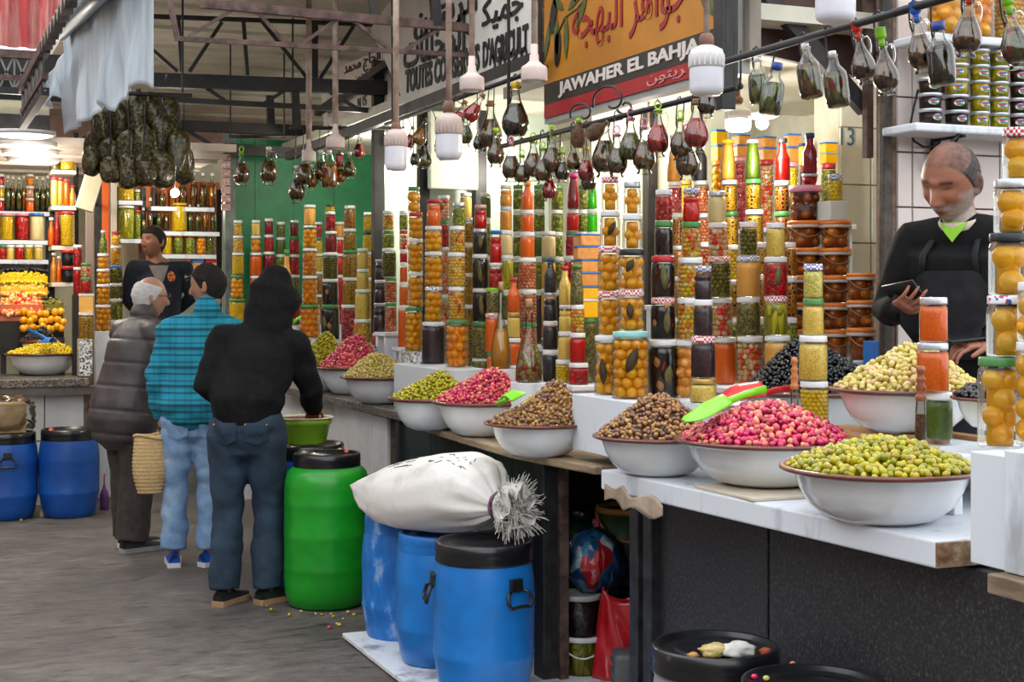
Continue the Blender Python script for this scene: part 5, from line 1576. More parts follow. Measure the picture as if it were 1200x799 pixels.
# hooks for the tilted ones of that cluster reach the rod as a wire each
fb = [(283, 172, 218, 'amber', 'green', 'ring'), (315, 172, 217, 'amber', 'white', 'cork'), (348, 194, 238, 'amber', 'white', 'cork'), (357, 176, 220, 'olive', 'white', 'cork'), (366, 193, 222, 'gold', 'white', 'cork'), (376, 176, 215, 'olive', 'white', 'cork'), (386, 176, 220, 'gold', 'white', 'cork-flat'), (398, 172, 196, 'red', 'white', 'cap-flat'), (399, 190, 216, 'gold', 'white', 'none'), (410, 178, 210, 'olive', 'white', 'cork'), (421, 158, 187, 'red', 'white', 'cork'), (455, 152, 172, 'gold', 'white', 'cork')]
b = MB(); pq = [atY(x, 163, 9.9) for x in (272, 345)]
for i, (px, y0, y1, c, s, st) in enumerate(fb):
 Yf = 10.6 if px < 330 else 9.38 + .03 * (i % 3)
 zt = atY(px, 160 if px < 330 else 150, Yf).z
 decanter(px, y0, y1, 0, zt, c, s, st, f'{OIL[c][1]} oil bottle, {s + " " + st.split("-")[0] if st != "none" else "bare neck"}, {nth[i]} before the green wall', 0, Y=Yf, group='oil bottles hanging before the green wall')
b = MB(); p0, p1 = atY(268, 160, 10.6), atY(335, 160, 10.6); b.tube([p0, p1], .012, 8); tag(b.obj('hanging_rod', M_steel), 'short rod before the green wall with two hanging bottles', 'rod')
b = MB(); p0, p1 = atY(340, 150, 9.42), atY(470, 150, 9.42); b.tube([p0, p1], .012, 8); tag(b.obj('hanging_rod', M_steel), 'rod under the second truss carrying the far bottle cluster', 'rod')
for px, Y, nm in ((270, 10.6, 'short rod at the green wall post'), (333, 10.6, 'short rod near the long beam'), (343, 9.42, 'far cluster rod, aisle end'), (468, 9.42, 'far cluster rod, stall end')):
 p = atY(px, 160 if Y > 10 else 150, Y); b = MB(); b.bar(p, (p.x, p.y, 3.45), .01, .01); tag(b.obj('rod_hanger', M_steel), 'thin hanger of the ' + nm, 'hanger')
# two wicker covered bottles on the sign rod
M_wick = mat('dark_wicker', '#3a2416', '#6a4428', .7, scale=60, bmp=.5)
for px, py, tl, nm in ((678, 162, .0, 'upright wicker covered flask on the sign rod'), (697, 155, -.9, 'tilted wicker covered flask on the sign rod')):
 p = atX(px, py, R1X - .05); d = dX(px, R1X)
 t = thing('wicker_flask', nm, 'flask', p)
 R = 15 / F * d * .62
 b = MB()
 for k in range(9):
  z = -R * 1.0 + k * R * .24
  q = R * sqrt(max(.2, 1 - (z / (R * 1.35)) ** 2))
  b.lathe([(q * .97, z - R * .125), (q * 1.06, z), (q * .97, z + R * .125)], 18)
 b.lathe([(0, -R * 1.05), (R * .6, -R * 1.08), (R * .7, -R * .95), (R * .8, R * .9), (R * .35, R * 1.4), (R * .28, R * 2.0), (0, R * 2.0)], 18)
 o = b.obj('wicker_body', M_wick, t)
 b = MB(); b.lathe([(0, R * 1.95), (R * .3, R * 1.95), (R * .34, R * 2.5), (0, R * 2.5)], 12); b.obj('stopper', STP['green'] if tl == 0 else STP['cork'], t)
 b = MB(); b.tube([(R * .3, 0, R * 1.9), (R * .9, 0, R * 1.7), (R * 1.0, 0, R * .8)], R * .07, 6); b.obj('handle', M_wick, t)
 t.rotation_euler = Matrix.Rotation(-tl, 4, VIEW(px)).to_euler()
# ------------------------------------------------------------------ lamps
M_lampw = mat('lamp_white_plastic', '#e6e4e4', '#d8d4d4', .4, scale=6)
M_lamppk = mat('lamp_dusty_plastic', '#c9b3aa', '#d8c6bd', .5, scale=8)
M_frost = mat('frosted_bulb', '#d6d6e0', '#e4e4ea', .3, scale=3)
M_lit = emit_mat('lit_bulb', '#fff6e2', 9)
def lamp_light(p, w, r=.05, col=(1, .93, .82)):
 l = bpy.data.lights.new('bulb_light', 'POINT'); l.energy = w; l.color = col; l.shadow_soft_size = r
 o = bpy.data.objects.new('bulb_light', l); o.location = p; COL.objects.link(o)
def led(px, y0, ym, y1, w, X, label, lit=False, m=None, ztop=3.45, Y=None, cone=False):
 """conduit, socket and big LED bulb: y0 neck, ym seam, y1 bottom"""
 d = dX(px, X) if Y is None else dY(px, Y)
 p = at(px, y1, d)
 k = 1 / F * d
 R = w / 2 * k; h = (y1 - y0) * k; hm = (y1 - ym) * k
 t = thing('hanging_lamp', label, 'lamp', p, 'hanging bulbs of the stalls')
 m = m or M_lampw
 b = MB(); b.lathe([(0, 0), (R * .75, .001), (R * .93, h * .07), (R * .98, h * .16), (R * .98, hm)], 28); b.obj('bulb', M_lit if lit else M_frost, t)
 b = MB()
 prof = [(R * .98, hm), (R, hm), (R * .99, hm + h * .28), (R * .9, hm + h * .37), (R * .42, hm + h * .46), (R * .34, h * .95), (R * .34, h)]
 b.lathe(prof, 40)
 for q in range(20):
  a = 2 * pi * q / 20
  b.box((R * 1.0 * cos(a), R * 1.0 * sin(a), hm + h * .15), (.003, .003, h * .24))
 b.obj('heat_sink', m, t)
 b = MB(); b.lathe([(R * .36, h), (R * .42, h), (R * .42, h * 1.18), (R * .3, h * 1.25), (0, h * 1.25)], 16); b.obj('socket', mat('rusty_socket', '#6a4638', '#8a6454', .6, scale=12), t)
 if ztop:
  b = MB(); b.tube([(0, 0, h * 1.2), (0, 0, ztop - p.z)], 3.6 * k, 10); b.obj('conduit', M_pipe, t)
 if lit:
  lamp_light(p + Vector((0, 0, -.12)), LAMP_W)
 return t
led(828, 54, 80, 112, 41, 2.22, 'large white LED bulb hanging in front of the yellow sign', ztop=3.45)
led(526, 132, 158, 187, 32, 2.02, 'frosted LED bulb hanging among the red oil bottles', m=M_lamppk)
led(464, 155, 172, 200, 27, 2.05, 'frosted LED bulb with a cone collar left of the light panel', m=M_lamppk)
led(979, -40, -10, 27, 48, 2.02, 'large LED bulb cut by the top edge of the picture', ztop=3.45)
led(865, 122, 140, 154, 30, 3.3, 'lit bulb glowing over the back shelf', lit=True, ztop=2.62)
b = MB(); p = atX(862, 116, 3.32)
def cup(px, y0, y1, w, X, label, Y=None, top=3.45):
 d = dX(px, X) if Y is None else dY(px, Y)
 p = at(px, y1, d); k = d / F
 t = thing('hanging_lamp', label, 'lamp', p, 'hanging bulbs of the stalls')
 R, h = w / 2 * k, (y1 - y0) * k
 b = MB(); b.lathe([(0, h * .1), (R * .62, h * .09), (R * .9, .0), (R, h * .05), (R * 1.0, h * .33), (R * .95, h * .40), (R * .62, h * .47), (R * .36, h * .56), (R * .34, h * .72), (R * .28, h * .74), (R * .28, h), (0, h)], 32); b.obj('lamp_cup', M_lamppk, t)
 b = MB(); b.lathe([(0, -h * .02), (R * .5, -h * .01), (R * .62, h * .08), (0, h * .12)], 20); b.obj('lens', M_frost, t)
 b = MB(); b.tube([(0, 0, h * .9), (0, 0, top - p.z)], 3.4 * k, 10); b.obj('conduit', M_pipe, t)
cup(553, 66, 107, 29, 2.0, 'pale flat LED lamp on a thick conduit before the lettered board')
cup(626, 52, 96, 31, 2.05, 'pale flat LED lamp left of the yellow sign')
cup(393, 142, 174, 22, 2.2, 'dusty flat lamp above the far red bottles')
cup(362, 160, 190, 16, 2.3, 'small dusty lamp at the end of the long beam')
p = atX(893, 144, 3.5)
t = thing('hanging_lamp', 'small bright bulb on a flat rose beside the lit bulb of the back shelf', 'lamp', p, 'hanging bulbs of the stalls')
b = MB(); b.ball((0, 0, 0), .03); b.obj('bulb', M_lit, t)
b = MB(); b.lathe([(0, .02), (.05, .02), (.09, .035), (.02, .05), (.012, .06), (.012, 2.62 - p.z), (0, 2.62 - p.z)], 18); b.obj('rose', M_lampw, t)
lamp_light(p + Vector((0, -.03, -.08)), LAMP_W)
led(451, 142, 156, 172, 17, 3.0, 'lit bulb beside the green wall', lit=True, ztop=2.9)
led(419, 136, 148, 160, 14, 0, 'small lit bulb over the far stall', lit=True, ztop=2.9, Y=10.4)
# bulbs farther inside the stalls
for k, (px, X, z, wh) in enumerate(((760, 3.6, 2.45, 'near'), (600, 3.5, 2.5, 'middle'), (548, 3.4, 2.5, 'middle back'))):
 p = atX(px, 150, X); p.z = z
 t = thing('hanging_lamp', f'lit bulb under the ceiling of the {wh} stall', 'lamp', p, 'hanging bulbs of the stalls')
 b = MB(); b.ball((0, 0, 0), .035); b.obj('bulb', M_lit, t)
 b = MB(); b.tube([(0, 0, .03), (0, 0, (2.62 if k == 0 else 2.95) - z)], .006, 6); b.obj('conduit', M_pipe, t)
 lamp_light(p + Vector((0, 0, -.1)), LAMP_W)
# light tubes in the back stall
for k, y in enumerate((164, 176, 185, 194)):
 p = atY(30 + 3 * k, y, 10.0); d = 2.71
 dd = (2.66 - HC) * F / (HY - y)
 p = at(28 + 4 * k, y, dd); p.z = 2.69
 t = thing('ceiling_light', f'bright oval ceiling light of the back stall, {nth[k]} from the front', 'lamp', p, 'oval ceiling lights of the back stall')
 b = MB(); b.lathe([(0, -.012), (.16, -.01), (.19, .006), (.19, .025)], 24, sx=1.0, sy=.8); b.obj('diffuser', M_lit, t)
 b = MB(); b.lathe([(.19, .0), (.21, .005), (.21, .03), (.0, .03)], 24, sx=1, sy=.8); b.obj('bezel', M_lampw, t)
 lamp_light(p + Vector((0, 0, -.12)), LAMP_W * .9, .12)
for px, Y, z in ((205, 12.9, 2.5),):
 p = atY(px, 150, Y); p.z = z
 t = thing('hanging_lamp', 'lit bulb over the vendor in the navy sweater', 'lamp', p, 'hanging bulbs of the stalls')
 b = MB(); b.ball((0, 0, 0), .04); b.obj('bulb', M_lit, t)
 b = MB(); b.tube([(0, 0, .03), (0, 0, 2.72 - z)], .006, 6); b.obj('conduit', M_pipe, t)
 lamp_light(p + Vector((0, 0, -.1)), LAMP_W)
# ------------------------------------------------------------------ tarp, roller, roof edge, lattice
TX = .73
pr = thing('awning', 'torn pale blue tarp hanging from a grey roller pipe', 'awning', (0, 0, 0))
b = MB(); p0 = atX(69, 36, TX); p1 = atX(115, -10, TX); p1 = p0 + (p1 - p0) * 1.9; b.tube([p0, p1], .055, 20)
b.obj('roller', mat('grey_pipe', '#76848c', '#8f9aa0', .4, scale=6), pr)
bot = [(38, 136), (41, 134), (48, 126), (55, 127), (60, 124), (63, 113), (67, 113), (71, 120), (77, 122), (78.5, 150), (80, 160), (83, 152), (92, 149), (104, 141), (112, 132), (121, 120), (128, 127), (135, 131), (137, 117), (144, 116), (151, 118), (151, 108), (158, 107), (167, 98), (174, 101), (180, 104)]
top = [(38, 112), (50, 95), (60, 83), (69, 72), (76, 62), (77, 34), (90, 18), (110, -8), (140, -40), (180, -45)]
def interp(pts, x):
 for (a, ya2), (c, yc) in zip(pts, pts[1:]):
  if a <= x <= c:
   return ya2 + (yc - ya2) * (x - a) / max(1e-6, c - a)
 return pts[-1][1] if x > pts[-1][0] else pts[0][1]
xs_ = np.concatenate([np.linspace(38, 76, 26), np.linspace(76.5, 180, 70)])
b = MB()
def tarp(u, v):
 x = xs_[int(round(u * (len(xs_) - 1)))]
 yt, yb3 = max(interp(top, x), -45), interp(bot, x)
 y = yt + (yb3 - yt) * v
 p = atX(x, y, TX + .055)
 e_ = min(1, (180 - x) / 22)
 f = (.018 * sin(p.y * 7.1 + 3 * v) * v + .012 * sin(p.y * 17 + 5 * v) * v + .008 * sin(p.z * 14 + p.y * 6)) * e_
 p.x += f
 return p
b.grid(tarp, len(xs_), 26)
o = b.obj('tarp_sheet', mat('faded_blue_tarp', '#8fa6b3', '#c3ccd2', .7, scale=3.5, lo=.3, hi=.6, bmp=.12, bscale=18, stretch=(1, 1.6, .5)), pr)
sm = o.modifiers.new('t', 'SOLIDIFY'); sm.thickness = .004
b = MB(); p = atX(176, 90, TX - .0); b.lathe([(.006, 0), (.012, 0), (.012, .004), (.006, .004), (.006, 0)], 12, M=Matrix.Translation((TX + .05, p.y, p.z)) @ Matrix.Rotation(pi / 2, 4, 'Y')); b.obj('eyelet', M_steel, pr)
# corrugated roof edge on the left
EX = .60
M_fibro = mat('weathered_fibre_cement', '#5a5048', '#8a8078', .85, scale=9, bmp=.3)
t = thing('roof_edge', 'scalloped edge of old corrugated roof sheets above the lattice', 'roof', (0, 0, 0))
for k in range(5):
 yA, yB = 4.6 + .66 * k, 4.6 + .66 * (k + 1) + .05
 b = MB()
 b.grid(lambda u, v: (EX + v * .05, yA + (yB - yA) * u, 2.84 + .01 * v + .03 * sin((yA + (yB - yA) * u) * 2 * pi / .165)), 34, 4)
 o = b.obj('corrugated_sheet', M_fibro, t)
 sm = o.modifiers.new('t', 'SOLIDIFY'); sm.thickness = .014
# lattice under it
def lattice(label, a, c, z0, z1, n, m=M_steel, m2=M_rust):
 t = thing('lattice_girder', label, 'girder', (0, 0, 0))
 a, c = Vector(a), Vector(c)
 for z, mm, w in ((z0, m, .04), (z1, m2, .05), (z0 + (z1 - z0) * .36, m2, .03)):
  b = MB(); b.bar((a.x, a.y, z), (c.x, c.y, z), w, w); b.obj('chord', mm, t)
 for k in range(n):
  p, q = a.lerp(c, k / n), a.lerp(c, (k + 1) / n)
  for (s, e) in ((z0, z1), (z1, z0)):
   b = MB(); b.bar((p.x, p.y, s), (q.x, q.y, e), .012, .012); b.obj('lattice_bar', mat('grey_lattice', '#8a8884', '#6f6c68', .6, scale=10), t)
  b = MB(); b.bar((p.x, p.y, z0), (p.x, p.y, z1), .012, .012); b.obj('lattice_bar', MATS['grey_lattice'], t)
 return t
lattice('short iron lattice girder at the top left corner', atY(-40, 100, 9.3), atY(54, 100, 9.3), atY(25, 107, 9.3).z, atY(25, 64, 9.3).z, 5)
pa = atY(54, 100, 9.2); lattice('iron lattice running back under the roof edge', (EX + .02, pa.y, 0), (EX + .02, 7.6, 0), 2.62, 2.84, 6)
b = MB(); p = atY(10, 90, 9.6); b.box((p.x - .4, 9.65, 2.98), (1.9, .04, .3)); tag(b.obj('board', M_dark), 'dark board behind the iron lattice', 'board')
# red corrugated wall
b = MB(); zr = atY(30, 56, 13.0).z
b.grid(lambda u, v: (-2.6 + 4.6 * u, 13.0 + .03 * max(-1, min(1, 2.2 * sin(u * 4.6 * 2 * pi / .16))), zr + 2.6 * v), 230, 2)
o = b.obj('red_sheet', mat('faded_red_sheet', '#b8484c', '#d8a8a2', .6, scale=5, lo=.42, hi=.7, stretch=(3, 1, .3)))
tag(o, 'faded red corrugated metal sheet at the top left', 'sheet'); sm = o.modifiers.new('t', 'SOLIDIFY'); sm.thickness = .01
# fascia of the back stall
b = MB(); x0_, x1_ = atY(-60, 140, 10.9).x, atY(58, 140, 10.9).x
b.box(((x0_ + x1_) / 2, 10.9, atY(20, 145, 10.9).z), (x1_ - x0_, .08, .13)); tag(b.obj('fascia', M_steel), 'dark fascia beam over the back stall', 'beam')
b = MB(); b.box(((x0_ + x1_) / 2, 10.95, atY(20, 122, 10.9).z), (x1_ - x0_, .05, .17)); tag(b.obj('fascia', mat('beige_fascia', '#a8a084', '#b8b094', .6, scale=4)), 'beige board above the fascia of the back stall', 'board')
# ------------------------------------------------------------------ bags of dried herbs
M_herb = cells('dried_herbs', ['#2f2c18', '#46401f', '#25230f', '#585028', '#3a341a', '#6a5f38'], .014, rough=.6, bmp=.5, coat=.15)
boost(M_herb, 1.9, 1.0)
M_film = glass_mat('plastic_film', '#f0eee6', .9, .16)
def herb_bag(px, y0, y1, w, Y, label, tl=0.0):
 d = dY(px, Y); p = at(px, y1, d); k = d / F
 h, R = (y1 - y0) * k, w / 2 * k
 t = thing('herb_bag', label, 'bag', p, 'bags of dried herbs hung from the truss')
 rs = random.Random(int(px * 13 + y0))
 b = MB()
 ph = [rs.uniform(0, 6) for _ in range(6)]
 prof = [(.0, .02), (.5, .0), (.92, .08), (1.0, .25), (1.02, .5), (.95, .72), (.75, .86), (.34, .95), (.12, .975), (.25, 1.0)]
 def fn(u, v):
  a = 2 * pi * u
  i = v * (len(prof) - 1); i0 = min(int(i), len(prof) - 2); f = i - i0
  r = (prof[i0][0] * (1 - f) + prof[i0 + 1][0] * f) * R; z = (prof[i0][1] * (1 - f) + prof[i0 + 1][1] * f) * h
  r *= 1 + .09 * sin(3 * a + ph[0] + 5 * v) + .06 * sin(5 * a + ph[1] - 9 * v)
  return (r * cos(a), r * sin(a) * .8, z + .02 * h * sin(2 * a + ph[2]))
 b.grid(fn, 20, 22, wrap=True)
 b.obj('herbs', M_herb, t)
 b = MB()
 b.grid(lambda u, v: tuple(q * (1.03 if i < 2 else 1.0) for i, q in enumerate(fn(u, v))), 20, 22, wrap=True)
 b.obj('plastic_film', M_film, t)
 t.rotation_euler = Matrix.Rotation(tl, 4, VIEW(px)).to_euler()
 I = t.matrix_basis.inverted(); q = atY(px, 109, 8.8); q.z = atY(160, 110, 8.8).z
 b = MB(); b.tube([(0, 0, h * .96), (I @ q)[:]], .004, 5); b.obj('cord', M_steel, t)
bags = [(112, 150, 195, 22, 8.9), (128, 160, 206, 26, 8.75), (120, 128, 170, 22, 8.85), (140, 118, 165, 24, 8.9), (146, 150, 200, 24, 8.72), (160, 105, 160, 24, 8.9), (166, 145, 205, 26, 8.7), (182, 108, 152, 22, 8.9), (188, 130, 190, 26, 8.8), (197, 110, 165, 24, 9.0), (208, 150, 212, 28, 8.75), (130, 182, 214, 22, 8.6), (150, 178, 221, 24, 8.58), (172, 178, 218, 26, 8.55), (192, 175, 220, 26, 8.6), (216, 168, 216, 24, 8.9), (107, 170, 206, 20, 8.7)]
for i, (px, y0, y1, w, Y) in enumerate(bags):
 herb_bag(px, y0, y1, w, Y, f'clear bag of dried herbs, {nth[i]} counted from the tarp side in the hanging cluster', rnd.uniform(-.12, .12))
b = MB(); p0, p1 = atY(100, 108, 8.8), atY(225, 112, 8.8); b.tube([p0, p1], .012, 8); tag(b.obj('hanging_rod', M_steel), 'rod behind the tarp from which the herb bags hang', 'rod')
for k, px in enumerate((112, 214)):
 p = atY(px, 109, 8.8); b = MB(); b.bar(p, (p.x, p.y, 3.45), .012, .012); tag(b.obj('rod_hanger', M_steel), 'thin hanger of the herb bag rod ' + ('by the tarp' if k == 0 else 'away from the tarp'), 'hanger')
# ------------------------------------------------------------------ barrels
M_blue = mat('blue_drum_plastic', '#1069b8', '#1a80d2', .38, scale=4, coat=.15, bmp=.05)
M_blueb = mat('scuffed_blue_plastic', '#1668b8', '#2179cc', .45, scale=14, lo=.4, hi=.72, c3='#a8c4e4', stretch=(1, 1, .5), detail=8)
M_blued = mat('stained_blue_plastic', '#0d3d86', '#1355aa', .42, scale=3.5, lo=.3, hi=.6)
M_gdrum = mat('green_drum_plastic', '#128a1e', '#1ea32a', .35, scale=4, coat=.2)
M_lidb = mat('black_drum_lid', '#101114', '#1b1c20', .28, scale=6, coat=.3)
M_ring = mat('black_clamp_ring', '#16171a', '#26272b', .35, scale=12)
def drum(label, p, R, h, m, lidR=.93, handles=(), rings=(.3, .68), bulge=1.0, green=False, group=None, lid=True):
 t = thing('plastic_drum', label, 'barrel', p, group)
 hb = h - .035
 if green:
  prof = [(0, .004), (R * .8, 0), (R * .9, .012), (R * .985, .07), (R, .14)]
  for q in (.27, .49, .71):
   prof += [(R, hb * q - .012), (R * 1.012, hb * q), (R, hb * q + .012)]
  prof += [(R, hb * .8), (R * .985, hb * .86), (R * .93, hb * .92), (R * .8, hb * .955), (R * .76, hb * .96), (R * .76, hb), (0, hb)]
  lr = R * .80
 else:
  prof = [(0, .004), (R * .78, 0), (R * .84, .01), (R * .90, hb * .1), (R * .965, hb * .25)]
  for q in rings:
   prof += [(R * (.985 if q < .4 else .995), hb * q - .012), (R * 1.0, hb * q), (R * (.985 if q < .4 else .995), hb * q + .012)]
  prof += [(R * .985, hb * .78), (R * .95, hb * .88), (R * .90, hb * .955), (R * .88, hb), (0, hb)]
  lr = R * lidR
 b = MB(); b.lathe(prof, 48); b.obj('drum', m, t)
 b = MB()
 b.lathe([(lr * .93, hb - .045), (lr * .98, hb - .045), (lr, hb - .038), (lr * .985, hb - .03), (lr, hb - .022), (lr * .985, hb - .014), (lr, hb - .006), (lr * .99, h - .006), (lr * .96, h), (lr * .90, h - .002), (lr * .88, h - .014), (lr * .6, h - .016), (lr * .57, h - .01), (lr * .54, h - .016), (0, h - .016)], 48)
 b.obj('lid', M_lidb if lid else m, t)
 for ang in handles:
  Mh = Matrix.Rotation(ang, 4, 'Z')
  b = MB(); b.box((R * 1.0, 0, hb * .80), (.02, .058, .05), bev=.004, M=Mh); b.obj('handle_plate', M_ring, t)
  b = MB()
  r = R * 1.03
  b.tube([Mh @ Vector((r + x, y, hb * .80 + z)) for x, y, z in ((0, -.03, -.02), (.012, -.052, -.03), (.022, -.058, -.062), (.024, -.045, -.082), (.024, -.02, -.078), (.024, .02, -.078), (.024, .045, -.082), (.022, .058, -.062), (.012, .052, -.03), (0, .03, -.02))], .0075, 8)
  b.obj('handle', M_ring, t)
 return t
def gp(px, ybot, r_px, zb=0.0):
 """ground point and radius of an upright drum from the row of its near bottom edge"""
 d0 = dZ(ybot, zb)
 d = d0
 for _ in range(3):
  R = r_px / F * d
  d = d0 + R * .8
 p = at(px, 400, d); p.z = zb
 return p, R, d
toward = lambda px: CAM_ANG - math.atan(al(px))
p, R, d = gp(383, 716, 49.5)
drum('bright green plastic drum with a black lid', p, R, HC - (530 - HY) / F * d, M_gdrum, green=True)
GD = (p, R, d)
p, R, d = gp(357, 692, 50)
h_ = HC - (519 - HY) / F * d
drum('blue drum behind the green drum, carrying the green tub', p, R, h_, M_blued)
BT = (p.copy(), R, d, h_)
p, R, d = gp(471, 756, 47, .012)
h1 = .575
drum('scuffed blue drum with white scratches, farthest of the three under the sack', p, R, h1, M_blueb, lid=False)
p, R, d = gp(515, 784, 52, .031)
drum('lighter blue drum in the middle of the three under the sack', p, R, h1 - .02, M_blue, lid=False)
p = at(567, 400, 5.72); p.z = .031
drum('large blue drum with black handles, nearest under the sack', p, 60 / F * 5.72, HC - (632 - HY) / F * 5.72 - .031, M_blue, lidR=.96, handles=(toward(567) + .66, toward(567) - 1.42))
D3 = p.copy()
p, R, d = gp(81, 608, 34.5)
drum('stained blue drum beside the old man', p, R, HC - (502 - HY) / F * d, M_blued, group=None)
p2, R2, d2 = gp(7, 611, 36.5)
hL = HC - (506 - HY) / F * d2
drum('blue drum with a black side handle at the left edge', p2, R2, hL, M_blued, handles=(toward(12) + .05,))
# near barrels, their lids just below the counter
p = at(838, 400, 4.25); p.z = .012
drum('grey-blue drum under the near counter with scraps on its lid', p, 75 / F * 4.25, HC - (754 - HY) / F * 4.25 - .012, mat('grey_blue_drum', '#7d8288', '#9a9da2', .5, scale=5), lidR=1.0)
N1 = (p.copy(), 75 / F * 4.25, HC - (754 - HY) / F * 4.25)
p = at(951, 400, 3.87); p.z = .012
drum('drum with a black lid and stray olives, cut by the lower edge', p, 83 / F * 3.87, HC - (797 - HY) / F * 3.87 - .012, mat('grey_blue_drum', '#7d8288', None), lidR=1.0)
N2 = (p.copy(), 83 / F * 3.87, HC - (797 - HY) / F * 3.87)
# scraps on the lids
def scrap(nm, label, p, s, m, cat='scrap'):
 b = MB()
 v, f = ico(3)
 rs = random.Random(int(s * 1e5))
 v = np.array([np.array(q) * (1 + .35 * noise.noise(Vector(q) * 2.3 + Vector((s * 90, 0, 0)))) for q in v]) * np.array((s, s * .8, s * .45))
 b.add(v, f, 0, Matrix.Translation((0, 0, s * .38)))
 return tag(b.obj(nm, m, None, p), label, cat)
lp = lambda N_, px, py: atZ(px, py, N_[2] - .016)
scrap('bread_scrap', 'crumpled yellowish peel scrap on the grey-blue drum', lp(N1, 838, 769), .045, mat('peel', '#b39a4c', '#d6c48c', .7, scale=40))
scrap('tissue_scrap', 'crumpled pale tissue on the grey-blue drum', lp(N1, 865, 769), .05, mat('tissue', '#c9c8c0', '#dedcd4', .8, scale=30))
scrap('peel_scrap', 'small orange peel bit on the grey-blue drum lid', lp(N1, 812, 770), .017, mat('peel_orange', '#b5763a', '#d29a5a', .6, scale=40))
scrap('peel_scrap', 'reddish peel bit at the rim of the grey-blue drum', lp(N1, 897, 766), .02, mat('peel_red', '#a5432a', '#c2603a', .6, scale=40))
for k, (px, py, kd) in enumerate(((929, 781, 'pink'), (981, 787, 'pale'), (884, 796, 'pink'), (898, 798, 'pale'))):
 e = link('stray_olive', olive_mesh(kd, .02), None, lp(N2, px, py) + Vector((0, 0, .008)))
 tag(e, f'stray {OLIVE_WORD[kd]} olive on the lid of the lowest drum, {nth[k]} from its wall side', 'olive', 'stray olives on the drum lid')
for k, (px, py, c) in enumerate(((398, 529, 'pale'), (406, 531, 'pink'))):
 e = link('stray_olive', olive_mesh(c, .026), None, atZ(px, py, GD[0].z + HC - (530 - HY) / F * GD[2] - .014) + Vector((0, 0, .010)))
 tag(e, f'stray {OLIVE_WORD[c]} olive on the lid of the green drum', 'olive')
# green tub with olives in brine
tp = BT[0] + Vector((0, 0, BT[3] - .002)); tk = BT[2] / F
TR = 34.5 * tk; TH_ = HC - (488 - HY) * tk - tp.z
tub = thing('plastic_tub', 'lime green plastic tub with a cream rim, set on the blue drum', 'tub', tp)
b = MB(); b.lathe([(0, .004), (TR * .68, 0), (TR * .72, .008), (TR * .86, TH_ * .72), (TR * .90, TH_ * .74), (TR * .94, TH_ * .95), (TR * .90, TH_ * .95), (TR * .84, TH_ * .70), (TR * .68, TH_ * .2), (0, TH_ * .18)], 40)
b.obj('shell', mat('lime_plastic', '#7fb024', '#93c235', .35, scale=4), tub)
b = MB(); b.lathe([(TR * .90, TH_ * .93), (TR * .99, TH_ * .95), (TR * 1.0, TH_ * .99), (TR * .96, TH_ * 1.01), (TR * .88, TH_ * .97), (TR * .86, TH_ * .9), (TR * .90, TH_ * .93)], 40)
b.obj('rim', mat('cream_rim', '#d8d0b0', '#e4dcc0', .4, scale=5), tub)
b = MB(); rs = random.Random(4); v, f = ico(1)
for k in range(150):
 q, w = TR * .78 * sqrt(rs.random()), rs.uniform(0, 6.28)
 b.add(v * np.array((.0125, .01, .01)), f, 0, Matrix.Translation((q * cos(w), q * sin(w), TH_ * .80 + rs.uniform(-.01, .012))))
b.lathe([(0, TH_ * .25), (TR * .66, TH_ * .3), (TR * .80, TH_ * .78), (0, TH_ * .78)], 32)
tag(b.obj('olive_heap', MATS['pink_olives'], None, tp), 'pink olives floating in the lime green tub', 'olives', None, 'stuff')
# ------------------------------------------------------------------ tied sack lying on the drums
M_sack = mat('white_woven_sack', '#c9c4bc', '#e6e2dc', .75, scale=6, lo=.3, hi=.5, bmp=.3, bscale=22)
sd = lambda px: 6.72 - (px - 413) / 187 * .98
sk = thing('woven_sack', 'full white woven sack tied at one end, lying across three blue drums', 'sack', (0, 0, 0))
secs = [(413, 569, 2, .015), (418, 571, 6, .03), (428, 575, 14, .07), (442, 578, 23, .115), (462, 580, 34, .155), (490, 580, 42, .185), (520, 578, 46, .195), (545, 577, 46, .19), (562, 578, 42, .165), (573, 583, 33, .125), (580, 589, 20, .075), (584, 593, 11, .045)]
def sec_at(u):
 i = u * (len(secs) - 1); i0 = min(int(i), len(secs) - 2); f = i - i0
 return [secs[i0][k] * (1 - f) + secs[i0 + 1][k] * f for k in range(4)]
rdir = Vector((CS, -SN, 0)); fdir = Vector((SN, CS, 0)); sdir = Vector((.93, .37, 0))
sax = (at(600, 400, sd(600)) - at(413, 400, sd(413))).normalized()
def sackf(u, v):
 px, py, hpx, dep = sec_at(v)
 a = 2 * pi * u
 c = at(px, py, sd(px))
 hh = hpx / F * sd(px)
 sq = abs(cos(a)) ** .85 * (1 if cos(a) > 0 else -1), abs(sin(a)) ** .85 * (1 if sin(a) > 0 else -1)
 fold = 1 + (.10 * sin(9 * a + 1.3) + .07 * sin(17 * a)) * max(0, (v - .62) / .38) ** 1.2 + .03 * sin(3 * a + 7 * v) + .05 * noise.noise(Vector((3 * cos(a), 3 * sin(a), 6 * v)))
 q = c + sdir * (dep * sq[0] * fold) + Vector((0, 0, hh * sq[1] * fold))
 q.z = max(q.z, .603 + .05 * max(0, .35 - v) * 2)
 return q
b = MB(); b.grid(sackf, 64, 60, wrap=True); b.obj('bag', M_sack, sk)
b = MB(); c0 = at(582, 592, sd(582))
def tuft(u, v):
 a = 2 * pi * u
 r = (.045 + .075 * v ** .8 - .05 * max(0, v - .75) * 4 * .5) * (1 + .28 * v * sin(7 * a + 4 * v) + .16 * v * sin(13 * a + 3))
 return c0 + sax * (.01 + .15 * v) + sdir * (r * cos(a) * .8) + Vector((0, 0, max(r * sin(a) - .02 * v, -.075)))
b.grid(tuft, 44, 12, wrap=True)
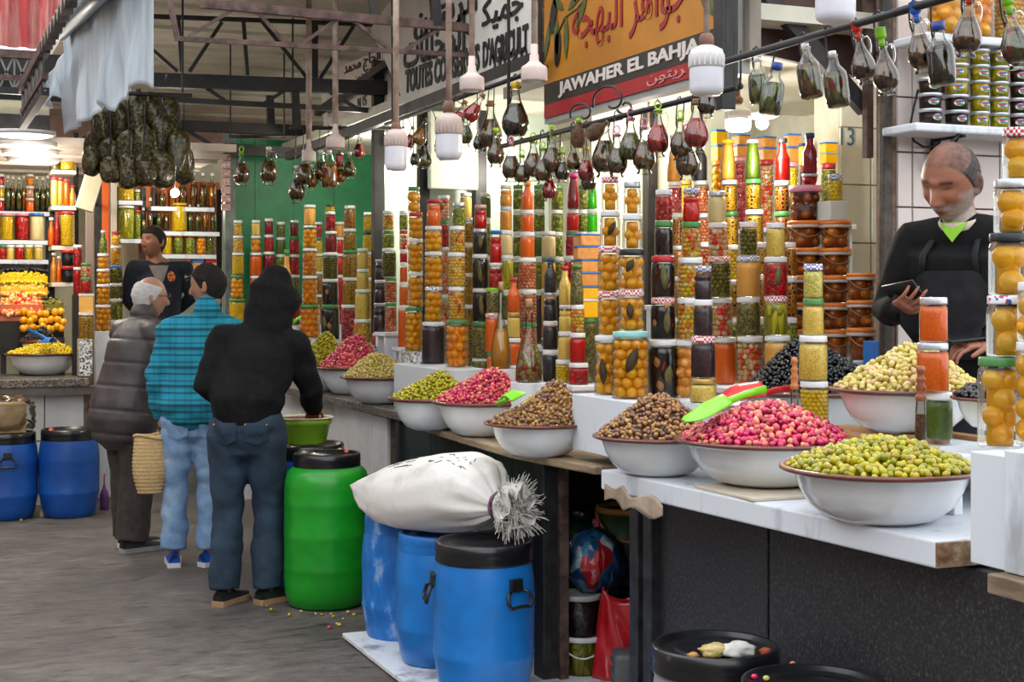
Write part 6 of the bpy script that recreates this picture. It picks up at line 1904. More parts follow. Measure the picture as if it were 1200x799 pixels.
b.grid(lambda u, v: c0 + (tuft(u, v * .85) - c0) * .98 - ((tuft(u, v * .85) - c0) - sax * (tuft(u, v * .85) - c0).dot(sax)) * (.35 + .2 * sin(9 * u * 6.283)), 44, 10, wrap=True)
b.grid(lambda u, v: c0 + (tuft(u, v * .8) - c0) * .98 - ((tuft(u, v * .8) - c0) - sax * (tuft(u, v * .8) - c0).dot(sax)) * (.72 + .15 * sin(5 * u * 6.283 + 1)), 44, 10, wrap=True)
o = b.obj('gathered_mouth', M_sack, sk)
sm = o.modifiers.new('t', 'SOLIDIFY'); sm.thickness = .004
b = MB(); rs = random.Random(9)
for k in range(420):
 u = rs.random(); s = tuft(u, rs.uniform(.5, 1.0))
 if k % 3 == 0: s = c0 + sax * (s - c0).dot(sax) + ((s - c0) - sax * (s - c0).dot(sax)) * rs.uniform(.1, .8)
 dirv = (sax * rs.uniform(.1, 1) + sdir * cos(2 * pi * u) * .9 + Vector((0, 0, sin(2 * pi * u) * .9))).normalized()
 L = rs.uniform(.02, .055); w = rs.uniform(-1, 1)
 pts = [s + dirv * (L * q / 4) + Vector((0, 0, .012 * w * (q / 4) ** 2 - .006 * (q / 4) ** 2)) + rdir.cross(dirv) * (.012 * sin(w * 3 + q)) for q in range(5)]
 for q in pts: q.z = max(q.z, .6)
 b.tube(pts, .0016, 4, cap=False)
o = b.obj('frayed_threads', mat('sack_thread', '#d8d4cc', None, .7), sk); o['kind'] = 'stuff'
b = MB(); rs = random.Random(3)
for k in range(26):
 v0 = rs.uniform(.36, .48) if k < 8 else rs.uniform(.56, .76)
 u0 = rs.uniform(.27, .35)
 du, dv = (rs.uniform(-.012, .012), rs.uniform(.03, .06)) if k < 8 else (rs.uniform(-.02, .02), rs.uniform(-.02, .02))
 P_ = [sackf(u0 + du * q / 4, v0 + dv * q / 4 + .004 * sin(3 * q + k)) for q in range(5)]
 b.tube([(q + Vector((-.45, -.3, .84)) * .0008)[:] for q in P_], .0016, 4)
o = b.obj('printed_marks', mat('faded_print', '#4a4c50', None, .8), sk); o['kind'] = 'stuff'
b = MB(); b.tube([c0 + sdir * (.052 * cos(a)) + Vector((0, 0, .052 * sin(a))) + sax * .012 for a in np.linspace(0, 2 * pi, 25)[:-1]], .006, 6, closed=True)
b.obj('tie_cord', mat('purple_cord', '#6a3a5a', '#8a5a7a', .7), sk)
# ------------------------------------------------------------------ things in the gap between the counters
gz = .031
d = 6.05
def on(px, X):
 dd = dX(px, X); p = at(px, 400, dd); return p, dd
def pail(label, px, dd, R, z0, z1, m, content, rimm, handle=True, cm=None):
 p = at(px, 400, dd); p.z = z0
 h = z1 - z0
 t = thing('plastic_pail', label, 'bucket', p)
 MB().lathe([(0, .001), (R * .84, 0), (R * .88, .004), (R * .96, h * .9)], 28).obj('shell', m, t)
 if content: MB().lathe([(0, .004), (R * .82, .003), (R * .90, h * .82), (0, h * .82)], 24).obj('contents', content, t)
 MB().lathe([(R * .94, h * .86), (R * 1.03, h * .87), (R * 1.03, h * .97), (R * .98, h), (R * .9, h * .985), (0, h * .985)], 32).obj('lid', rimm, t)
 if handle:
  b = MB(); b.tube([(R * 1.05 * cos(CAM_ANG + a), R * 1.05 * sin(CAM_ANG + a), h * (.9 - .42 * cos(a * pi / 2.6))) for a in np.linspace(-1.3, 1.3, 15)], .004, 6); b.obj('handle', rimm, t)
 return t
M_pailc = glass_mat('cloudy_plastic', '#dfe3da', .9, .15)
pail('clear pail of green pickles with a white handle, on the floor of the gap', 682, 6.05, 26 / F * 6.05, gz, HC - (742 - HY) / F * 6.05, M_pailc, CT['pepper'][0], LD['white'][0])
z1 = HC - (742 - HY) / F * 6.05
pail('clear pail of dark olives standing on the pickle pail', 680, 6.05, 24.5 / F * 6.05, z1, HC - (694 - HY) / F * 6.05, M_pailc, CT['dark'][0], mat('clear_lid', '#a8a8a4', None, .4), handle=False)
z2 = HC - (694 - HY) / F * 6.05
# tied bag of coloured plastic
p = at(697, 658, 6.1)
t = thing('tied_bag', 'tied clear bag stuffed with blue and red plastic on the dark pail', 'bag', p)
M_bagc = cells('crumpled_coloured_plastic', ['#15598f', '#2a7fc0', '#b01a30', '#5a9ad0', '#1a5a9a', '#1a4a80', '#a9c4dc', '#2a7fc0'], .045, rough=.3, bmp=.7, coat=.6, stretch=(1, 1, .35))
boost(M_bagc, 1.7)
R = 38.5 / F * 6.02
v, f = ico(4)
def lump(v, s, a, seed):
 return np.array([np.array(q) * (1 + a * noise.noise(Vector(q) * s + Vector((seed, 0, 0)))) for q in v])
vv = lump(v, 2.4, .16, 3.3)
b = MB(); b.add(vv * np.array((R, R * .9, R * 1.02)) * .95, f); b.obj('contents', M_bagc, t)
pl = np.array([np.array(q) * (1 + .02 * sin(14 * math.atan2(q[1], q[0])) * (.4 + max(0, q[2]))) for q in vv])
b = MB(); b.add(pl * np.array((R, R * .9, R * 1.02)), f)
b.tube([(0, 0, R * .9), (0, 0, R * 1.06), (.004, 0, R * 1.12)], [.02, .008, .012], 10); b.obj('film', M_film, t)
b = MB(); b.tube([(.0, .0, R * 1.04), (.01, -.01, R * 1.12), (.012, 0, R * 1.2), (.0, .012, R * 1.22)], [.012, .01, .014, .018], 8); b.obj('knot', mat('red_blue_knot', '#8a2a4a', '#a04a6a', .4), t)
# red carrier bag
p = at(725, 783, 5.98); p.z = gz
t = thing('carrier_bag', 'bright red plastic carrier bag leaning beside the pails', 'bag', p)
b = MB(); W_, H_ = 29 / F * 6, .34
def red(u, v):
 a = 2 * pi * u
 z = H_ * v
 w = W_ * (1.0 - .12 * v) * (1 + .08 * sin(4 * a + 5 * v) + .06 * sin(9 * a + 2)); dd = .085 * (1 - .55 * v) * (1 + .15 * sin(5 * a + 8 * v))
 q = rdir * (w * cos(a)) + fdir * (dd * sin(a)) + rdir * (.02 * v) + Vector((0, 0, z + .03 * v * cos(2 * a)))
 return q
b.grid(red, 48, 22, wrap=True)
b.add([tuple(red(k / 48, 0)) for k in range(48)], [list(range(48))])
o = b.obj('bag', mat('red_film', '#b0121c', '#d02a32', .3, scale=9, coat=.4, bmp=.2), t)
sm = o.modifiers.new('t', 'SOLIDIFY'); sm.thickness = .0015
# green drum and dark bucket deeper in the gap
p, dd = on(682, 2.84); p.z = .012
drum('dark green drum deep in the gap between the counters', p, .16, .62, mat('dark_green_drum', '#0b4a22', '#12602e', .5, scale=4), green=True)
p = at(733, 400, 6.35); p.z = .012
t = thing('plastic_crate', 'black stool carrying a dark green bucket in the gap', 'stool', p)
b = MB(); b.box((0, 0, .36), (.26, .26, .03), bev=.005); b.obj('seat', M_post, t)
for sx in (-1, 1):
 for sy in (-1, 1):
  b = MB(); b.box((sx * .11, sy * .11, .172), (.025, .025, .345)); b.obj('leg', M_post, t)
zb3_ = .375 + .012
pp = p.copy(); pp.z = zb3_
h3 = HC - (592 - HY) / F * 6.35 - zb3_
t = thing('plastic_pail', 'dark green bucket with a tan rim and cord handle in the gap', 'bucket', pp)
R = .125
MB().lathe([(0, .002), (R * .72, 0), (R * .76, .008), (R * .97, h3 * .94), (R * .9, h3 * .94), (R * .7, .02), (0, .02)], 32).obj('shell', mat('dark_green_pail', '#26401c', '#325226', .45, scale=5), t)
MB().lathe([(R * .96, h3 * .9), (R * 1.05, h3 * .92), (R * 1.05, h3 * .99), (R * .96, h3), (R * .9, h3 * .95), (R * .96, h3 * .9)], 32).obj('rim', mat('tan_rim', '#a8703a', '#bd8448', .5), t)
b = MB(); b.tube([(R * 1.08 * cos(CAM_ANG + a), R * 1.08 * sin(CAM_ANG + a), h3 * (.93 - .4 * cos(a * pi / 2.8))) for a in np.linspace(-1.4, 1.4, 15)], .006, 6); b.obj('handle', MATS['tan_rim'], t)
# grey jerrycan corner at the bottom of the gap
p = at(735, 400, 5.55); p.z = gz
t = thing('jerrycan', 'grey ribbed plastic jerrycan at the bottom of the gap', 'jerrycan', p, None, -TH)
b = MB(); b.box((0, 0, .105), (.11, .15, .21), bev=.02, smooth=True); b.obj('can', mat('grey_plastic', '#3c3d3f', '#505254', .5, scale=8), t)
for k in range(4):
 b = MB(); b.box((-.057, 0, .05 + .04 * k), (.008, .12, .014), bev=.003); b.obj('rib', MATS['grey_plastic'], t)
# ------------------------------------------------------------------ by the back counter
p = p2 + Vector((-.02, 0, hL - .001))
t = thing('wrapped_box', 'cardboard box in crinkled clear plastic on the left edge drum', 'box', p)
b = MB(); b.box((0, 0, .105), (.30, .24, .21), bev=.006); b.obj('cardboard', mat('cardboard', '#9a7c56', '#b3946c', .8, scale=9), t)
v, f = ico(4); vv = lump(v, 4.5, .3, 8.0)
b = MB(); b.add(np.sign(vv) * np.abs(vv) ** .72 * np.array((.215, .17, .135)) + np.array((0, 0, .126)), f); b.obj('plastic_wrap', glass_mat('crinkled_plastic', '#f4f6f6', 1.1, .12), t)
p, R, d = gp(122, 598, 5.5)
t = thing('plastic_bottle', 'small purple bottle on the ground beside the old man', 'bottle', p)
b = MB(); b.lathe([(0, 0), (.032, 0), (.034, .005), (.034, .12), (.02, .15), (.012, .16), (.012, .185), (0, .185)], 18); b.obj('bottle', mat('purple_plastic', '#5a2a6a', '#6e387e', .35), t)
b = MB(); b.tube([(0, 0, .18), (.002, 0, .27)], .006, 6); b.obj('nozzle', mat('pink_nozzle', '#b03a6a', None, .4), t)
p, R, d = gp(52, 606, 3)
t = thing('brush', 'worn wooden brush with a red handle between the two left drums', 'brush', p + Vector((0, .0, 0)))
b = MB(); b.box((0, 0, .2), (.06, .03, .4), bev=.004); b.obj('handle', M_oldwood, t)
b = MB(); b.tube([(0, 0, .4), (.05, 0, .64)], .018, 8); b.obj('grip', mat('red_handle', '#b0452a', '#c25a3c', .5), t)
b = MB(); p = atY(101, 440, DY_ + .12)
b.box((p.x, p.y + .1, (.98 + HC - (398 - HY) / F * dY(101, DY_)) / 2), (15 / F * 11, .18, HC - (398 - HY) / F * dY(101, DY_) - .98), bev=.004)
tag(b.obj('granite_block', M_granite), 'speckled granite block at the end of the back counter', 'stone block')
# fallen olives and crumbs
rs = random.Random(21)
spots = [(353, 718), (370, 721), (377, 722), (388, 721), (391, 724), (408, 719), (415, 722), (402, 727), (395, 733), (398, 734), (386, 737), (339, 722), (313, 712), (454, 738), (92, 607), (73, 607), (107, 604), (25, 611), (318, 716)]
for k, (px, py) in enumerate(spots):
 kd = rs.choice(['pink', 'pale', 'pale', 'green'])
 q = atZ(px, py, .0)
 if (q - Vector((GD[0].x, GD[0].y, 0))).length < GD[1] + .01: q += Vector((-.03, -.05, 0))
 e = link('fallen_olive', olive_mesh(kd, .022 if k < 14 else .028), None, q + Vector((0, 0, .0085)))
 e.rotation_euler = (0, 0, rs.uniform(0, 3)); s = rs.uniform(.7, 1.1); e.scale = (s, s, s)
 tag(e, 'small fallen olive lying on the dark ground by the green drum' if px > 200 else 'small fallen olive on the ground before the blue drums at the back', 'olive', 'fallen olives by the green drum' if px > 200 else 'fallen olives by the back drums')
# ------------------------------------------------------------------ people
M_skin_nodes = {}
def skin_mat():
 if 'skin' in MATS: return MATS['skin']
 m, nt, b, out = new_mat('skin')
 a = N(nt, 'ShaderNodeAttribute'); a.attribute_name = 'Col'
 f = noise_tex(nt, coords(nt, False), 60, 4)
 mx = N(nt, 'ShaderNodeMixRGB', blend_type='MULTIPLY'); mx.inputs['Fac'].default_value = .35
 nt.links.new(a.outputs['Color'], mx.inputs['Color1'])
 nt.links.new(ramp(nt, f, [(.3, (.72, .68, .66, 1)), (.65, (1, 1, 1, 1))]), mx.inputs['Color2'])
 nt.links.new(mx.outputs['Color'], b.inputs['Base Color'])
 b.inputs['Roughness'].default_value = .48
 b.inputs['Subsurface Weight'].default_value = .06
 b.inputs['Subsurface Radius'].default_value = (.01, .004, .002)
 bump(nt, b, f, .12, .003)
 MATS['skin'] = m
 return m
def sstep(a, b, x):
 t = np.clip((x - a) / (b - a), 0, 1); return t * t * (3 - 2 * t)
G_ = lambda x, s: np.exp(-(x / s) ** 2)
def head_shape(v, nose=1.0, chin=1.0, smile=0.0):
 """unit directions (x right, y forward, z up) to head surface in metres, origin mid-head"""
 x, y, z = v[:, 0] * .076, v[:, 1] * .096, v[:, 2] * .118
 lo = np.clip(-z / .118, 0, 1)
 x = x * (1 - .30 * lo ** 1.7) * (1 + .05 * G_(z - .05, .04))
 back = y < 0
 y = np.where(back, y * (1 - .42 * lo ** 1.2) * (1 + .06 * G_(z - .04, .05)), y * .94 * (1 - .06 * lo))
 w = sstep(.02, .06, y)
 ax = np.abs(x)
 rampn = np.where(z > -.030, sstep(.026, -.030, z), sstep(-.044, -.031, z))
 d = .027 * nose * G_(x, .0115) * rampn
 d += .008 * nose * G_(ax - .014, .007) * G_(z + .032, .009)
 d += .006 * G_(z - .030, .011) * G_(x, .05)
 d -= .014 * G_(ax - .032, .016) * G_(z - .013, .012)
 d += .007 * G_(ax - .032, .010) * G_(z - .011, .007)
 d += .006 * G_(ax - .043, .018) * G_(z + .018 - .006 * smile, .017)
 d += .008 * G_(x, .023) * (G_(z + .059, .006) + G_(z + .073, .006)) - .004 * G_(x, .026) * G_(z + .066, .003)
 d += .011 * chin * G_(x, .022) * G_(z + .102, .015)
 d -= .004 * G_(ax - .03, .012) * G_(z + .05, .02)
 return np.stack([x, y + d * w, z], 1)
def head_grid(nu=72, nv=60):
 v, f = [], []
 for j in range(nv + 1):
  p = -pi / 2 + pi * j / nv
  for i in range(nu):
   t = 2 * pi * i / nu
   v.append((cos(p) * sin(t), cos(p) * cos(t), sin(p)))
 for j in range(nv):
  for i in range(nu):
   i2 = (i + 1) % nu
   f.append([j * nu + i, j * nu + i2, (j + 1) * nu + i2, (j + 1) * nu + i])
 return np.array(v), f
def remeshed(mb, voxel, smooth=2, fac=.5):
 me = mb.mesh('tmp', [])
 o = bpy.data.objects.new('tmp', me); COL.objects.link(o)
 r = o.modifiers.new('r', 'REMESH'); r.mode = 'VOXEL'; r.voxel_size = voxel
 if smooth:
  s = o.modifiers.new('s', 'SMOOTH'); s.iterations = smooth; s.factor = fac
 bpy.context.view_layer.update()
 dg = bpy.context.evaluated_depsgraph_get()
 out = bpy.data.meshes.new_from_object(o.evaluated_get(dg))
 bpy.data.objects.remove(o); bpy.data.meshes.remove(me)
 out.polygons.foreach_set('use_smooth', [True] * len(out.polygons))
 return out
def get_v(me):
 a = np.zeros(len(me.vertices) * 3); me.vertices.foreach_get('co', a); return a.reshape(-1, 3)
def get_n(me):
 a = np.zeros(len(me.vertices) * 3); me.vertex_normals.foreach_get('vector', a); return a.reshape(-1, 3)
def displace(me, fn):
 v, n = get_v(me), get_n(me)
 d = np.array([fn(p) for p in v])
 v = v + n * d[:, None]
 me.vertices.foreach_set('co', v.ravel()); me.update()
def folds(amp=.006, sx=5.0, sz=16.0, seed=0.0, amp2=.004):
 def fn(p):
  a = noise.noise(Vector((p[0] * sx + seed, p[1] * sx, p[2] * sz)))
  b = noise.noise(Vector((p[0] * 9 + 7 * p[2] + seed, p[1] * 9 - 5 * p[2], p[2] * 6 + 3)))
  return amp * (abs(a) * 2 - .5) + amp2 * b
 return fn
def lerp(a, b, t): return tuple(x + (y - x) * t for x, y in zip(a, b))
def capsule(b, pts, rad, seg=14, flat=False):
 """tapering limb with rounded ends"""
 P = [Vector(p) for p in pts]; R = list(rad)
 f = lambda r: (r, r) if not isinstance(r, tuple) else r
 a0 = (P[0] - P[1]).normalized(); a1 = (P[-1] - P[-2]).normalized()
 r0, r1 = f(R[0]), f(R[-1])
 m0, m1 = min(r0), min(r1)
 PP = [P[0] + a0 * m0 * .9, P[0] + a0 * m0 * .6] + P + [P[-1] + a1 * m1 * .6, P[-1] + a1 * m1 * .9]
 RR = [tuple(q * .35 for q in r0), tuple(q * .8 for q in r0)] + [f(r) for r in R] + [tuple(q * .8 for q in r1), tuple(q * .35 for q in r1)]
 if flat: PP, RR = PP[:-2], RR[:-2]
 b.tube([p[:] for p in PP], RR, seg)
def hand(b, wrist, direction, normal, side, curl=.4, spread=.12, s=1.0, thumb=.6, curls=None):
 """palm and five fingers; direction: wrist to knuckles, normal: out of the back of the hand"""
 w = Vector(wrist); d = Vector(direction).normalized(); n = Vector(normal); n = (n - d * n.dot(d)).normalized()
 t = d.cross(n) * side      # towards the thumb
 k = w + d * .085 * s
 P = [w - d * .01 * s, w + d * .02 * s, w + d * .05 * s, k, k + d * .006 * s]
 def ell(c, hw, ht):
  return [c + t * (hw * cos(a)) + n * (ht * sin(a)) for a in np.linspace(0, 2 * pi, 13)[:-1]]
 rings = [ell(P[0], .022 * s, .016 * s), ell(P[1], .03 * s, .016 * s), ell(P[2], .038 * s, .0155 * s), ell(P[3], .041 * s, .013 * s), ell(P[4], .036 * s, .008 * s)]
 v = [q[:] for r in rings for q in r]; m = 12
 f = [[i * m + j, i * m + (j + 1) % m, (i + 1) * m + (j + 1) % m, (i + 1) * m + j] for i in range(4) for j in range(m)] + [list(range(m))[::-1], [4 * m + j for j in range(m)]]
 b.add(v, f)
 L = [(.040, .024, .020), (.044, .029, .022), (.041, .026, .021), (.032, .020, .018)]
 for i in range(4):
  off = (.030 - .020 * i) * s
  base = k + t * off - d * .006 * s
  dd = (d + t * (spread * (1.2 - .8 * i))).normalized()
  c = curls[i] if curls else curl * (1 + .12 * i)
  pts, rad = [base - dd * .012 * s], [.0095 * s]
  p, ang = base, 0
  for j, l in enumerate(L[i]):
   ang += c * (.7 if j == 0 else 1.0)
   q = dd * cos(ang) - n * sin(ang)
   p = p + q * l * s
   pts.append(p); rad.append((.0088 - .0011 * (j + 1)) * s)
  capsule(b, pts, rad, 10)
 tb = w + d * .028 * s + t * .026 * s
 q1 = (d * .62 + t * .75 - n * .25 * thumb).normalized()
 q2 = (d * .9 + t * .25 - n * .5 * thumb).normalized()
 capsule(b, [tb - q1 * .012 * s, tb + q1 * .036 * s, tb + q1 * .036 * s + q2 * .026 * s, tb + q1 * .036 * s + q2 * .047 * s], [.013 * s, .0105 * s, .0092 * s, .0075 * s], 10)
def shoe(t, ankle, toe, m, msole, L=.28, hgt=.075, ground=0.0, label=None):
 a = Vector((ankle[0], ankle[1], ground)); d = Vector((toe[0] - ankle[0], toe[1] - ankle[1], 0)).normalized()
 s = d.cross(Vector((0, 0, 1)))
 heel = a - d * .07
 out = []
 for k, (u, w) in enumerate(((0, .028), (.02, .036), (.12, .038), (.3, .037), (.5, .040), (.68, .047), (.84, .044), (.95, .028), (1.0, .008))):
  out.append((u, w))
 def outline(k=1.0):
  P = [heel + d * (u * L) + s * (w * k) for u, w in out] + [heel + d * (u * L) - s * (w * k) for u, w in out[::-1]]
  return P
 b = MB(); P = outline(1.06); n = len(P)
 v = [(p.x, p.y, ground) for p in P] + [(p.x, p.y, ground + .028) for p in P]
 b.add(v, [list(range(n))[::-1], list(range(n, 2 * n))] + [[i, (i + 1) % n, n + (i + 1) % n, n + i] for i in range(n)], 0, None, False)
 up = MB()
 prof = [(.02, .030, .075), (.12, .037, .095), (.25, .038, .1), (.38, .038, .088), (.52, .041, .068), (.68, .045, .054), (.84, .042, .046), (.95, .028, .038)]
 rings = []
 for u, w, h in prof:
  c = heel + d * (u * L)
  rings.append([c + s * (w * cos(q)) + Vector((0, 0, .02 + (h * hgt / .075 - .02) * max(0, sin(q)) ** .75)) for q in np.linspace(0, pi, 11)])
 m_ = 11
 vv = [p[:] for r in rings for p in r]
 ff = [[i * m_ + j, i * m_ + j + 1, (i + 1) * m_ + j + 1, (i + 1) * m_ + j] for i in range(len(rings) - 1) for j in range(m_ - 1)]
 ff += [[j for j in range(m_)], [(len(rings) - 1) * m_ + j for j in range(m_)][::-1]]
 up.add(vv, ff)
 o = up.obj('shoe', m, t)
 b.obj('sole', msole, o)
 lb = MB()
 for q in range(3):
  c = heel + d * ((.5 + .07 * q) * L)
  lb.tube([c + s * .024 + Vector((0, 0, .062 - .006 * q)), c + Vector((0, 0, .074 - .007 * q)), c - s * .024 + Vector((0, 0, .062 - .006 * q))], .003, 5)
 return o
def full_hair(front=.062):
 L = lambda y: np.interp(y, [-.12, -.055, -.02, .012, .03, .06, .1], [-.085, -.078, -.04, -.005, .03, front, front])
 return lambda s: sstep(-.007, .009, s[:, 2] - L(s[:, 1]))
def person(name, label, loc, heading, J, skin, garments, colors, voxel=.0065, height_scale=1.0, ground=0.0, hands=(), nose=1.0, chin=1.0, smile=0.0, ears=True, hs=1.12):
 """one body of one surface, then the clothes over it; J: joints in the body's frame"""
 t = thing(name, label, 'person', loc, None, -heading)
 b = MB()
 V = {k: Vector(v) for k, v in J.items() if isinstance(v, tuple) and len(v) == 3}
 pel, wai, che, nek, hed = V['pelvis'], V['waist'], V['chest'], V['neck'], V['head']
 shw = (V['shR'] - V['shL']).length / 2
 capsule(b, [pel - Vector((0, 0, .08)), pel, wai, che, (V['shL'] + V['shR']) / 2, nek], [(.10, .13), (.11, .155), (.095, .13), (.115, .15), (.08, shw * .8), (.055, .06)], 20)
 capsule(b, [V['shL'], che.lerp(nek, .5), V['shR']], [.055, .075, .055])
 Hm = Matrix.Translation(hed) @ Matrix.Rotation(J.get('yaw', 0), 4, 'Z') @ Matrix.Rotation(J.get('roll', 0), 4, 'Y') @ Matrix.Rotation(J.get('pitch', 0), 4, 'X') @ Matrix.Diagonal((hs, hs, hs, 1))
 chinback = Hm @ Vector((0, -.02, -.07))
 capsule(b, [nek - Vector((0, 0, .03)), nek.lerp(chinback, .5), chinback], [.066, .056, .054], 16)
 hv, hf = head_grid()
 b.add(head_shape(hv, nose, chin, smile), hf, 0, Hm)
 if ears:
  for sx in (-1, 1):
   M = Hm @ Matrix.Translation((sx * .077, -.012, -.006)) @ Matrix.Rotation(sx * .35, 4, 'Z') @ Matrix.Rotation(.15, 4, 'X')
   ev, ef = ico(3)
   rim = 1 - .35 * np.exp(-((ev[:, 1] - .1) ** 2 + (ev[:, 2] - .15) ** 2) / .2) * (np.sign(ev[:, 0]) == sx)
   b.add(ev * np.array((.011, .021, .034)) * rim[:, None], ef, 0, M)
 for s in 'LR':
  capsule(b, [V['sh' + s], V['sh' + s].lerp(V['el' + s], .5), V['el' + s], V['el' + s].lerp(V['wr' + s], .4), V['wr' + s]], [.052, .046, .038, .036, .026])
  if 'hip' + s in V:
   capsule(b, [V['hip' + s], V['hip' + s].lerp(V['kn' + s], .4), V['kn' + s], V['kn' + s].lerp(V['an' + s], .35), V['an' + s]], [.088, .08, .055, .055, .037])
   capsule(b, [V['an' + s], Vector((V['an' + s].x, V['an' + s].y, ground + .05)), V['an' + s] + (V['to' + s] - V['an' + s]) * .7 + Vector((0, 0, ground + .045 - V['an' + s].z))], [.034, .034, .03])
 for hd in hands:
  side, wr, dr, nm = hd[:4]
  hand(b, wr, dr, nm, side, **(hd[4] if len(hd) > 4 else {}))
 me = remeshed(b, voxel, 1, .5)
 v = get_v(me)
 HI = np.array(Hm.inverted())
 hl = v @ HI[:3, :3].T + HI[:3, 3]
 c = np.tile(np.array(srgb(skin)), (len(v), 1))
 x, y, z = hl[:, 0], hl[:, 1], hl[:, 2]
 on_head = (np.abs(x) < .1) & (np.abs(y) < .14) & (z > -.135) & (z < .14)
 def paint(mask, col, k=1.0):
  mk = (np.clip(mask, 0, 1) * on_head * k)[:, None]
  c[:] = c * (1 - mk) + np.array(srgb(col)) * mk
 f_ = sstep(.03, .06, y)
 paint(f_ * G_(np.abs(x) - .042, .02) * G_(z + .02, .02), colors.get('cheek', '#b06a50'), .5)
 paint(f_ * G_(x, .02) * G_(z + .03, .016), colors.get('cheek', '#b06a50'), .5)
 paint(f_ * G_(x, .022) * (G_(z + .06, .006) + G_(z + .072, .007)), colors.get('lips', '#8a4640'), .9)
 paint(f_ * G_(x, .024) * G_(z + .066, .0025), '#3a1c1a', .8)
 paint(f_ * sstep(.012, .02, np.abs(x)) * sstep(.052, .044, np.abs(x)) * G_(z - .031 + .1 * (np.abs(x) - .03), .0055), colors.get('brow', '#241a14'), .9)
 paint(f_ * G_(np.abs(x) - .032, .013) * G_(z - .012, .0035), colors.get('lash', '#2a1c18'), .85)
 paint(f_ * G_(np.abs(x) - .009, .005) * G_(z + .041, .003), '#3a1c16', .6)
 if 'beard' in colors:
  bd = sstep(-.028, -.05, z) * sstep(-.035, .0, y) * (1 - G_(x, .021) * (G_(z + .06, .007) + G_(z + .072, .008)))
  bd = bd * sstep(-.13, -.116, z)
  bd = np.maximum(bd, sstep(.05, .062, np.abs(x)) * sstep(.0, -.02, z) * sstep(-.02, .01, y) * .9)
  nz = np.array([.75 + .5 * noise.noise(Vector(q) * 180) for q in hl])
  paint(bd * nz, colors['beard'], colors.get('beard_k', .75))
 if 'scalp' in colors:
  bm_ = full_hair(.072)(hl) * (1 - .62 * np.exp(-((y - .045) / .05) ** 2 - (x / .045) ** 2) * sstep(.06, .085, z))
  nz = np.array([.85 + .5 * noise.noise(Vector(q) * 90) for q in hl])
  paint(bm_ * nz, colors['scalp'], colors.get('scalp_k', .7))
 ca = me.color_attributes.new('Col', 'FLOAT_COLOR', 'POINT')
 ca.data.foreach_set('color', c.ravel())
 me.materials.append(skin_mat())
 link('body', me, t)
 for g in garments:
  gb = MB(); g['build'](gb, V)
  gm = remeshed(gb, g.get('voxel', .011), g.get('smooth', 2))
  if g.get('disp'): displace(gm, g['disp'])
  gm.materials.append(g['mat'])
  o = link(g['name'], gm, t)
  for ex in g.get('extra', ()):
   ex(o)
 return t, Hm, V
def hair_shell(t, Hm, fn, m, th=.012, nm='hair', bumpy=.004, sc=60):
 """hair: the skull's own surface raised where fn says so, sunk below the skin elsewhere"""
 hv, hf = head_grid(96, 80)
 s = head_shape(hv)
 k = fn(s)
 nz = np.array([noise.noise(Vector(p) * sc) for p in s])
 n = s / np.linalg.norm(s, axis=1)[:, None]
 s = s + n * ((k * (th + bumpy * nz)) - (1 - np.clip(k * 4, 0, 1)) * .012)[:, None]
 b = MB(); b.add(s, hf, 0, Hm)
 return b.obj(nm, m, t)
def glasses(t, Hm, m, up=0.0):
 b = MB()
 T = lambda x, y, z: (Hm @ Vector((x, y, z)))[:]
 for sx in (-1, 1):
  cx = sx * .034
  P = [T(cx + .024 * cos(a) * (1 if abs(cos(a)) < .9 else 1), .104 + up * .0 - .006 * abs(cos(a)), .010 + up + .017 * sin(a)) for a in np.linspace(0, 2 * pi, 21)[:-1]]
  b.tube(P, .0024, 6, closed=True)
  b.tube([T(sx * .058, .098, .014 + up), T(sx * .079, .06, .014 + up), T(sx * .084, -.01, .012 + up * .7), T(sx * .083, -.035, -.002 + up * .5)], .0025, 6)
 b.tube([T(-.010, .104, .014 + up), T(0, .110, .017 + up), T(.010, .104, .014 + up)], .0024, 6)
 o = b.obj('glasses', m, t)
 lb = MB()
 for sx in (-1, 1):
  P = [Vector(T(sx * .034 + .023 * cos(a), .103, .010 + up + .016 * sin(a))) for a in np.linspace(0, 2 * pi, 17)[:-1]]
  lb.add([p[:] for p in P], [list(range(16))])
 lb.obj('lens', glass_mat('spectacle_lens', '#eef2f2', 1.2, .03), o)
 return o
def sleeves(b, V, r=(.075, .066, .06, .055, .047), L=True, R=True):
 for s in 'LR':
  if (s == 'L' and not L) or (s == 'R' and not R): continue
  capsule(b, [V['sh' + s], V['sh' + s].lerp(V['el' + s], .5), V['el' + s], V['el' + s].lerp(V['wr' + s], .5), V['wr' + s]], r, 16)
def trousers(r=(.105, .098, .078, .075, .07), seat=(.135, .175), flare=1.0, top=.06, low=.06):
 def fn(b, V):
  p = V['pelvis']
  capsule(b, [p - Vector((0, 0, .06)), p, p + Vector((0, 0, top)).lerp(V['waist'] - p, .4)], [(seat[0] * .9, seat[1] * .9), seat, (seat[0] * .92, seat[1] * .95)], 20)
  for s in 'LR':
   a = V['an' + s].copy(); a.z = low + .03
   k = V['kn' + s]; h = V['hip' + s]
   capsule(b, [h, h.lerp(k, .45), k, k.lerp(a, .5), a], [r[0], r[1], r[2], r[3] * flare, r[4] * flare], 18, True)
 return fn
def back_panel(o, pts, m, nm, off=.004):
 return front_panel(o, pts, m, nm, off=off, side=-1)
def on_front(o, x, z, off=.003, side=1):
 v = get_v(o.data)
 m = (np.abs(v[:, 0] - x) < .02) & (np.abs(v[:, 2] - z) < .015)
 return (v[m][:, 1].max() + off if side > 0 else v[m][:, 1].min() - off) if m.any() else .15 * side
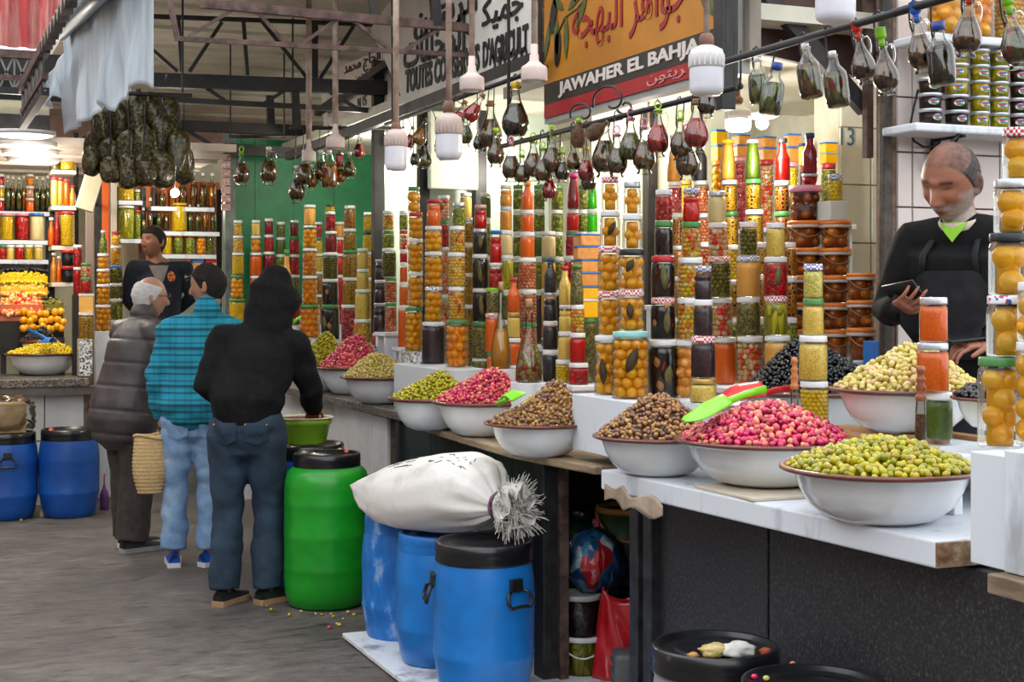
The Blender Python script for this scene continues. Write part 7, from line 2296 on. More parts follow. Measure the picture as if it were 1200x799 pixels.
def front_panel(o, pts, m, nm, off=.004, side=1):
 """cloth seen in an opening: a triangle fan laid on the garment's front"""
 c = (sum(p[0] for p in pts) / len(pts), sum(p[1] for p in pts) / len(pts))
 b = MB(); v, f = [], []
 n = len(pts); R_ = 5
 for r in range(R_ + 1):
  for k in range(n * 4):
   i, fr_ = k // 4, (k % 4) / 4
   q = lerp(pts[i], pts[(i + 1) % n], fr_)
   x, z = lerp(c, q, r / R_)
   v.append((x, on_front(o, x, z, off, side), z))
 m_ = n * 4
 for r in range(R_):
  for k in range(m_):
   f.append([r * m_ + k, r * m_ + (k + 1) % m_, (r + 1) * m_ + (k + 1) % m_, (r + 1) * m_ + k])
 b.add(v, f)
 return b.obj(nm, m, o)
pv = lambda px: math.atan2(VIEW(px).x, VIEW(px).y)      # heading of somebody looking straight away from us
# --- the man in the black hoodie
M_hood = mat('black_fleece', '#0c0c0e', '#161618', .9, scale=40, bmp=.1, bscale=200, spec=.25)
def jeans_mat(name, c1, c2, c3):
 if name in MATS: return MATS[name]
 m, nt, b, out = new_mat(name)
 vec = coords(nt, False)
 f = noise_tex(nt, vec, 5, 5, .65)
 nt.links.new(ramp(nt, f, [(.3, srgb(c1)), (.52, srgb(c2)), (.75, srgb(c3))]), b.inputs['Base Color'])
 b.inputs['Roughness'].default_value = .85
 w = noise_tex(nt, coords(nt, False, (1, 1, .2)), 260, 2)
 bump(nt, b, w, .2, .002)
 MATS[name] = m
 return m
M_jdark = jeans_mat('dark_denim', '#16222e', '#233648', '#31495e')
M_jlight = jeans_mat('light_denim', '#5a7ea8', '#7f9fc2', '#a5bdd6')
p0 = at(290, 400, 7.55); p0.z = 0
hd = pv(290) + .2
J1 = dict(pelvis=(0, -.02, .92), waist=(.01, .0, 1.06), chest=(.035, .07, 1.27), neck=(.07, .14, 1.44), head=(.105, .185, 1.585), yaw=-.35, pitch=-.45,
          shL=(-.145, .06, 1.37), elL=(-.215, .0, 1.13), wrL=(-.10, .19, 1.02), shR=(.225, .11, 1.33), elR=(.30, .20, 1.10), wrR=(.275, .395, 1.0),
          hipL=(-.10, -.01, .88), knL=(-.108, .02, .49), anL=(-.11, -.04, .09), toL=(-.03, .16, 0), hipR=(.10, -.01, .88), knR=(.10, .06, .49), anR=(.105, .0, .09), toR=(.22, .14, 0))
def hoodie(b, V):
 capsule(b, [V['pelvis'] + Vector((0, 0, .075)), V['pelvis'] + Vector((0, 0, .13)), V['waist'] + Vector((0, .0, .05)), V['chest'], (V['shL'] + V['shR']) / 2 + Vector((0, 0, .0)), V['neck']], [(.155, .185), (.165, .2), (.16, .195), (.155, .205), (.11, .185), (.07, .085)], 24)
 capsule(b, [V['shL'], V['chest'].lerp(V['neck'], .55), V['shR']], [.08, .10, .08], 16)
 sleeves(b, V, (.082, .076, .07, .062, .05))
 h = V['head']; n = V['neck']
 capsule(b, [n + Vector((0, -.03, -.05)), n.lerp(h, .5) + Vector((0, -.02, 0)), h + Vector((0, -.012, .0)), h + Vector((.0, -.01, .06)), h + Vector((.01, -.005, .098))], [(.11, .125), (.128, .135), (.146, .138), (.142, .128), (.105, .092)], 20)
 capsule(b, [h + Vector((.02, .09, .06)), h + Vector((.03, .11, -.03)), n + Vector((.02, .12, .02))], [.055, .05, .05], 10)
 # folds of the hood on the shoulders
 capsule(b, [n + Vector((-.10, .0, -.035)), n + Vector((-.05, -.09, -.045)), n + Vector((.05, -.09, -.05)), n + Vector((.12, .0, -.045))], [.035, .042, .042, .035], 10)
t1, H1, V1 = person('person', 'person in a black hooded sweatshirt and dark jeans reaching into the green tub', p0, hd, J1, '#8a5a44',
 [dict(name='hooded_sweatshirt', build=hoodie, mat=M_hood, disp=folds(.012, 4, 8, 1.5, .012), voxel=.012),
     dict(name='jeans', build=trousers((.112, .102, .082, .083, .082), (.145, .187), 1.0, .08, .045), mat=M_jdark, disp=folds(.008, 6, 9, 3.0, .009), voxel=.011)],
 dict(), hands=[(1, (.275, .40, .995), (-.1, .75, -.65), (.1, .65, .75), dict(curl=.45)), (-1, (-.10, .2, 1.02), (.6, .6, -.2), (0, .2, 1), dict(curl=.5))])
M_shoeb = mat('black_shoe', '#17171a', '#26262a', .7, scale=20)
M_sole_tan = mat('tan_sole', '#9a7a56', '#b3946c', .6)
shoe(t1, J1['anL'], J1['toL'], M_shoeb, M_sole_tan); shoe(t1, J1['anR'], J1['toR'], M_shoeb, M_sole_tan, L=.3)
jo = [c for c in t1.children if c.name.startswith('jeans')][0]
M_thread = mat('tan_stitching', '#a8763e', None, .7)
for x in (-.085, .075):
 y = on_front(jo, x, .93, 0, -1)
 back_panel(jo, [(x - .06, .95), (x + .06, .95), (x + .058, .86), (x, .83), (x - .058, .86)], M_jdark, 'back_pocket', .006)
 for sx in (-1, 1):
  b = MB(); b.lathe([(0, .006), (.005, .005), (.006, 0)], 10, M=Matrix.Translation((x + sx * .055, y - .003, .94)) @ Matrix.Rotation(pi / 2, 4, 'X')); b.obj('rivet', mat('copper_rivet', '#b88a5a', None, .3, metal=.8), jo)
# --- the man in the teal plaid overshirt
def plaid():
 m, nt, b, out = new_mat('teal_plaid')
 tc = N(nt, 'ShaderNodeTexCoord'); sp = N(nt, 'ShaderNodeSeparateXYZ'); nt.links.new(tc.outputs['Object'], sp.inputs[0])
 def band(axis, period, stops):
  a = N(nt, 'ShaderNodeMath', operation='DIVIDE'); a.inputs[1].default_value = period
  nt.links.new(sp.outputs[axis], a.inputs[0])
  f = N(nt, 'ShaderNodeMath', operation='FRACT'); nt.links.new(a.outputs[0], f.inputs[0])
  return ramp(nt, f.outputs[0], stops)
 g = lambda v: (v, v, v, 1)
 h1 = band(2, .11, [(0, g(.25)), (.06, g(1)), (.30, g(1)), (.34, g(.35)), (.40, g(.35)), (.44, g(1)), (.62, g(.8)), (.66, g(.3)), (.78, g(.3)), (.82, g(1)), (.95, g(.9)), (1, g(.25))])
 h2 = band(0, .09, [(0, g(.75)), (.1, g(.97)), (.5, g(1)), (.55, g(.82)), (.66, g(.82)), (.7, g(1)), (1, g(.75))])
 m1 = N(nt, 'ShaderNodeMixRGB', blend_type='MULTIPLY'); m1.inputs['Fac'].default_value = 1
 m1.inputs['Color1'].default_value = srgb('#1f93b0'); nt.links.new(h1, m1.inputs['Color2'])
 m2 = N(nt, 'ShaderNodeMixRGB', blend_type='MULTIPLY'); m2.inputs['Fac'].default_value = 1
 nt.links.new(m1.outputs[0], m2.inputs['Color1']); nt.links.new(h2, m2.inputs['Color2'])
 nt.links.new(m2.outputs[0], b.inputs['Base Color']); b.inputs['Roughness'].default_value = .9
 return m
p0 = at(225, 400, 8.6); p0.z = 0
hd = pv(225) + .02
J2 = dict(pelvis=(.01, 0, .90), waist=(.02, .0, 1.05), chest=(.045, .02, 1.30), neck=(.085, .03, 1.50), head=(.09, .05, 1.655), yaw=1.15, pitch=-.12,
          shL=(-.125, .02, 1.395), elL=(-.20, .0, 1.12), wrL=(-.19, .06, .90), shR=(.245, .02, 1.395), elR=(.30, .06, 1.13), wrR=(.20, .26, 1.10),
          hipL=(-.085, 0, .87), knL=(-.10, .03, .47), anL=(-.105, 0, .09), toL=(-.12, .2, 0), hipR=(.10, 0, .87), knR=(.105, .02, .47), anR=(.105, -.03, .09), toR=(.28, .10, 0))
def shirt(b, V):
 capsule(b, [V['pelvis'] + Vector((0, 0, .055)), V['pelvis'] + Vector((0, 0, .08)), V['waist'], V['chest'], (V['shL'] + V['shR']) / 2, V['neck'] + Vector((0, 0, .0))], [(.182, .218), (.172, .21), (.15, .19), (.15, .21), (.105, .19), (.062, .068)], 24)
 capsule(b, [V['shL'], V['chest'].lerp(V['neck'], .6), V['shR']], [.078, .09, .078], 16)
 sleeves(b, V, (.08, .074, .068, .06, .05))
 n = V['neck']
 capsule(b, [n + Vector((0, -.02, -.02)), n + Vector((0, -.012, .035))], [(.078, .082), (.074, .076)], 16)
t2, H2, V2 = person('person', 'person in a teal plaid overshirt and light blue jeans holding a straw basket', p0, hd, J2, '#b5836a',
 [dict(name='overshirt', build=shirt, mat=plaid(), disp=folds(.011, 5, 9, 5.0, .011), voxel=.011),
     dict(name='jeans', build=trousers((.098, .092, .078, .080, .080), (.128, .165), 1.0, .03, .07), mat=M_jlight, disp=folds(.009, 6, 11, 9.0, .009), voxel=.011)],
 dict(cheek='#b06a50'), hands=[(-1, (-.19, .06, .905), (.05, .15, -1), (-1, -.2, 0), dict(curl=1.0, thumb=1.0)), (1, (.2, .26, 1.1), (-.3, 1, 0), (1, 0, .4))])
M_hairb = mat('short_black_hair', '#120f0d', '#221c19', .9, scale=120, bmp=.5, bscale=300)
hair_shell(t2, H2, full_hair(), M_hairb, .008)
glasses(t2, H2, mat('dark_spectacle_frame', '#22222a', None, .3), up=.045)
M_shoeblue = mat('blue_trainer', '#0f4aa8', '#1a62c8', .5, scale=20)
M_solew = mat('white_sole', '#dcdce0', '#cfd0d6', .5)
shoe(t2, J2['anL'], J2['toL'], M_shoeblue, M_solew); shoe(t2, J2['anR'], J2['toR'], M_shoeblue, M_solew, L=.3)
jo = [c for c in t2.children if c.name.startswith('jeans')][0]
for x in (-.08, .10):
 back_panel(jo, [(x - .06, .87), (x + .06, .87), (x + .058, .78), (x, .75), (x - .058, .78)], M_jlight, 'back_pocket', .006)
# the basket hanging from his hand
hw = t2.matrix_basis @ Vector((-.185, .075, .80))
bk = at(176, 545, 8.55)
M_straw = mat('straw_weave', '#b8945e', '#dcbf8c', .75, scale=50, lo=.3, hi=.7, bmp=.4, stretch=(1, 1, 3))
zb_ = HC - (578 - HY) / F * 8.55; zt_ = HC - (513 - HY) / F * 8.55
t = thing('straw_basket', 'round woven straw basket hanging from the plaid-shirted person', 'basket', (bk.x, bk.y, zb_), None, -pv(176))
Hb = zt_ - zb_; Rb = 20.5 / F * 8.55
prof = [(0, 0)]
nr = 15
for k in range(nr + 1):
 z = Hb * k / nr
 r = Rb * (.72 + .28 * sin(min(1, (k / nr) * 2.2) * pi / 2)) * (1 - .10 * max(0, (k / nr - .55) / .45))
 prof += [(r * .965, z + Hb / nr * .1), (r * 1.02, z + Hb / nr * .5), (r * .965, z + Hb / nr * .92)]
prof += [(Rb * .86, Hb * 1.03), (Rb * .84, Hb), (Rb * .8, Hb * .3), (0, Hb * .1)]
b = MB(); b.lathe(prof, 40, sx=1.0, sy=.62); b.obj('weave', M_straw, t)
b = MB(); b.tube([(Rb * .90 * cos(a), Rb * .58 * sin(a), Hb * 1.03 + .012 * sin(2 * a)) for a in np.linspace(0, 2 * pi, 33)[:-1]], .009, 8, closed=True); b.obj('rim', M_straw, t)
hl_ = t.matrix_basis.inverted() @ hw
for sy in (-1, 1):
 b = MB(); b.tube([(Rb * .55, sy * Rb * .42, Hb * .98), lerp((Rb * .6, sy * Rb * .4, Hb * 1.0), hl_[:], .5), (hl_.x - .012, hl_.y, hl_.z + .01), (hl_.x + .02, hl_.y, hl_.z), (Rb * .98, sy * Rb * .3, Hb * .95)], .006, 6); b.obj('strap', mat('brown_leather', '#5a2a1c', '#7a3e2a', .5, scale=20), t)
# --- the old man in the quilted coat
p0 = at(155, 400, 9.15); p0.z = 0
hd = pv(155) + 1.05
J3 = dict(pelvis=(0, -.03, .90), waist=(0, -.01, 1.05), chest=(0, .03, 1.27), neck=(0, .085, 1.45), head=(0, .13, 1.585), yaw=-.25, pitch=-.08,
          shL=(-.18, .04, 1.36), elL=(-.22, .04, 1.10), wrL=(-.17, .2, .95), shR=(.18, .06, 1.36), elR=(.22, .12, 1.10), wrR=(.17, .22, .88),
          hipL=(-.085, -.02, .88), knL=(-.085, .02, .47), anL=(-.09, .03, .09), toL=(-.09, .25, 0), hipR=(.085, -.02, .88), knR=(.085, -.01, .47), anR=(.09, -.06, .09), toR=(.10, .18, 0))
def coat(b, V):
 pl = V['pelvis']
 capsule(b, [pl + Vector((0, -.03, -.08)), pl + Vector((0, -.02, .02)), V['waist'] + Vector((0, -.01, 0)), V['chest'], (V['shL'] + V['shR']) / 2, V['neck']], [(.215, .25), (.2, .235), (.175, .215), (.165, .215), (.12, .185), (.075, .08)], 26)
 capsule(b, [V['shL'], V['chest'].lerp(V['neck'], .6), V['shR']], [.085, .1, .085], 16)
 sleeves(b, V, (.092, .088, .085, .078, .066))
 n = V['neck']
 capsule(b, [n + Vector((0, -.01, -.03)), n + Vector((0, .0, .035))], [(.09, .092), (.086, .086)], 16)
def quilt(p):
 z = p[2]
 s = (z - .72 + .12 * p[1]) / .15
 g = abs(s - round(s)) * .15
 return .003 - .009 * math.exp(-(g / .009) ** 2) + folds(.003, 7, 6, 2.0, .008)(p)
M_coat = mat('grey_brown_nylon', '#3a3434', '#4c4443', .5, scale=9, bmp=.12, bscale=40)
t3, H3, V3 = person('person', 'elderly person with white hair and glasses in a grey-brown quilted coat', p0, hd, J3, '#b88a74',
 [dict(name='quilted_coat', build=coat, mat=M_coat, disp=quilt, voxel=.011),
     dict(name='trousers', build=trousers((.125, .122, .112, .108, .104), (.15, .18), 1.0, .05, .04), mat=mat('brown_trousers', '#332c29', '#453c38', .85, scale=20, bmp=.1), disp=folds(.006, 4, 5, 12.0, .006), voxel=.011)],
 dict(cheek='#b5705c', brow='#8a8480', lips='#9a6058'), nose=1.15, hands=[(1, (.17, .22, .88), (0, .3, -1), (1, 0, 0)), (-1, (-.17, .2, .95), (.3, 1, -.3), (-1, 0, 0))])
hair_shell(t3, H3, lambda s: full_hair()(s) * sstep(.078, .05, s[:, 2] + .25 * s[:, 1]), mat('white_hair', '#b9b6b4', '#d6d4d2', .8, scale=150, bmp=.5, bscale=260), .010)
glasses(t3, H3, mat('black_spectacle_frame', '#141416', None, .3))
M_shoeg = mat('grey_shoe', '#2c2726', '#3c3634', .7, scale=20)
shoe(t3, J3['anL'], J3['toL'], M_shoeg, M_solew, L=.30); shoe(t3, J3['anR'], J3['toR'], M_shoeg, mat('grey_sole', '#8f9094', '#a5a6aa', .5), L=.31)
# --- the vendor in the navy sweater, on a raised floor
FZ = .40
b = MB(); q = atY(190, 400, 12.3); b.box((q.x + .1, 12.7, FZ / 2), (1.7, 1.6, FZ)); struct(b.obj('floor_raised', mat('grey_concrete', '#6a6662', '#7d7974', .8, scale=5)))
p0 = at(187, 400, 12.0); p0.z = 0
hd = pv(187) + pi - .15
z_ = lambda y: HC - (y - HY) / F * 12.0
J4 = dict(pelvis=(0, 0, FZ + .93), waist=(0, 0, FZ + 1.08), chest=(0, .01, FZ + 1.32), neck=(.03, .02, z_(304)), head=(.06, .045, z_(284)), yaw=-.95, pitch=.05,
          shL=(-.20, 0, z_(314)), elL=(-.27, -.03, z_(348)), wrL=(-.12, -.18, z_(368)), shR=(.20, 0, z_(314)), elR=(.26, -.03, z_(350)), wrR=(.12, -.18, z_(368)),
          hipL=(-.09, 0, FZ + .9), knL=(-.09, .02, FZ + .48), anL=(-.09, 0, FZ + .09), toL=(-.1, .2, FZ), hipR=(.09, 0, FZ + .9), knR=(.09, .02, FZ + .48), anR=(.09, 0, FZ + .09), toR=(.1, .2, FZ))
def sweater(b, V):
 capsule(b, [V['pelvis'] + Vector((0, 0, .02)), V['waist'], V['chest'], (V['shL'] + V['shR']) / 2, V['neck'] + Vector((0, 0, -.045))], [(.125, .17), (.125, .17), (.14, .195), (.1, .175), (.06, .075)], 22)
 capsule(b, [V['shL'], V['chest'].lerp(V['neck'], .45), V['shR']], [.072, .09, .072], 16)
 sleeves(b, V, (.075, .07, .062, .055, .045))
t4, H4, V4 = person('person', 'smiling person with short black hair in a navy V-neck sweater behind the others', p0, hd, J4, '#9a6a50',
 [dict(name='sweater', build=sweater, mat=mat('navy_wool', '#0c1220', '#141c2e', .85, scale=40, bmp=.1), disp=folds(.004, 5, 9, 6.0, .005), voxel=.012),
     dict(name='trousers', build=trousers(low=FZ + .05), mat=mat('dark_trousers', '#1a1a1e', '#26262c', .85), voxel=.014)],
 dict(cheek='#a5684e', lips='#8a4a40', beard='#3a2a24', beard_k=.35), ground=FZ, smile=1, hands=[(-1, (-.12, -.18, z_(368)), (.8, -.2, -.3), (0, -1, 0)), (1, (.12, -.18, z_(368)), (-.8, -.2, -.3), (0, -1, 0))])
hair_shell(t4, H4, full_hair(.058), M_hairb, .008)
so = [c for c in t4.children if c.name.startswith('sweater')][0]
zc = J4['neck'][2] - .05
front_panel(so, [(-.06, zc), (.10, zc), (.02, zc - .20)], mat('grey_tee', '#6a6462', '#7a7472', .9), 'undershirt')
em = front_panel(so, [(-.075 + .035 * cos(a), z_(324) + .045 * sin(a)) for a in np.linspace(0, 2 * pi, 9)[:-1]], mat('red_gold_emblem', '#5a2a10', '#b0502a', .7, scale=60, c3='#c9a04a'), 'chest_emblem')
for s, k in (('L', 'toL'), ('R', 'toR')):
 shoe(t4, J4['an' + s], J4[k], M_shoeb, M_shoeb, ground=FZ)
# --- the vendor with the phone
FZ2 = .34
p0 = at(1133, 400, 5.1); p0.z = 0
b = MB(); b.box((p0.x + .2, p0.y - .5, FZ2 / 2), (.8, 2.0, FZ2)); struct(b.obj('floor_raised', MATS['grey_concrete']))
hd = pv(1133) + pi + .38
sc5 = 5.1 / F
z5 = lambda y: HC - (y - HY) * sc5
J5 = dict(pelvis=(0, -.02, FZ2 + .95), waist=(0, 0, FZ2 + 1.10), chest=(0, .02, z5(300)), neck=(.0, .05, z5(262)), head=(.012, .115, z5(215)), yaw=-.10, pitch=-.45, roll=-.12,
          shL=(-.20, .0, z5(283)), elL=(-.27, .03, z5(372)), wrL=(-.16, .22, z5(398)), shR=(.19, .0, z5(281)), elR=(.27, .05, z5(366)), wrR=(.16, .24, z5(362)),
          hipL=(-.09, 0, FZ2 + .9), knL=(-.09, .02, FZ2 + .48), anL=(-.09, 0, FZ2 + .09), toL=(-.1, .2, FZ2), hipR=(.09, 0, FZ2 + .9), knR=(.09, .02, FZ2 + .48), anR=(.09, 0, FZ2 + .09), toR=(.1, .2, FZ2))
def jacket(b, V):
 capsule(b, [V['pelvis'] + Vector((0, 0, .0)), V['waist'], V['chest'], (V['shL'] + V['shR']) / 2, V['neck'] + Vector((0, -.01, -.03))], [(.135, .18), (.135, .18), (.15, .205), (.105, .18), (.068, .08)], 22)
 capsule(b, [V['shL'], V['chest'].lerp(V['neck'], .5), V['shR']], [.075, .095, .075], 16)
 sleeves(b, V, (.078, .072, .064, .056, .046))
hR = ((.16, .24, z5(362)), (-.75, .55, .18), (.35, .35, -.85))
t5, H5, V5 = person('person', 'grey-bearded person in a black jacket and apron looking down at a phone', p0, hd, J5, '#96604a',
 [dict(name='jacket', build=jacket, mat=mat('black_cotton', '#09090b', '#121215', .85, scale=30, bmp=.1, spec=.25), disp=folds(.004, 5, 8, 8.0, .006), voxel=.010),
     dict(name='trousers', build=trousers(low=FZ2 + .05), mat=MATS['dark_trousers'], voxel=.014)],
 dict(cheek='#b0664e', lips='#a0524c', beard='#aaa49f', beard_k=.95, scalp='#241c1a', scalp_k=.86, brow='#2e2420'), voxel=.0042, ground=FZ2, nose=1.15, hs=1.2,
 hands=[(1, hR[0], hR[1], hR[2], dict(curls=[.35, .4, .45, .5], thumb=1.3)), (-1, (-.16, .22, z5(398)), (.6, .75, -.1), (-.2, .1, .95), dict(curl=.5))])
jo5 = [c for c in t5.children if c.name.startswith('jacket')][0]
hair_shell(t5, H5, lambda s: full_hair(.085)(s) * sstep(.07, .045, s[:, 2] + .35 * s[:, 1]), mat('short_grey_hair', '#2c2522', '#4a423e', .8, scale=150, bmp=.5, bscale=300), .003, bumpy=.002, sc=110)
zc = J5['neck'][2]
front_panel(jo5, [(-.05, z5(262)), (.05, z5(262)), (.03, z5(273)), (.0, z5(285)), (-.03, z5(273))], mat('neon_green_tee', '#7fc22a', '#94d23c', .8), 'tee_shirt', off=.005)
b = MB(); n = V5['neck']; b.lathe([(.074, -.022), (.078, -.018), (.075, .002), (.07, .008), (.066, .002)], 28, M=Matrix.Translation((n.x, n.y + .008, n.z + .012)) @ Matrix.Rotation(-.35, 4, 'X')); b.obj('undershirt_collar', mat('pale_collar', '#c9b8b0', '#d8cac2', .85), t5)
ap = front_panel(jo5, [(-.10, z5(318)), (.10, z5(318)), (.15, z5(345)), (.16, z5(420)), (-.16, z5(420)), (-.15, z5(345))], mat('charcoal_apron', '#17181b', '#232427', .8, scale=18, bmp=.1, spec=.3), 'apron', off=.012)
for sx in (-1, 1):
 b = MB()
 pts = [(sx * .095, on_front(jo5, sx * .095, z5(320), .010), z5(320)), (sx * .09, on_front(jo5, sx * .09, z5(300), .010), z5(300)), (sx * .082, on_front(jo5, sx * .082, z5(285), .008), z5(285)), (sx * .07, .03, z5(268))]
 b.tube(pts, [(.004, .012)] * 4, 8); b.obj('apron_strap', MATS['charcoal_apron'], t5)
for s in 'LR':
 shoe(t5, J5['an' + s], J5['to' + s], M_shoeb, M_shoeb, ground=FZ2)
# the phone in the raised hand
def phone(label, w, dr, nm, off, tiltm=None):
 d = Vector(dr).normalized(); n = Vector(nm); n = (n - d * n.dot(d)).normalized(); s = d.cross(n)
 c = Vector(w) + d * .075 - n * .024 + Vector(off)
 M = t5.matrix_basis @ (Matrix.Translation(c) @ Matrix(((d.x, s.x, -n.x, 0), (d.y, s.y, -n.y, 0), (d.z, s.z, -n.z, 0), (0, 0, 0, 1))))
 t = thing('phone', label, 'phone', (0, 0, 0)); t.matrix_world = M
 b = MB(); b.box((0, 0, 0), (.155, .075, .009), bev=.003, smooth=True); b.obj('case', mat('phone_case', '#17181c', None, .35), t)
 b = MB(); b.box((0, 0, .0048), (.147, .068, .001)); b.obj('screen', mat('phone_screen', '#1c3a40', '#27525a', .15, scale=4), t)
phone('dark smartphone in the raised hand of the person in the apron', (.16, .24, z5(350)), (-.8, .35, .12), (.15, .75, -.62), (.03, .02, 0))
phone('second dark phone in the lower hand behind the olives', (-.16, .22, z5(398)), (.6, .75, -.1), (-.2, .1, .95), (0, 0, .048))
# ------------------------------------------------------------------ the back stall on the left
def board(nm, label, px0, px1, y, Y, depth, m=None, th=5, cat='shelf'):
 a, c = atY(px0, y, Y), atY(px1, y, Y)
 t_ = th / F * dY(px0, Y)
 b = MB(); b.box(((a.x + c.x) / 2, Y + depth / 2 - .06, a.z - t_ / 2), (c.x - a.x, depth, t_), bev=.003)
 o = b.obj(nm, m or M_wpaint)
 tag(o, label, cat)
 return a.z
def put(px, Y, zb, phrase, kind, cont, lid, w, top, small=False, **k):
 stack(px, 0, zb, phrase, [(kind, cont, lid, w, top)], Y=Y, small=small, **k)
J = 'jar'
def slim(px, Y, zb, w, top, cont, label):
 d = dY(px, Y); R = w / 2 / F * d; h = HC - (top - HY) / F * d - zb
 p = at(px, 400, d); p.z = zb
 t = thing('oil_bottle', label, 'bottle', p, 'slim oil bottles in the back stall')
 MB().lathe([(0, 0), (R, 0), (R, h * .55), (R * .8, h * .66), (R * .34, h * .8), (R * .32, h * .95), (R * .42, h * .96), (R * .42, h), (0, h)], 12).obj('glass', M_bg, t)
 MB().lathe([(0, .004), (R * .93, .004), (R * .93, h * .54), (R * .6, h * .66), (0, h * .66)], 12).obj('contents', OIL[cont][0], t)
 MB().lathe([(R * .44, h * .93), (R * .5, h * .94), (R * .5, h * 1.01), (0, h * 1.01)], 10).obj('cap', STP['white'], t)
BY = 13.5
zA_ = board('wall_shelf', 'long white shelf of slim bottles at the left edge', -30, 60, 247, BY, .26)
zB_ = board('wall_shelf', 'white shelf of three wide jars at the left edge', -30, 58, 281, BY - .15, .40)
zC_ = board('wall_shelf', 'low white shelf of small jars at the left edge', -30, 56, 304, BY - .3, .5)
b = MB()
for px in (-28, 57):
 p = atY(px, 300, BY + .12); b = MB(); b.box((p.x, p.y, 1.2), (.05, .05, 2.4)); tag(b.obj('shelf_post', M_steel), 'steel post of the left edge shelves ' + ('outside the picture' if px < 0 else 'beside the narrow shelf unit'), 'post')
for k, (px, c, w) in enumerate(((9, 'green', 7), (15, 'olive', 6.5), (22, 'green', 7), (28, 'gold', 5), (43, 'green', 7), (50, 'olive', 6.5), (56, 'green', 6))):
 slim(px, BY, zA_, w, 206 + (k % 3), c, f'slim {OIL[c][1]} oil bottle, {nth[k]} along the top left shelf')
stack(35, 0, zA_, 'short stack among the slim bottles', [(J, 'osauce', 'white', 10, 232), (J, 'redmix', 'white', 10, 218), (J, 'orange', 'white', 9, 204)], Y=BY)
stack(1, 0, zA_, 'stack at the left end of the top left shelf', [(J, 'redp', 'white', 8, 232), (J, 'yolive', 'white', 8, 217), (J, 'redp', 'white', 8, 204)], Y=BY)
for px, c, l, ph in ((8, 'yolive', 'pink', 'wide, first on the second left shelf'), (26, 'redp', 'pink', 'wide, in the middle of the second left shelf'), (43, 'white', 'blue', 'wide, last on the second left shelf')):
 put(px, BY - .15, zB_, ph, J, c, l, 17, 250)
for k, (px, c, l) in enumerate(((3, 'redp', 'green'), (12, 'cream', 'white'), (23, 'red', 'white'), (34, 'yolive', 'white'), (45, 'cream', 'white'))):
 put(px, BY - .3, zC_, f'{nth[k]} on the low left shelf', J, c, l, 10, 287)
def scoop(label, pts, w, m, Y=None, d=None, group=None):
 """plastic scoop: blade from pts[0] to pts[1], handle on to pts[2]; (px, py, depth)"""
 a, c, e = [at(*q) for q in pts]
 t = thing('scoop', label, 'scoop', c, group)
 ax = (c - a); L = ax.length; ax.normalize()
 up = Vector((0, 0, 1)); sd_ = ax.cross(up).normalized(); nn = sd_.cross(ax)
 b = MB()
 def fn(u, v):
  x = v * L; ww = w * (1 - (1 - min(1, v * 2.2)) ** 2) ** .5 * (1 - .25 * v)
  s_ = (u - .5) * 2
  return (a - c) + ax * x + sd_ * (ww * s_) + nn * (.55 * w * (1 - abs(s_) ** 1.8) * min(1, v * 2))
 b.grid(fn, 13, 13)
 o = b.obj('blade', m, t); sm_ = o.modifiers.new('t', 'SOLIDIFY'); sm_.thickness = .004
 b = MB(); h = (e - c); b.tube([-ax * L * .25 + nn * w * .4, (0, 0, 0), h * .5 + nn * .004, h], [(.006, .012)] * 3 + [(.007, .014)], 10); b.obj('handle', m, t)
M_lime = mat('lime_plastic_scoop', '#6fd018', '#86e02a', .35, scale=5, coat=.3)
M_redsc = mat('red_plastic_scoop', '#c0161e', '#d6262c', .35, scale=5, coat=.3)
scoop('lime green scoop stuck in the purple-pink olives', ((803, 494, 4.40), (848, 472, 4.52), (897, 456, 4.62)), .052, M_lime)
scoop('red scoop behind the pink heap beside the carrot jar', ((832, 470, 4.98), (893, 462, 5.0), (926, 455, 5.05)), .085, M_redsc)
scoop('small lime scoop in the heap under the pickle carafe', ((612, 458, 5.74), (592, 470, 5.66), (583, 474, 5.72)), .045, M_lime)
scoop('lime scoop lying by the citrus stack', ((330, 380, 9.9), (344, 378, 9.85), (352, 372, 9.8)), .05, M_lime)
scoop('lime scoop lying on the black olives of the back stall', ((20, 303, 13.0), (40, 300, 12.95), (49, 304, 12.92)), .09, M_lime)
scoop('blue scoop in the heap on the back stall ledge', ((48, 401, 11.3), (62, 401, 11.25), (33, 386, 11.4)), .07, mat('blue_plastic_scoop', '#1a6ab8', None, .35))
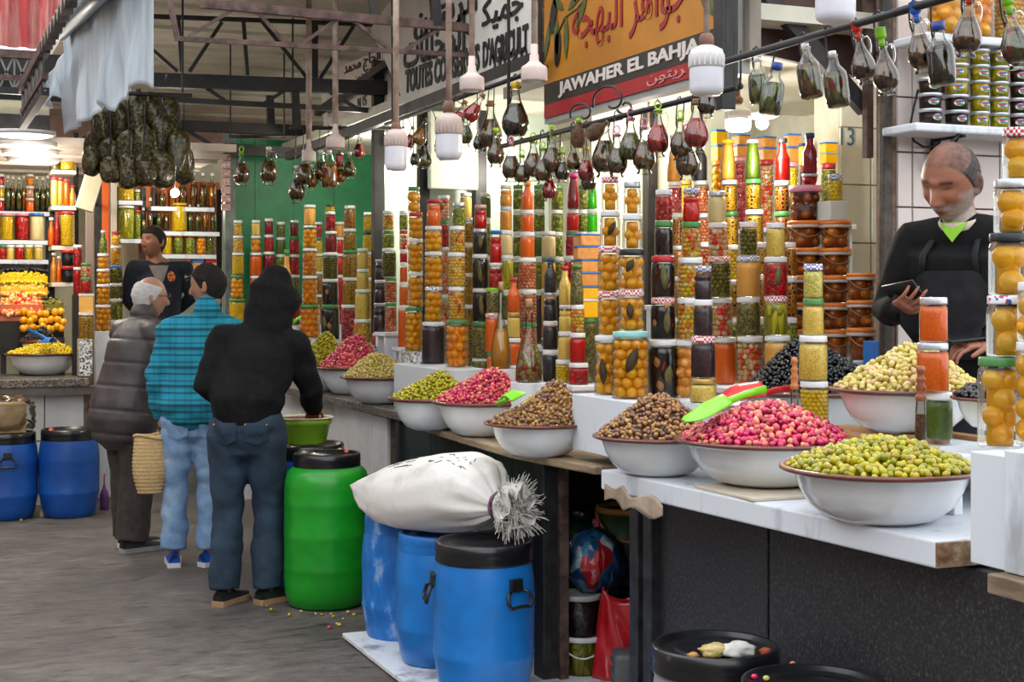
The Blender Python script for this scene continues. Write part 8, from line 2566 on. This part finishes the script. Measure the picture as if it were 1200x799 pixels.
# sloping trays of pickles
def tray(label, px0, px1, yt, yb, Y, kind_m, size, n, hump=.06, rows=3):
 a, c = atY(px0, yb, Y), atY(px1, yb, Y)
 zb = a.z
 hgt = (yb - yt) / F * dY(px0, Y)
 wd = c.x - a.x
 dep = .18
 t = thing('display_tray', label.replace('tray of', 'steel tray under').replace('heap of', 'steel tray under'), 'tray', ((a.x + c.x) / 2, Y + dep / 2, 0))
 b = MB(); b.box((0, 0, zb - .14), (wd, dep, .28), bev=.004); b.obj('pan', M_dark, t)
 for sx in (-1, 1):
  b = MB(); b.box((sx * (wd / 2 - .03), 0, (zb - .28) / 2), (.04, dep * .8, zb - .28)); b.obj('stand', M_steel, t)
 b = MB(); v, f = ico(1); rs = random.Random(int(px0 * 3 + yt))
 for k in range(n):
  x, y = rs.uniform(-wd / 2, wd / 2) * .97, rs.uniform(-dep / 2, dep / 2) * .95
  z = zb + hgt * (.25 + .75 * (y / dep + .5)) * rs.uniform(.75, 1.0) * (1 - .3 * (2 * x / wd) ** 4)
  s = size * rs.uniform(.8, 1.15)
  q = Quaternion((rs.gauss(0, 1), rs.gauss(0, 1), rs.gauss(0, 1), rs.gauss(0, 1))).normalized().to_matrix().to_4x4()
  b.add(v * np.array((s * .6, s * .46, s * .44)), f, 0, Matrix.Translation((x, y, z)) @ q)
 b.box((0, .02, zb + hgt * .3), (wd * .96, dep * .9, hgt * .6))
 o = b.obj('pickle_heap', kind_m, None, t.location); tag(o, label, 'pickles', None, 'stuff')
tray('heap of black olives in the top back tray', 0, 57, 303, 321, 13.05, MATS['black_olives'], .028, 420)
tray('heap of pale yellow olives in the second back tray', 0, 57, 317, 335, 12.86, MATS['yellow_olives'], .028, 420)
M_chop = piece_mat('chopped_vegetables', ['#c9321e', '#e0a03a', '#e2d2a8', '#d05a20', '#c9b070', '#b02a1a', '#e6c890'], rough=.35)
boost(M_chop, 1.25, 1.2)
tray('heap of mixed yellow pickles in the third back tray', 0, 57, 331, 349, 12.67, MATS['mix_piece'], .032, 330)
tray('heap of red and white chopped pickles in the fourth back tray', 0, 52, 344, 376, 12.48, M_chop, .045, 300)
tray('heap of olives and peppers in the tray beside the chopped pickles', 53, 75, 346, 372, 12.48, MATS['pickle_piece'], .035, 130)
# lemons and black olives in front
zl = atY(50, 392, 11.62 - .3).z
rs = random.Random(5); k = 0
for j, (yy, n) in enumerate(((385, 9), (376, 8), (367, 6))):
 for i in range(n):
  px = 24 + (76 - 24) * (i + .5) / n + (j % 2)
  p = atY(px + rs.uniform(-1.6, 1.6), yy - 1 + rs.uniform(-2, 2), 12.36 + .03 * j + rs.uniform(-.03, .02))
  e = link('whole_lemon', (_lm.get('whole') or _lm.setdefault('whole', MB().add(ico(3)[0] * np.array((.034, .029, .029)), ico(3)[1]).mesh('whole_lemon', [MATS['lemon_piece']]))), None, p)
  e.rotation_euler = (rs.uniform(0, 3), rs.uniform(0, 3), rs.uniform(0, 3))
  tag(e, 'yellow-orange preserved lemon in the pile on the back counter', 'lemon', 'lemon pile on the back counter')
b = MB(); pa_, pc_ = atY(24, 392, 12.3), atY(76, 392, 12.3)
b.box(((pa_.x + pc_.x) / 2, 12.4, (pa_.z - .03) / 2), (pc_.x - pa_.x, .16, pa_.z - .03)); tag(b.obj('display_block', M_steel), 'dark block under the lemon pile of the back stall', 'block')
bowl(46, 399, 44, 0, ZD + .02, 'black', (50, 382), 'dark olive bowl before the lemon pile', .026, d=11.72)
# narrow shelf unit
UY = 12.75
ut = thing('shelf_unit', 'narrow shelf unit with pale shelves left of the lemon column', 'shelf', (0, 0, 0))
for y in (199, 241, 288, 331):
 a, c = atY(60, y, UY), atY(89, y, UY)
 b = MB(); b.box(((a.x + c.x) / 2, UY + .12, a.z - .018), (c.x - a.x, .32, .036), bev=.004); b.obj('shelf_board', mat('pale_shelf', '#c9bfb0', '#ddd5c8', .6, scale=6), ut)
for px in (61, 89):
 p = atY(px, 300, UY + .24); b = MB(); b.box((p.x, p.y, 1.5), (.04, .04, 3.0)); b.obj('upright', M_steel, ut)
zs = [atY(70, y, UY).z for y in (199, 241, 288, 331)]
P = lambda px, k, ph, *a: put(px, UY, zs[k], ph, *a)
P(80, 0, 'big, on the top of the narrow shelf unit', J, 'yolive', 'yellow', 19, 169); P(65, 0, 'narrow, beside the big yellow jar', J, 'capers', 'red', 10, 169)
P(64, 1, 'first on the second shelf of the narrow unit', J, 'mustard', 'red', 9, 207); P(71, 1, 'second on the second shelf of the narrow unit', J, 'tan', 'red', 8, 208); P(78, 1, 'third on the second shelf of the narrow unit', J, 'osauce', 'red', 8, 210); P(85, 1, 'last on the second shelf of the narrow unit', 'bottle', 'tan', 'red', 8, 217)
P(79, 2, 'on the third shelf of the narrow unit', J, 'yolive', 'red', 17, 248); P(67, 2, 'third shelf of the narrow unit beside the olives', 'bottle', 'redp', 'red', 8, 248); P(60, 2, 'at the outer end of the third narrow shelf', 'bottle', 'osauce', 'white', 8, 255)
P(80, 3, 'lower of two on the bottom narrow shelf', 'tub', 'blackp', 'red', 17, 312)
stack(80, 0, HC - (312 - HY) / F * dY(80, UY), 'upper of two on the bottom narrow shelf', [('tub', 'blackp', 'red', 17, 293)], Y=UY)
P(63, 3, 'outer end of the bottom narrow shelf', 'bottle', 'tan', 'white', 8, 296); P(69, 3, 'bottom narrow shelf beside the dark tubs', 'bottle', 'osauce', 'white', 7, 300)
# columns in front
def block(px, Y, y, w, label, m=None):
 p = atY(px, y, Y); b = MB(); ww = w / F * dY(px, Y)
 zl_ = ZD if px < 104 else 0
 b.box((p.x, Y, (p.z + zl_) / 2), (ww, ww, p.z - zl_), bev=.004); tag(b.obj('display_block', m or M_wpaint), label, 'block')
 return p.z
zq = atY(101, 398, DY_ + .12).z
stack(101, 0, zq, 'column on the granite block of the back stall', [(J, 'stuffed', 'white', 18, 366, 101), ('box', 'peachc', 'white', 15, 344, 101), (J, 'redp', 'green', 13, 325, 101), (J, 'redmix', 'green', 12, 308, 101)], Y=DY_ + .22)
zq = block(91, 11.9, 345, 12, 'block under the red column beside the narrow unit', M_dark)
stack(91, 0, zq, 'red column beside the narrow shelf unit', [(J, 'redp', 'white', 10, 313), (J, 'redp', 'white', 10, 287)], Y=11.9)
zq = block(121, 11.9, 388, 18, 'white block under the lemon column of the back stall')
stack(121, 0, zq, 'lemon column of the back stall', [(J, 'lemon', 'white', 18, 357), (J, 'lemon', 'white', 16, 333), (J, 'lemon', 'white', 15, 315), (J, 'lemon', 'white', 14, 297), ('bottle', 'greenmix', 'white', 9, 270)], Y=11.9)
zq = block(136, 12.1, 375, 16, 'white block under the pickle column of the back stall')
stack(136, 0, zq, 'pickle column of the back stall', [(J, 'greenmix', 'white', 15, 350), (J, 'pickle', 'white', 15, 332), (J, 'pickle', 'blue', 15, 311), (J, 'mix', 'white', 13, 288), (J, 'lemonp', 'red', 10, 271)], Y=12.1)
# posts
for px, w, c, nm in ((124, 8, '#d9601c', 'orange'), (134, 7, '#cfc8b8', 'pale'), (106, 9, '#8f8076', 'grey timber'), (116, 7, '#171310', 'black')):
 p = atY(px, 300, 12.25); b = MB(); b.box((p.x, 12.3, 1.36), (w / F * dY(px, 12.25), .05, 2.72), bev=.003); tag(b.obj('stall_post', mat(nm.replace(' ', '_') + '_post', c, None, .6)), nm + ' upright post beside the lemon column', 'post')
p = atY(107, 217, 11.5); b = MB(); b.box((0, 0, 0), (.13, .10, .40), bev=.006); o = b.obj('light_box', mat('cream_box', '#cfc4a4', '#dcd2b4', .5, scale=5), None, p); o.rotation_euler = (0, .28, 0); tag(o, 'tilted cream box fixed to the post above the red bottles', 'box')
b = MB(); q = atY(112, 240, 11.85); b.bar(p, (q.x + .05, 12.27, p.z - .1), .02, .02); tag(b.obj('box_bracket', M_steel), 'small bracket holding the tilted cream box', 'bracket')
# shelves behind the vendor
VY = 13.6
zv = {}
for y, a, c, nm in ((235, 138, 166, 'short upper shelf left of the vendor'), (280, 138, 166, 'short lower shelf left of the vendor'), (271, 182, 256, 'long shelf of bottles behind the vendor'), (242, 176, 250, 'upper orange shelf behind the vendor'), (298, 182, 252, 'shelf of red lidded jars behind the vendor'), (331, 182, 258, 'low shelf behind the vendor')):
 zv[y] = board('wall_shelf', nm, a, c, y, VY, .24)
for px in (137, 168, 181, 257):
 p = atY(px, 300, VY + .16); b = MB(); b.box((p.x, p.y, 1.3), (.04, .04, 2.6)); tag(b.obj('shelf_post', M_steel), {137: 'first', 168: 'second', 181: 'third', 257: 'fourth'}[px] + ' steel shelf post behind the vendor, from the aisle side', 'post')
b = MB(); a, c = atY(163, 240, VY + .2), atY(258, 240, VY + .2); b.box(((a.x + c.x) / 2, VY + .24, 2.3), (c.x - a.x, .03, .75)); tag(b.obj('back_board', mat('orange_board', '#d9682a', '#e07c3c', .6, scale=4)), 'orange back board of the shelves behind the vendor', 'board')
V_ = lambda px, y, ph, *a: put(px, VY, zv[y], ph, *a)
V_(148, 235, 'big, upper shelf left of the vendor', J, 'yolive', 'yellow', 19, 217); V_(161, 235, 'narrow, upper shelf left of the vendor', J, 'greenmix', 'white', 7, 222)
V_(148, 280, 'wide, lower shelf left of the vendor', J, 'pepper', 'white', 19, 241); V_(161, 280, 'lower shelf left of the vendor', J, 'greenmix', 'red', 8, 246)
V_(210, 271, 'yellow, in the middle of the long shelf', J, 'yolive', 'yellow', 19, 238)
for k, (px, c, w, tp_) in enumerate(((168, 'green', 6, 244), (176, 'olive', 7, 232), (186, 'green', 7, 242), (195, 'olive', 7, 242), (223, 'green', 7, 240), (232, 'green', 7, 240), (241, 'gold', 7, 236), (250, 'green', 7, 240))):
 slim(px, VY, zv[271] if px > 181 else zv[280] + .0, w, tp_, c, f'slim {OIL[c][1]} oil bottle, {nth[k]} along the long shelf behind the vendor')
for k, (px, c, w, tp_) in enumerate(((190, 'olive', 9, 220), (202, 'gold', 9, 213), (214, 'olive', 10, 208), (227, 'amber', 9, 202), (238, 'olive', 9, 203), (249, 'gold', 9, 203))):
 slim(px, VY, zv[242], w, tp_, c, f'stout {OIL[c][1]} oil bottle, {nth[k]} on the upper orange shelf behind the vendor')
for k, (px, c, l) in enumerate(((196, 'yolive', 'orange'), (209, 'greenmix', 'orange'), (223, 'greenmix', 'orange'), (236, 'orange', 'teal'), (247, 'pickle', 'white'))):
 V_(px, 298, f'{nth[k]} on the shelf of red lidded jars', J, c, l, 12, 275)
for k, (px, c, l) in enumerate(((188, 'ybox', 'blue'), (204, 'redp', 'red'), (219, 'greenmix', 'red'), (232, 'tanbox', 'blue'), (246, 'ybox', 'red'))):
 V_(px, 331, f'{nth[k]} on the low shelf behind the vendor', 'box' if c in ('ybox', 'tanbox') else J, c, l, 12, 304)
# strip of printed sachets on the post
p = atY(268, 205, 11.72)
t = thing('sachet_strip', 'strip of red and white printed sachets hanging on the grey-green post', 'sachets', (p.x, 11.84, 0))
for k in range(7):
 z0, z1 = atY(268, 178 + 10 * k + 9, 11.8).z, atY(268, 178 + 10 * k, 11.8).z
 b = MB(); b.box((.0, -.01, (z0 + z1) / 2), (.075, .014, z1 - z0 - .004), bev=.004); b.obj('sachet', mat('sachet_a', '#b8343a', '#d8d2cc', .4, scale=50) if k % 2 else mat('sachet_b', '#cfc8c2', '#a84a3a', .4, scale=60), t)
# ------------------------------------------------------------------ carafes and wooden topped bottles
def carafe(px, y0, y1, w, X, label, cont, zc=None, cork=True, neck=.42, base=None):
 d = dX(px, X); k = d / F; R = w / 2 * k; p = at(px, y1, d); h = (y1 - y0) * k
 t = thing('carafe', label, 'bottle', p)
 g = [(0, .002), (R * .9, 0), (R, .01), (R * .97, h * .2), (R * .72, h * .40), (R * .34, h * .56), (R * .27, h * .65), (R * .25, h * .9), (R * .3, h * .91)]
 MB().lathe(g, 24).obj('glass', M_bg, t)
 MB().lathe([(0, .006)] + [(r * .93, z) for r, z in g[1:5]] + [(R * .5, h * .46), (0, h * .46)], 22).obj('contents', cont, t)
 MB().lathe([(0, h * .87), (R * .22, h * .87), (R * .26, h * .99), (R * .22, h), (0, h)], 12).obj('cork', STP['cork'], t)
 b = MB(); q = at(px, y1, d); b.box((q.x, q.y, (q.z + ZM) / 2), (R * 2.1, R * 2.1, q.z - ZM), bev=.003); tag(b.obj('display_block', M_wpaint), 'white block under the ' + label.split(' with')[0], 'block')
carafe(587, 330, 432, 24, 2.66, 'orange juice carafe with a long corked neck', mat('orange_liquid', '#d9951c', '#e0a42c', .15, coat=.5))
carafe(620, 350, 448, 32, 2.52, 'pickle carafe with a long neck and red chilies', cells('carafe_pickles', ['#a8963c', '#b8a85a', '#b0301c', '#8a7a2c', '#c9a06a', '#c05a2a'], .022, brine='#6a4a1a', coat=.8))
def grinder(px, y0, ym, y1, w, d, z, label, m):
 p = at(px, 400, d); p.z = z; k = d / F; R = w / 2 * k
 zt = HC - (y0 - HY) * k - z; zm = HC - (ym - HY) * k - z
 t = thing('spice_bottle', label, 'bottle', p)
 MB().lathe([(0, .001), (R * .95, 0), (R * 1.0, .005), (R * .92, zm * .7), (R * .75, zm)], 20).obj('glass', M_bg, t)
 MB().lathe([(0, .004), (R * .9, .004), (R * .84, zm * .66), (0, zm * .66)], 18).obj('contents', mat('spice_mix', '#8a5a2c', '#4a2c18', .7, scale=120), t)
 L = zt - zm
 MB().lathe([(R * .74, zm - .004), (R * .9, zm), (R * .92, zm + L * .1), (R * .7, zm + L * .16), (R * .8, zm + L * .3), (R * .9, zm + L * .36), (R * .6, zm + L * .46), (R * .75, zm + L * .56), (R * .8, zm + L * .62), (R * .45, zm + L * .7), (R * .7, zm + L * .8), (R * .78, zm + L * .88), (R * .6, zm + L * .97), (0, zm + L)], 22).obj('wooden_top', m, t)
grinder(931, 418, 455, 520, 11, 4.82, ZA, 'glass spice bottle with an orange turned wooden top by the cream stack', mat('orange_wood', '#a8602c', '#c07a40', .4, scale=20, coat=.3))
grinder(1079, 428, 468, 517, 14, 4.12, ZS, 'glass spice bottle with a dark turned wooden top by the green jar', mat('red_brown_wood', '#7a3e20', '#94522e', .4, scale=20, coat=.3))
# pads under the bowls
b = MB(); q = B7[0]; b.box((q.x - .06, q.y - .09, ZA + .0062), (.30, .34, .011), bev=.003); tag(b.obj('cardboard_pad', mat('pale_card', '#bfb29e', '#d8cdbb', .8, scale=8)), 'pale card pad under the bowl holding the green scoop', 'board')
# ------------------------------------------------------------------ shelves of small tubs by the near vendor
TY = 4.33
def wshelf(y, px0, px1, label):
 a, c = atY(px0, y, TY - .02), atY(px1, y, TY - .02)
 b = MB(); b.box(((a.x + c.x) / 2, TY + .05, a.z - .016), (c.x - a.x, .20, .032), bev=.008); tag(b.obj('wall_shelf', M_wpaint), label, 'shelf')
 for px in (px0 + 38, px1 - 20):
  p = atY(px, y, TY + .1); b = MB(); b.box((p.x, 4.478, a.z - .1), (.025, .02, .17)); b.bar((p.x, 4.47, a.z - .17), (p.x, TY + .02, a.z - .035), .014, .014); b.bar((p.x, 4.47, a.z - .037), (p.x, TY - .02, a.z - .037), .014, .01)
  tag(b.obj('shelf_bracket', M_steel), f'black bracket under the {label}, ' + ('nearer the post' if px < px1 - 30 else 'nearer the right edge'), 'bracket')
 return a.z
zw1 = wshelf(144, 1067, 1236, 'white wall shelf of small labelled tubs')
zw2 = wshelf(38, 1080, 1236, 'upper wall shelf of big jars')
M_lab = [mat('label_blue', '#2a5ac0', None, .4), mat('label_red', '#c0202a', None, .4), mat('label_green', '#2a8a3a', None, .4), mat('label_white', '#e2e2e6', None, .4)]
ct('darkolive', mat('dark_tub_olives', '#241612', '#3a261e', .3, scale=60), 'small tub of dark olives')
ct('yellowtub', cells('yellow_green_tub', ['#b3a23c', '#c2b452', '#a3963a', '#8a8a32', '#cabf70'], .02, brine='#8f8230', bmp=.2), 'small tub of yellow-green pickles')
for px, w, rows in ((1090, 28, 'ddd'), (1121, 29, 'ddyyy'), (1148, 24, 'yyyyy'), (1171, 23, 'yyyyy'), (1193, 20, 'ddddd'), (1216, 21, 'yyddd')):
 z = zw1; d = dY(px, TY)
 for k, c in enumerate(rows):
  h = 18.2 / F * d
  p = at(px, 400, d); p.z = z; R = w / 2 / F * d * .98
  cc = 'darkolive' if c == 'd' else 'yellowtub'
  col = [1090, 1121, 1148, 1171, 1193, 1216].index(px)
  t = jar('tub', cc, 'silver', p, R, h, f'{CT[cc][1]}, {ORD[k]}, {nth[col]} column of the tub shelf', 'small labelled tubs on the wall shelf')
  # printed oval label, three colours
  ang = CAM_ANG - math.atan(al(px)) + (.25 if col % 2 else .5)
  for q, (m_, sx_, sz_, dx_, dz_) in enumerate(((M_lab[3], .020, .012, 0, 0), (M_lab[0], .017, .005, 0, .005), (M_lab[1], .009, .005, -.004, .002), (M_lab[2], .014, .004, .002, -.006))):
   lb = MB(); r = R * .985 + .0006 * (q + 1)
   v = [(r * cos(ang + (dx_ + sx_ * cos(a)) / r), r * sin(ang + (dx_ + sx_ * cos(a)) / r), h * .42 + dz_ + sz_ * sin(a)) for a in np.linspace(0, 2 * pi, 15)[:-1]]
   lb.add(v, [list(range(14))]); lb.obj('printed_label', m_, t)
  z += h
put(1107, TY, zw2, 'on the upper wall shelf by the post', J, 'lemonp', 'gold', 40, -16); put(1146, TY, zw2, 'middle of the upper wall shelf', J, 'orange', 'gold', 34, -14); put(1183, TY, zw2, 'right part of the upper wall shelf', J, 'mix', 'gold', 36, -16); put(1218, TY, zw2, 'right end of the upper wall shelf', J, 'redmix', 'gold', 30, -14)
b = MB()
b.tube([atY(x, y, 4.47) for x, y in ((1076, 105), (1071, 125), (1066, 150), (1071, 165), (1082, 172), (1098, 171), (1106, 160), (1112, 140))], .0045, 6)
tag(b.obj('cable', M_steel), 'black cable looping below the tub shelf', 'cable')
b = MB(); b.tube([atY(x, y, 4.3) for x, y in ((1108, 178), (1116, 165), (1128, 153))], .006, 6); p = atY(1104, 170, 4.4);
tag(b.obj('cable', M_steel), 'short black cable beside the shelf bracket', 'cable')
# blue box corner behind the pale olives
p = at(1036, 406, 5.5); b = MB(); b.box((p.x, p.y + .05, (p.z + .02) / 2), (.07, .07, p.z + .02), bev=.004); tag(b.obj('plastic_box', LD['blue'][0]), 'bright blue box behind the pale olives below the post', 'box')
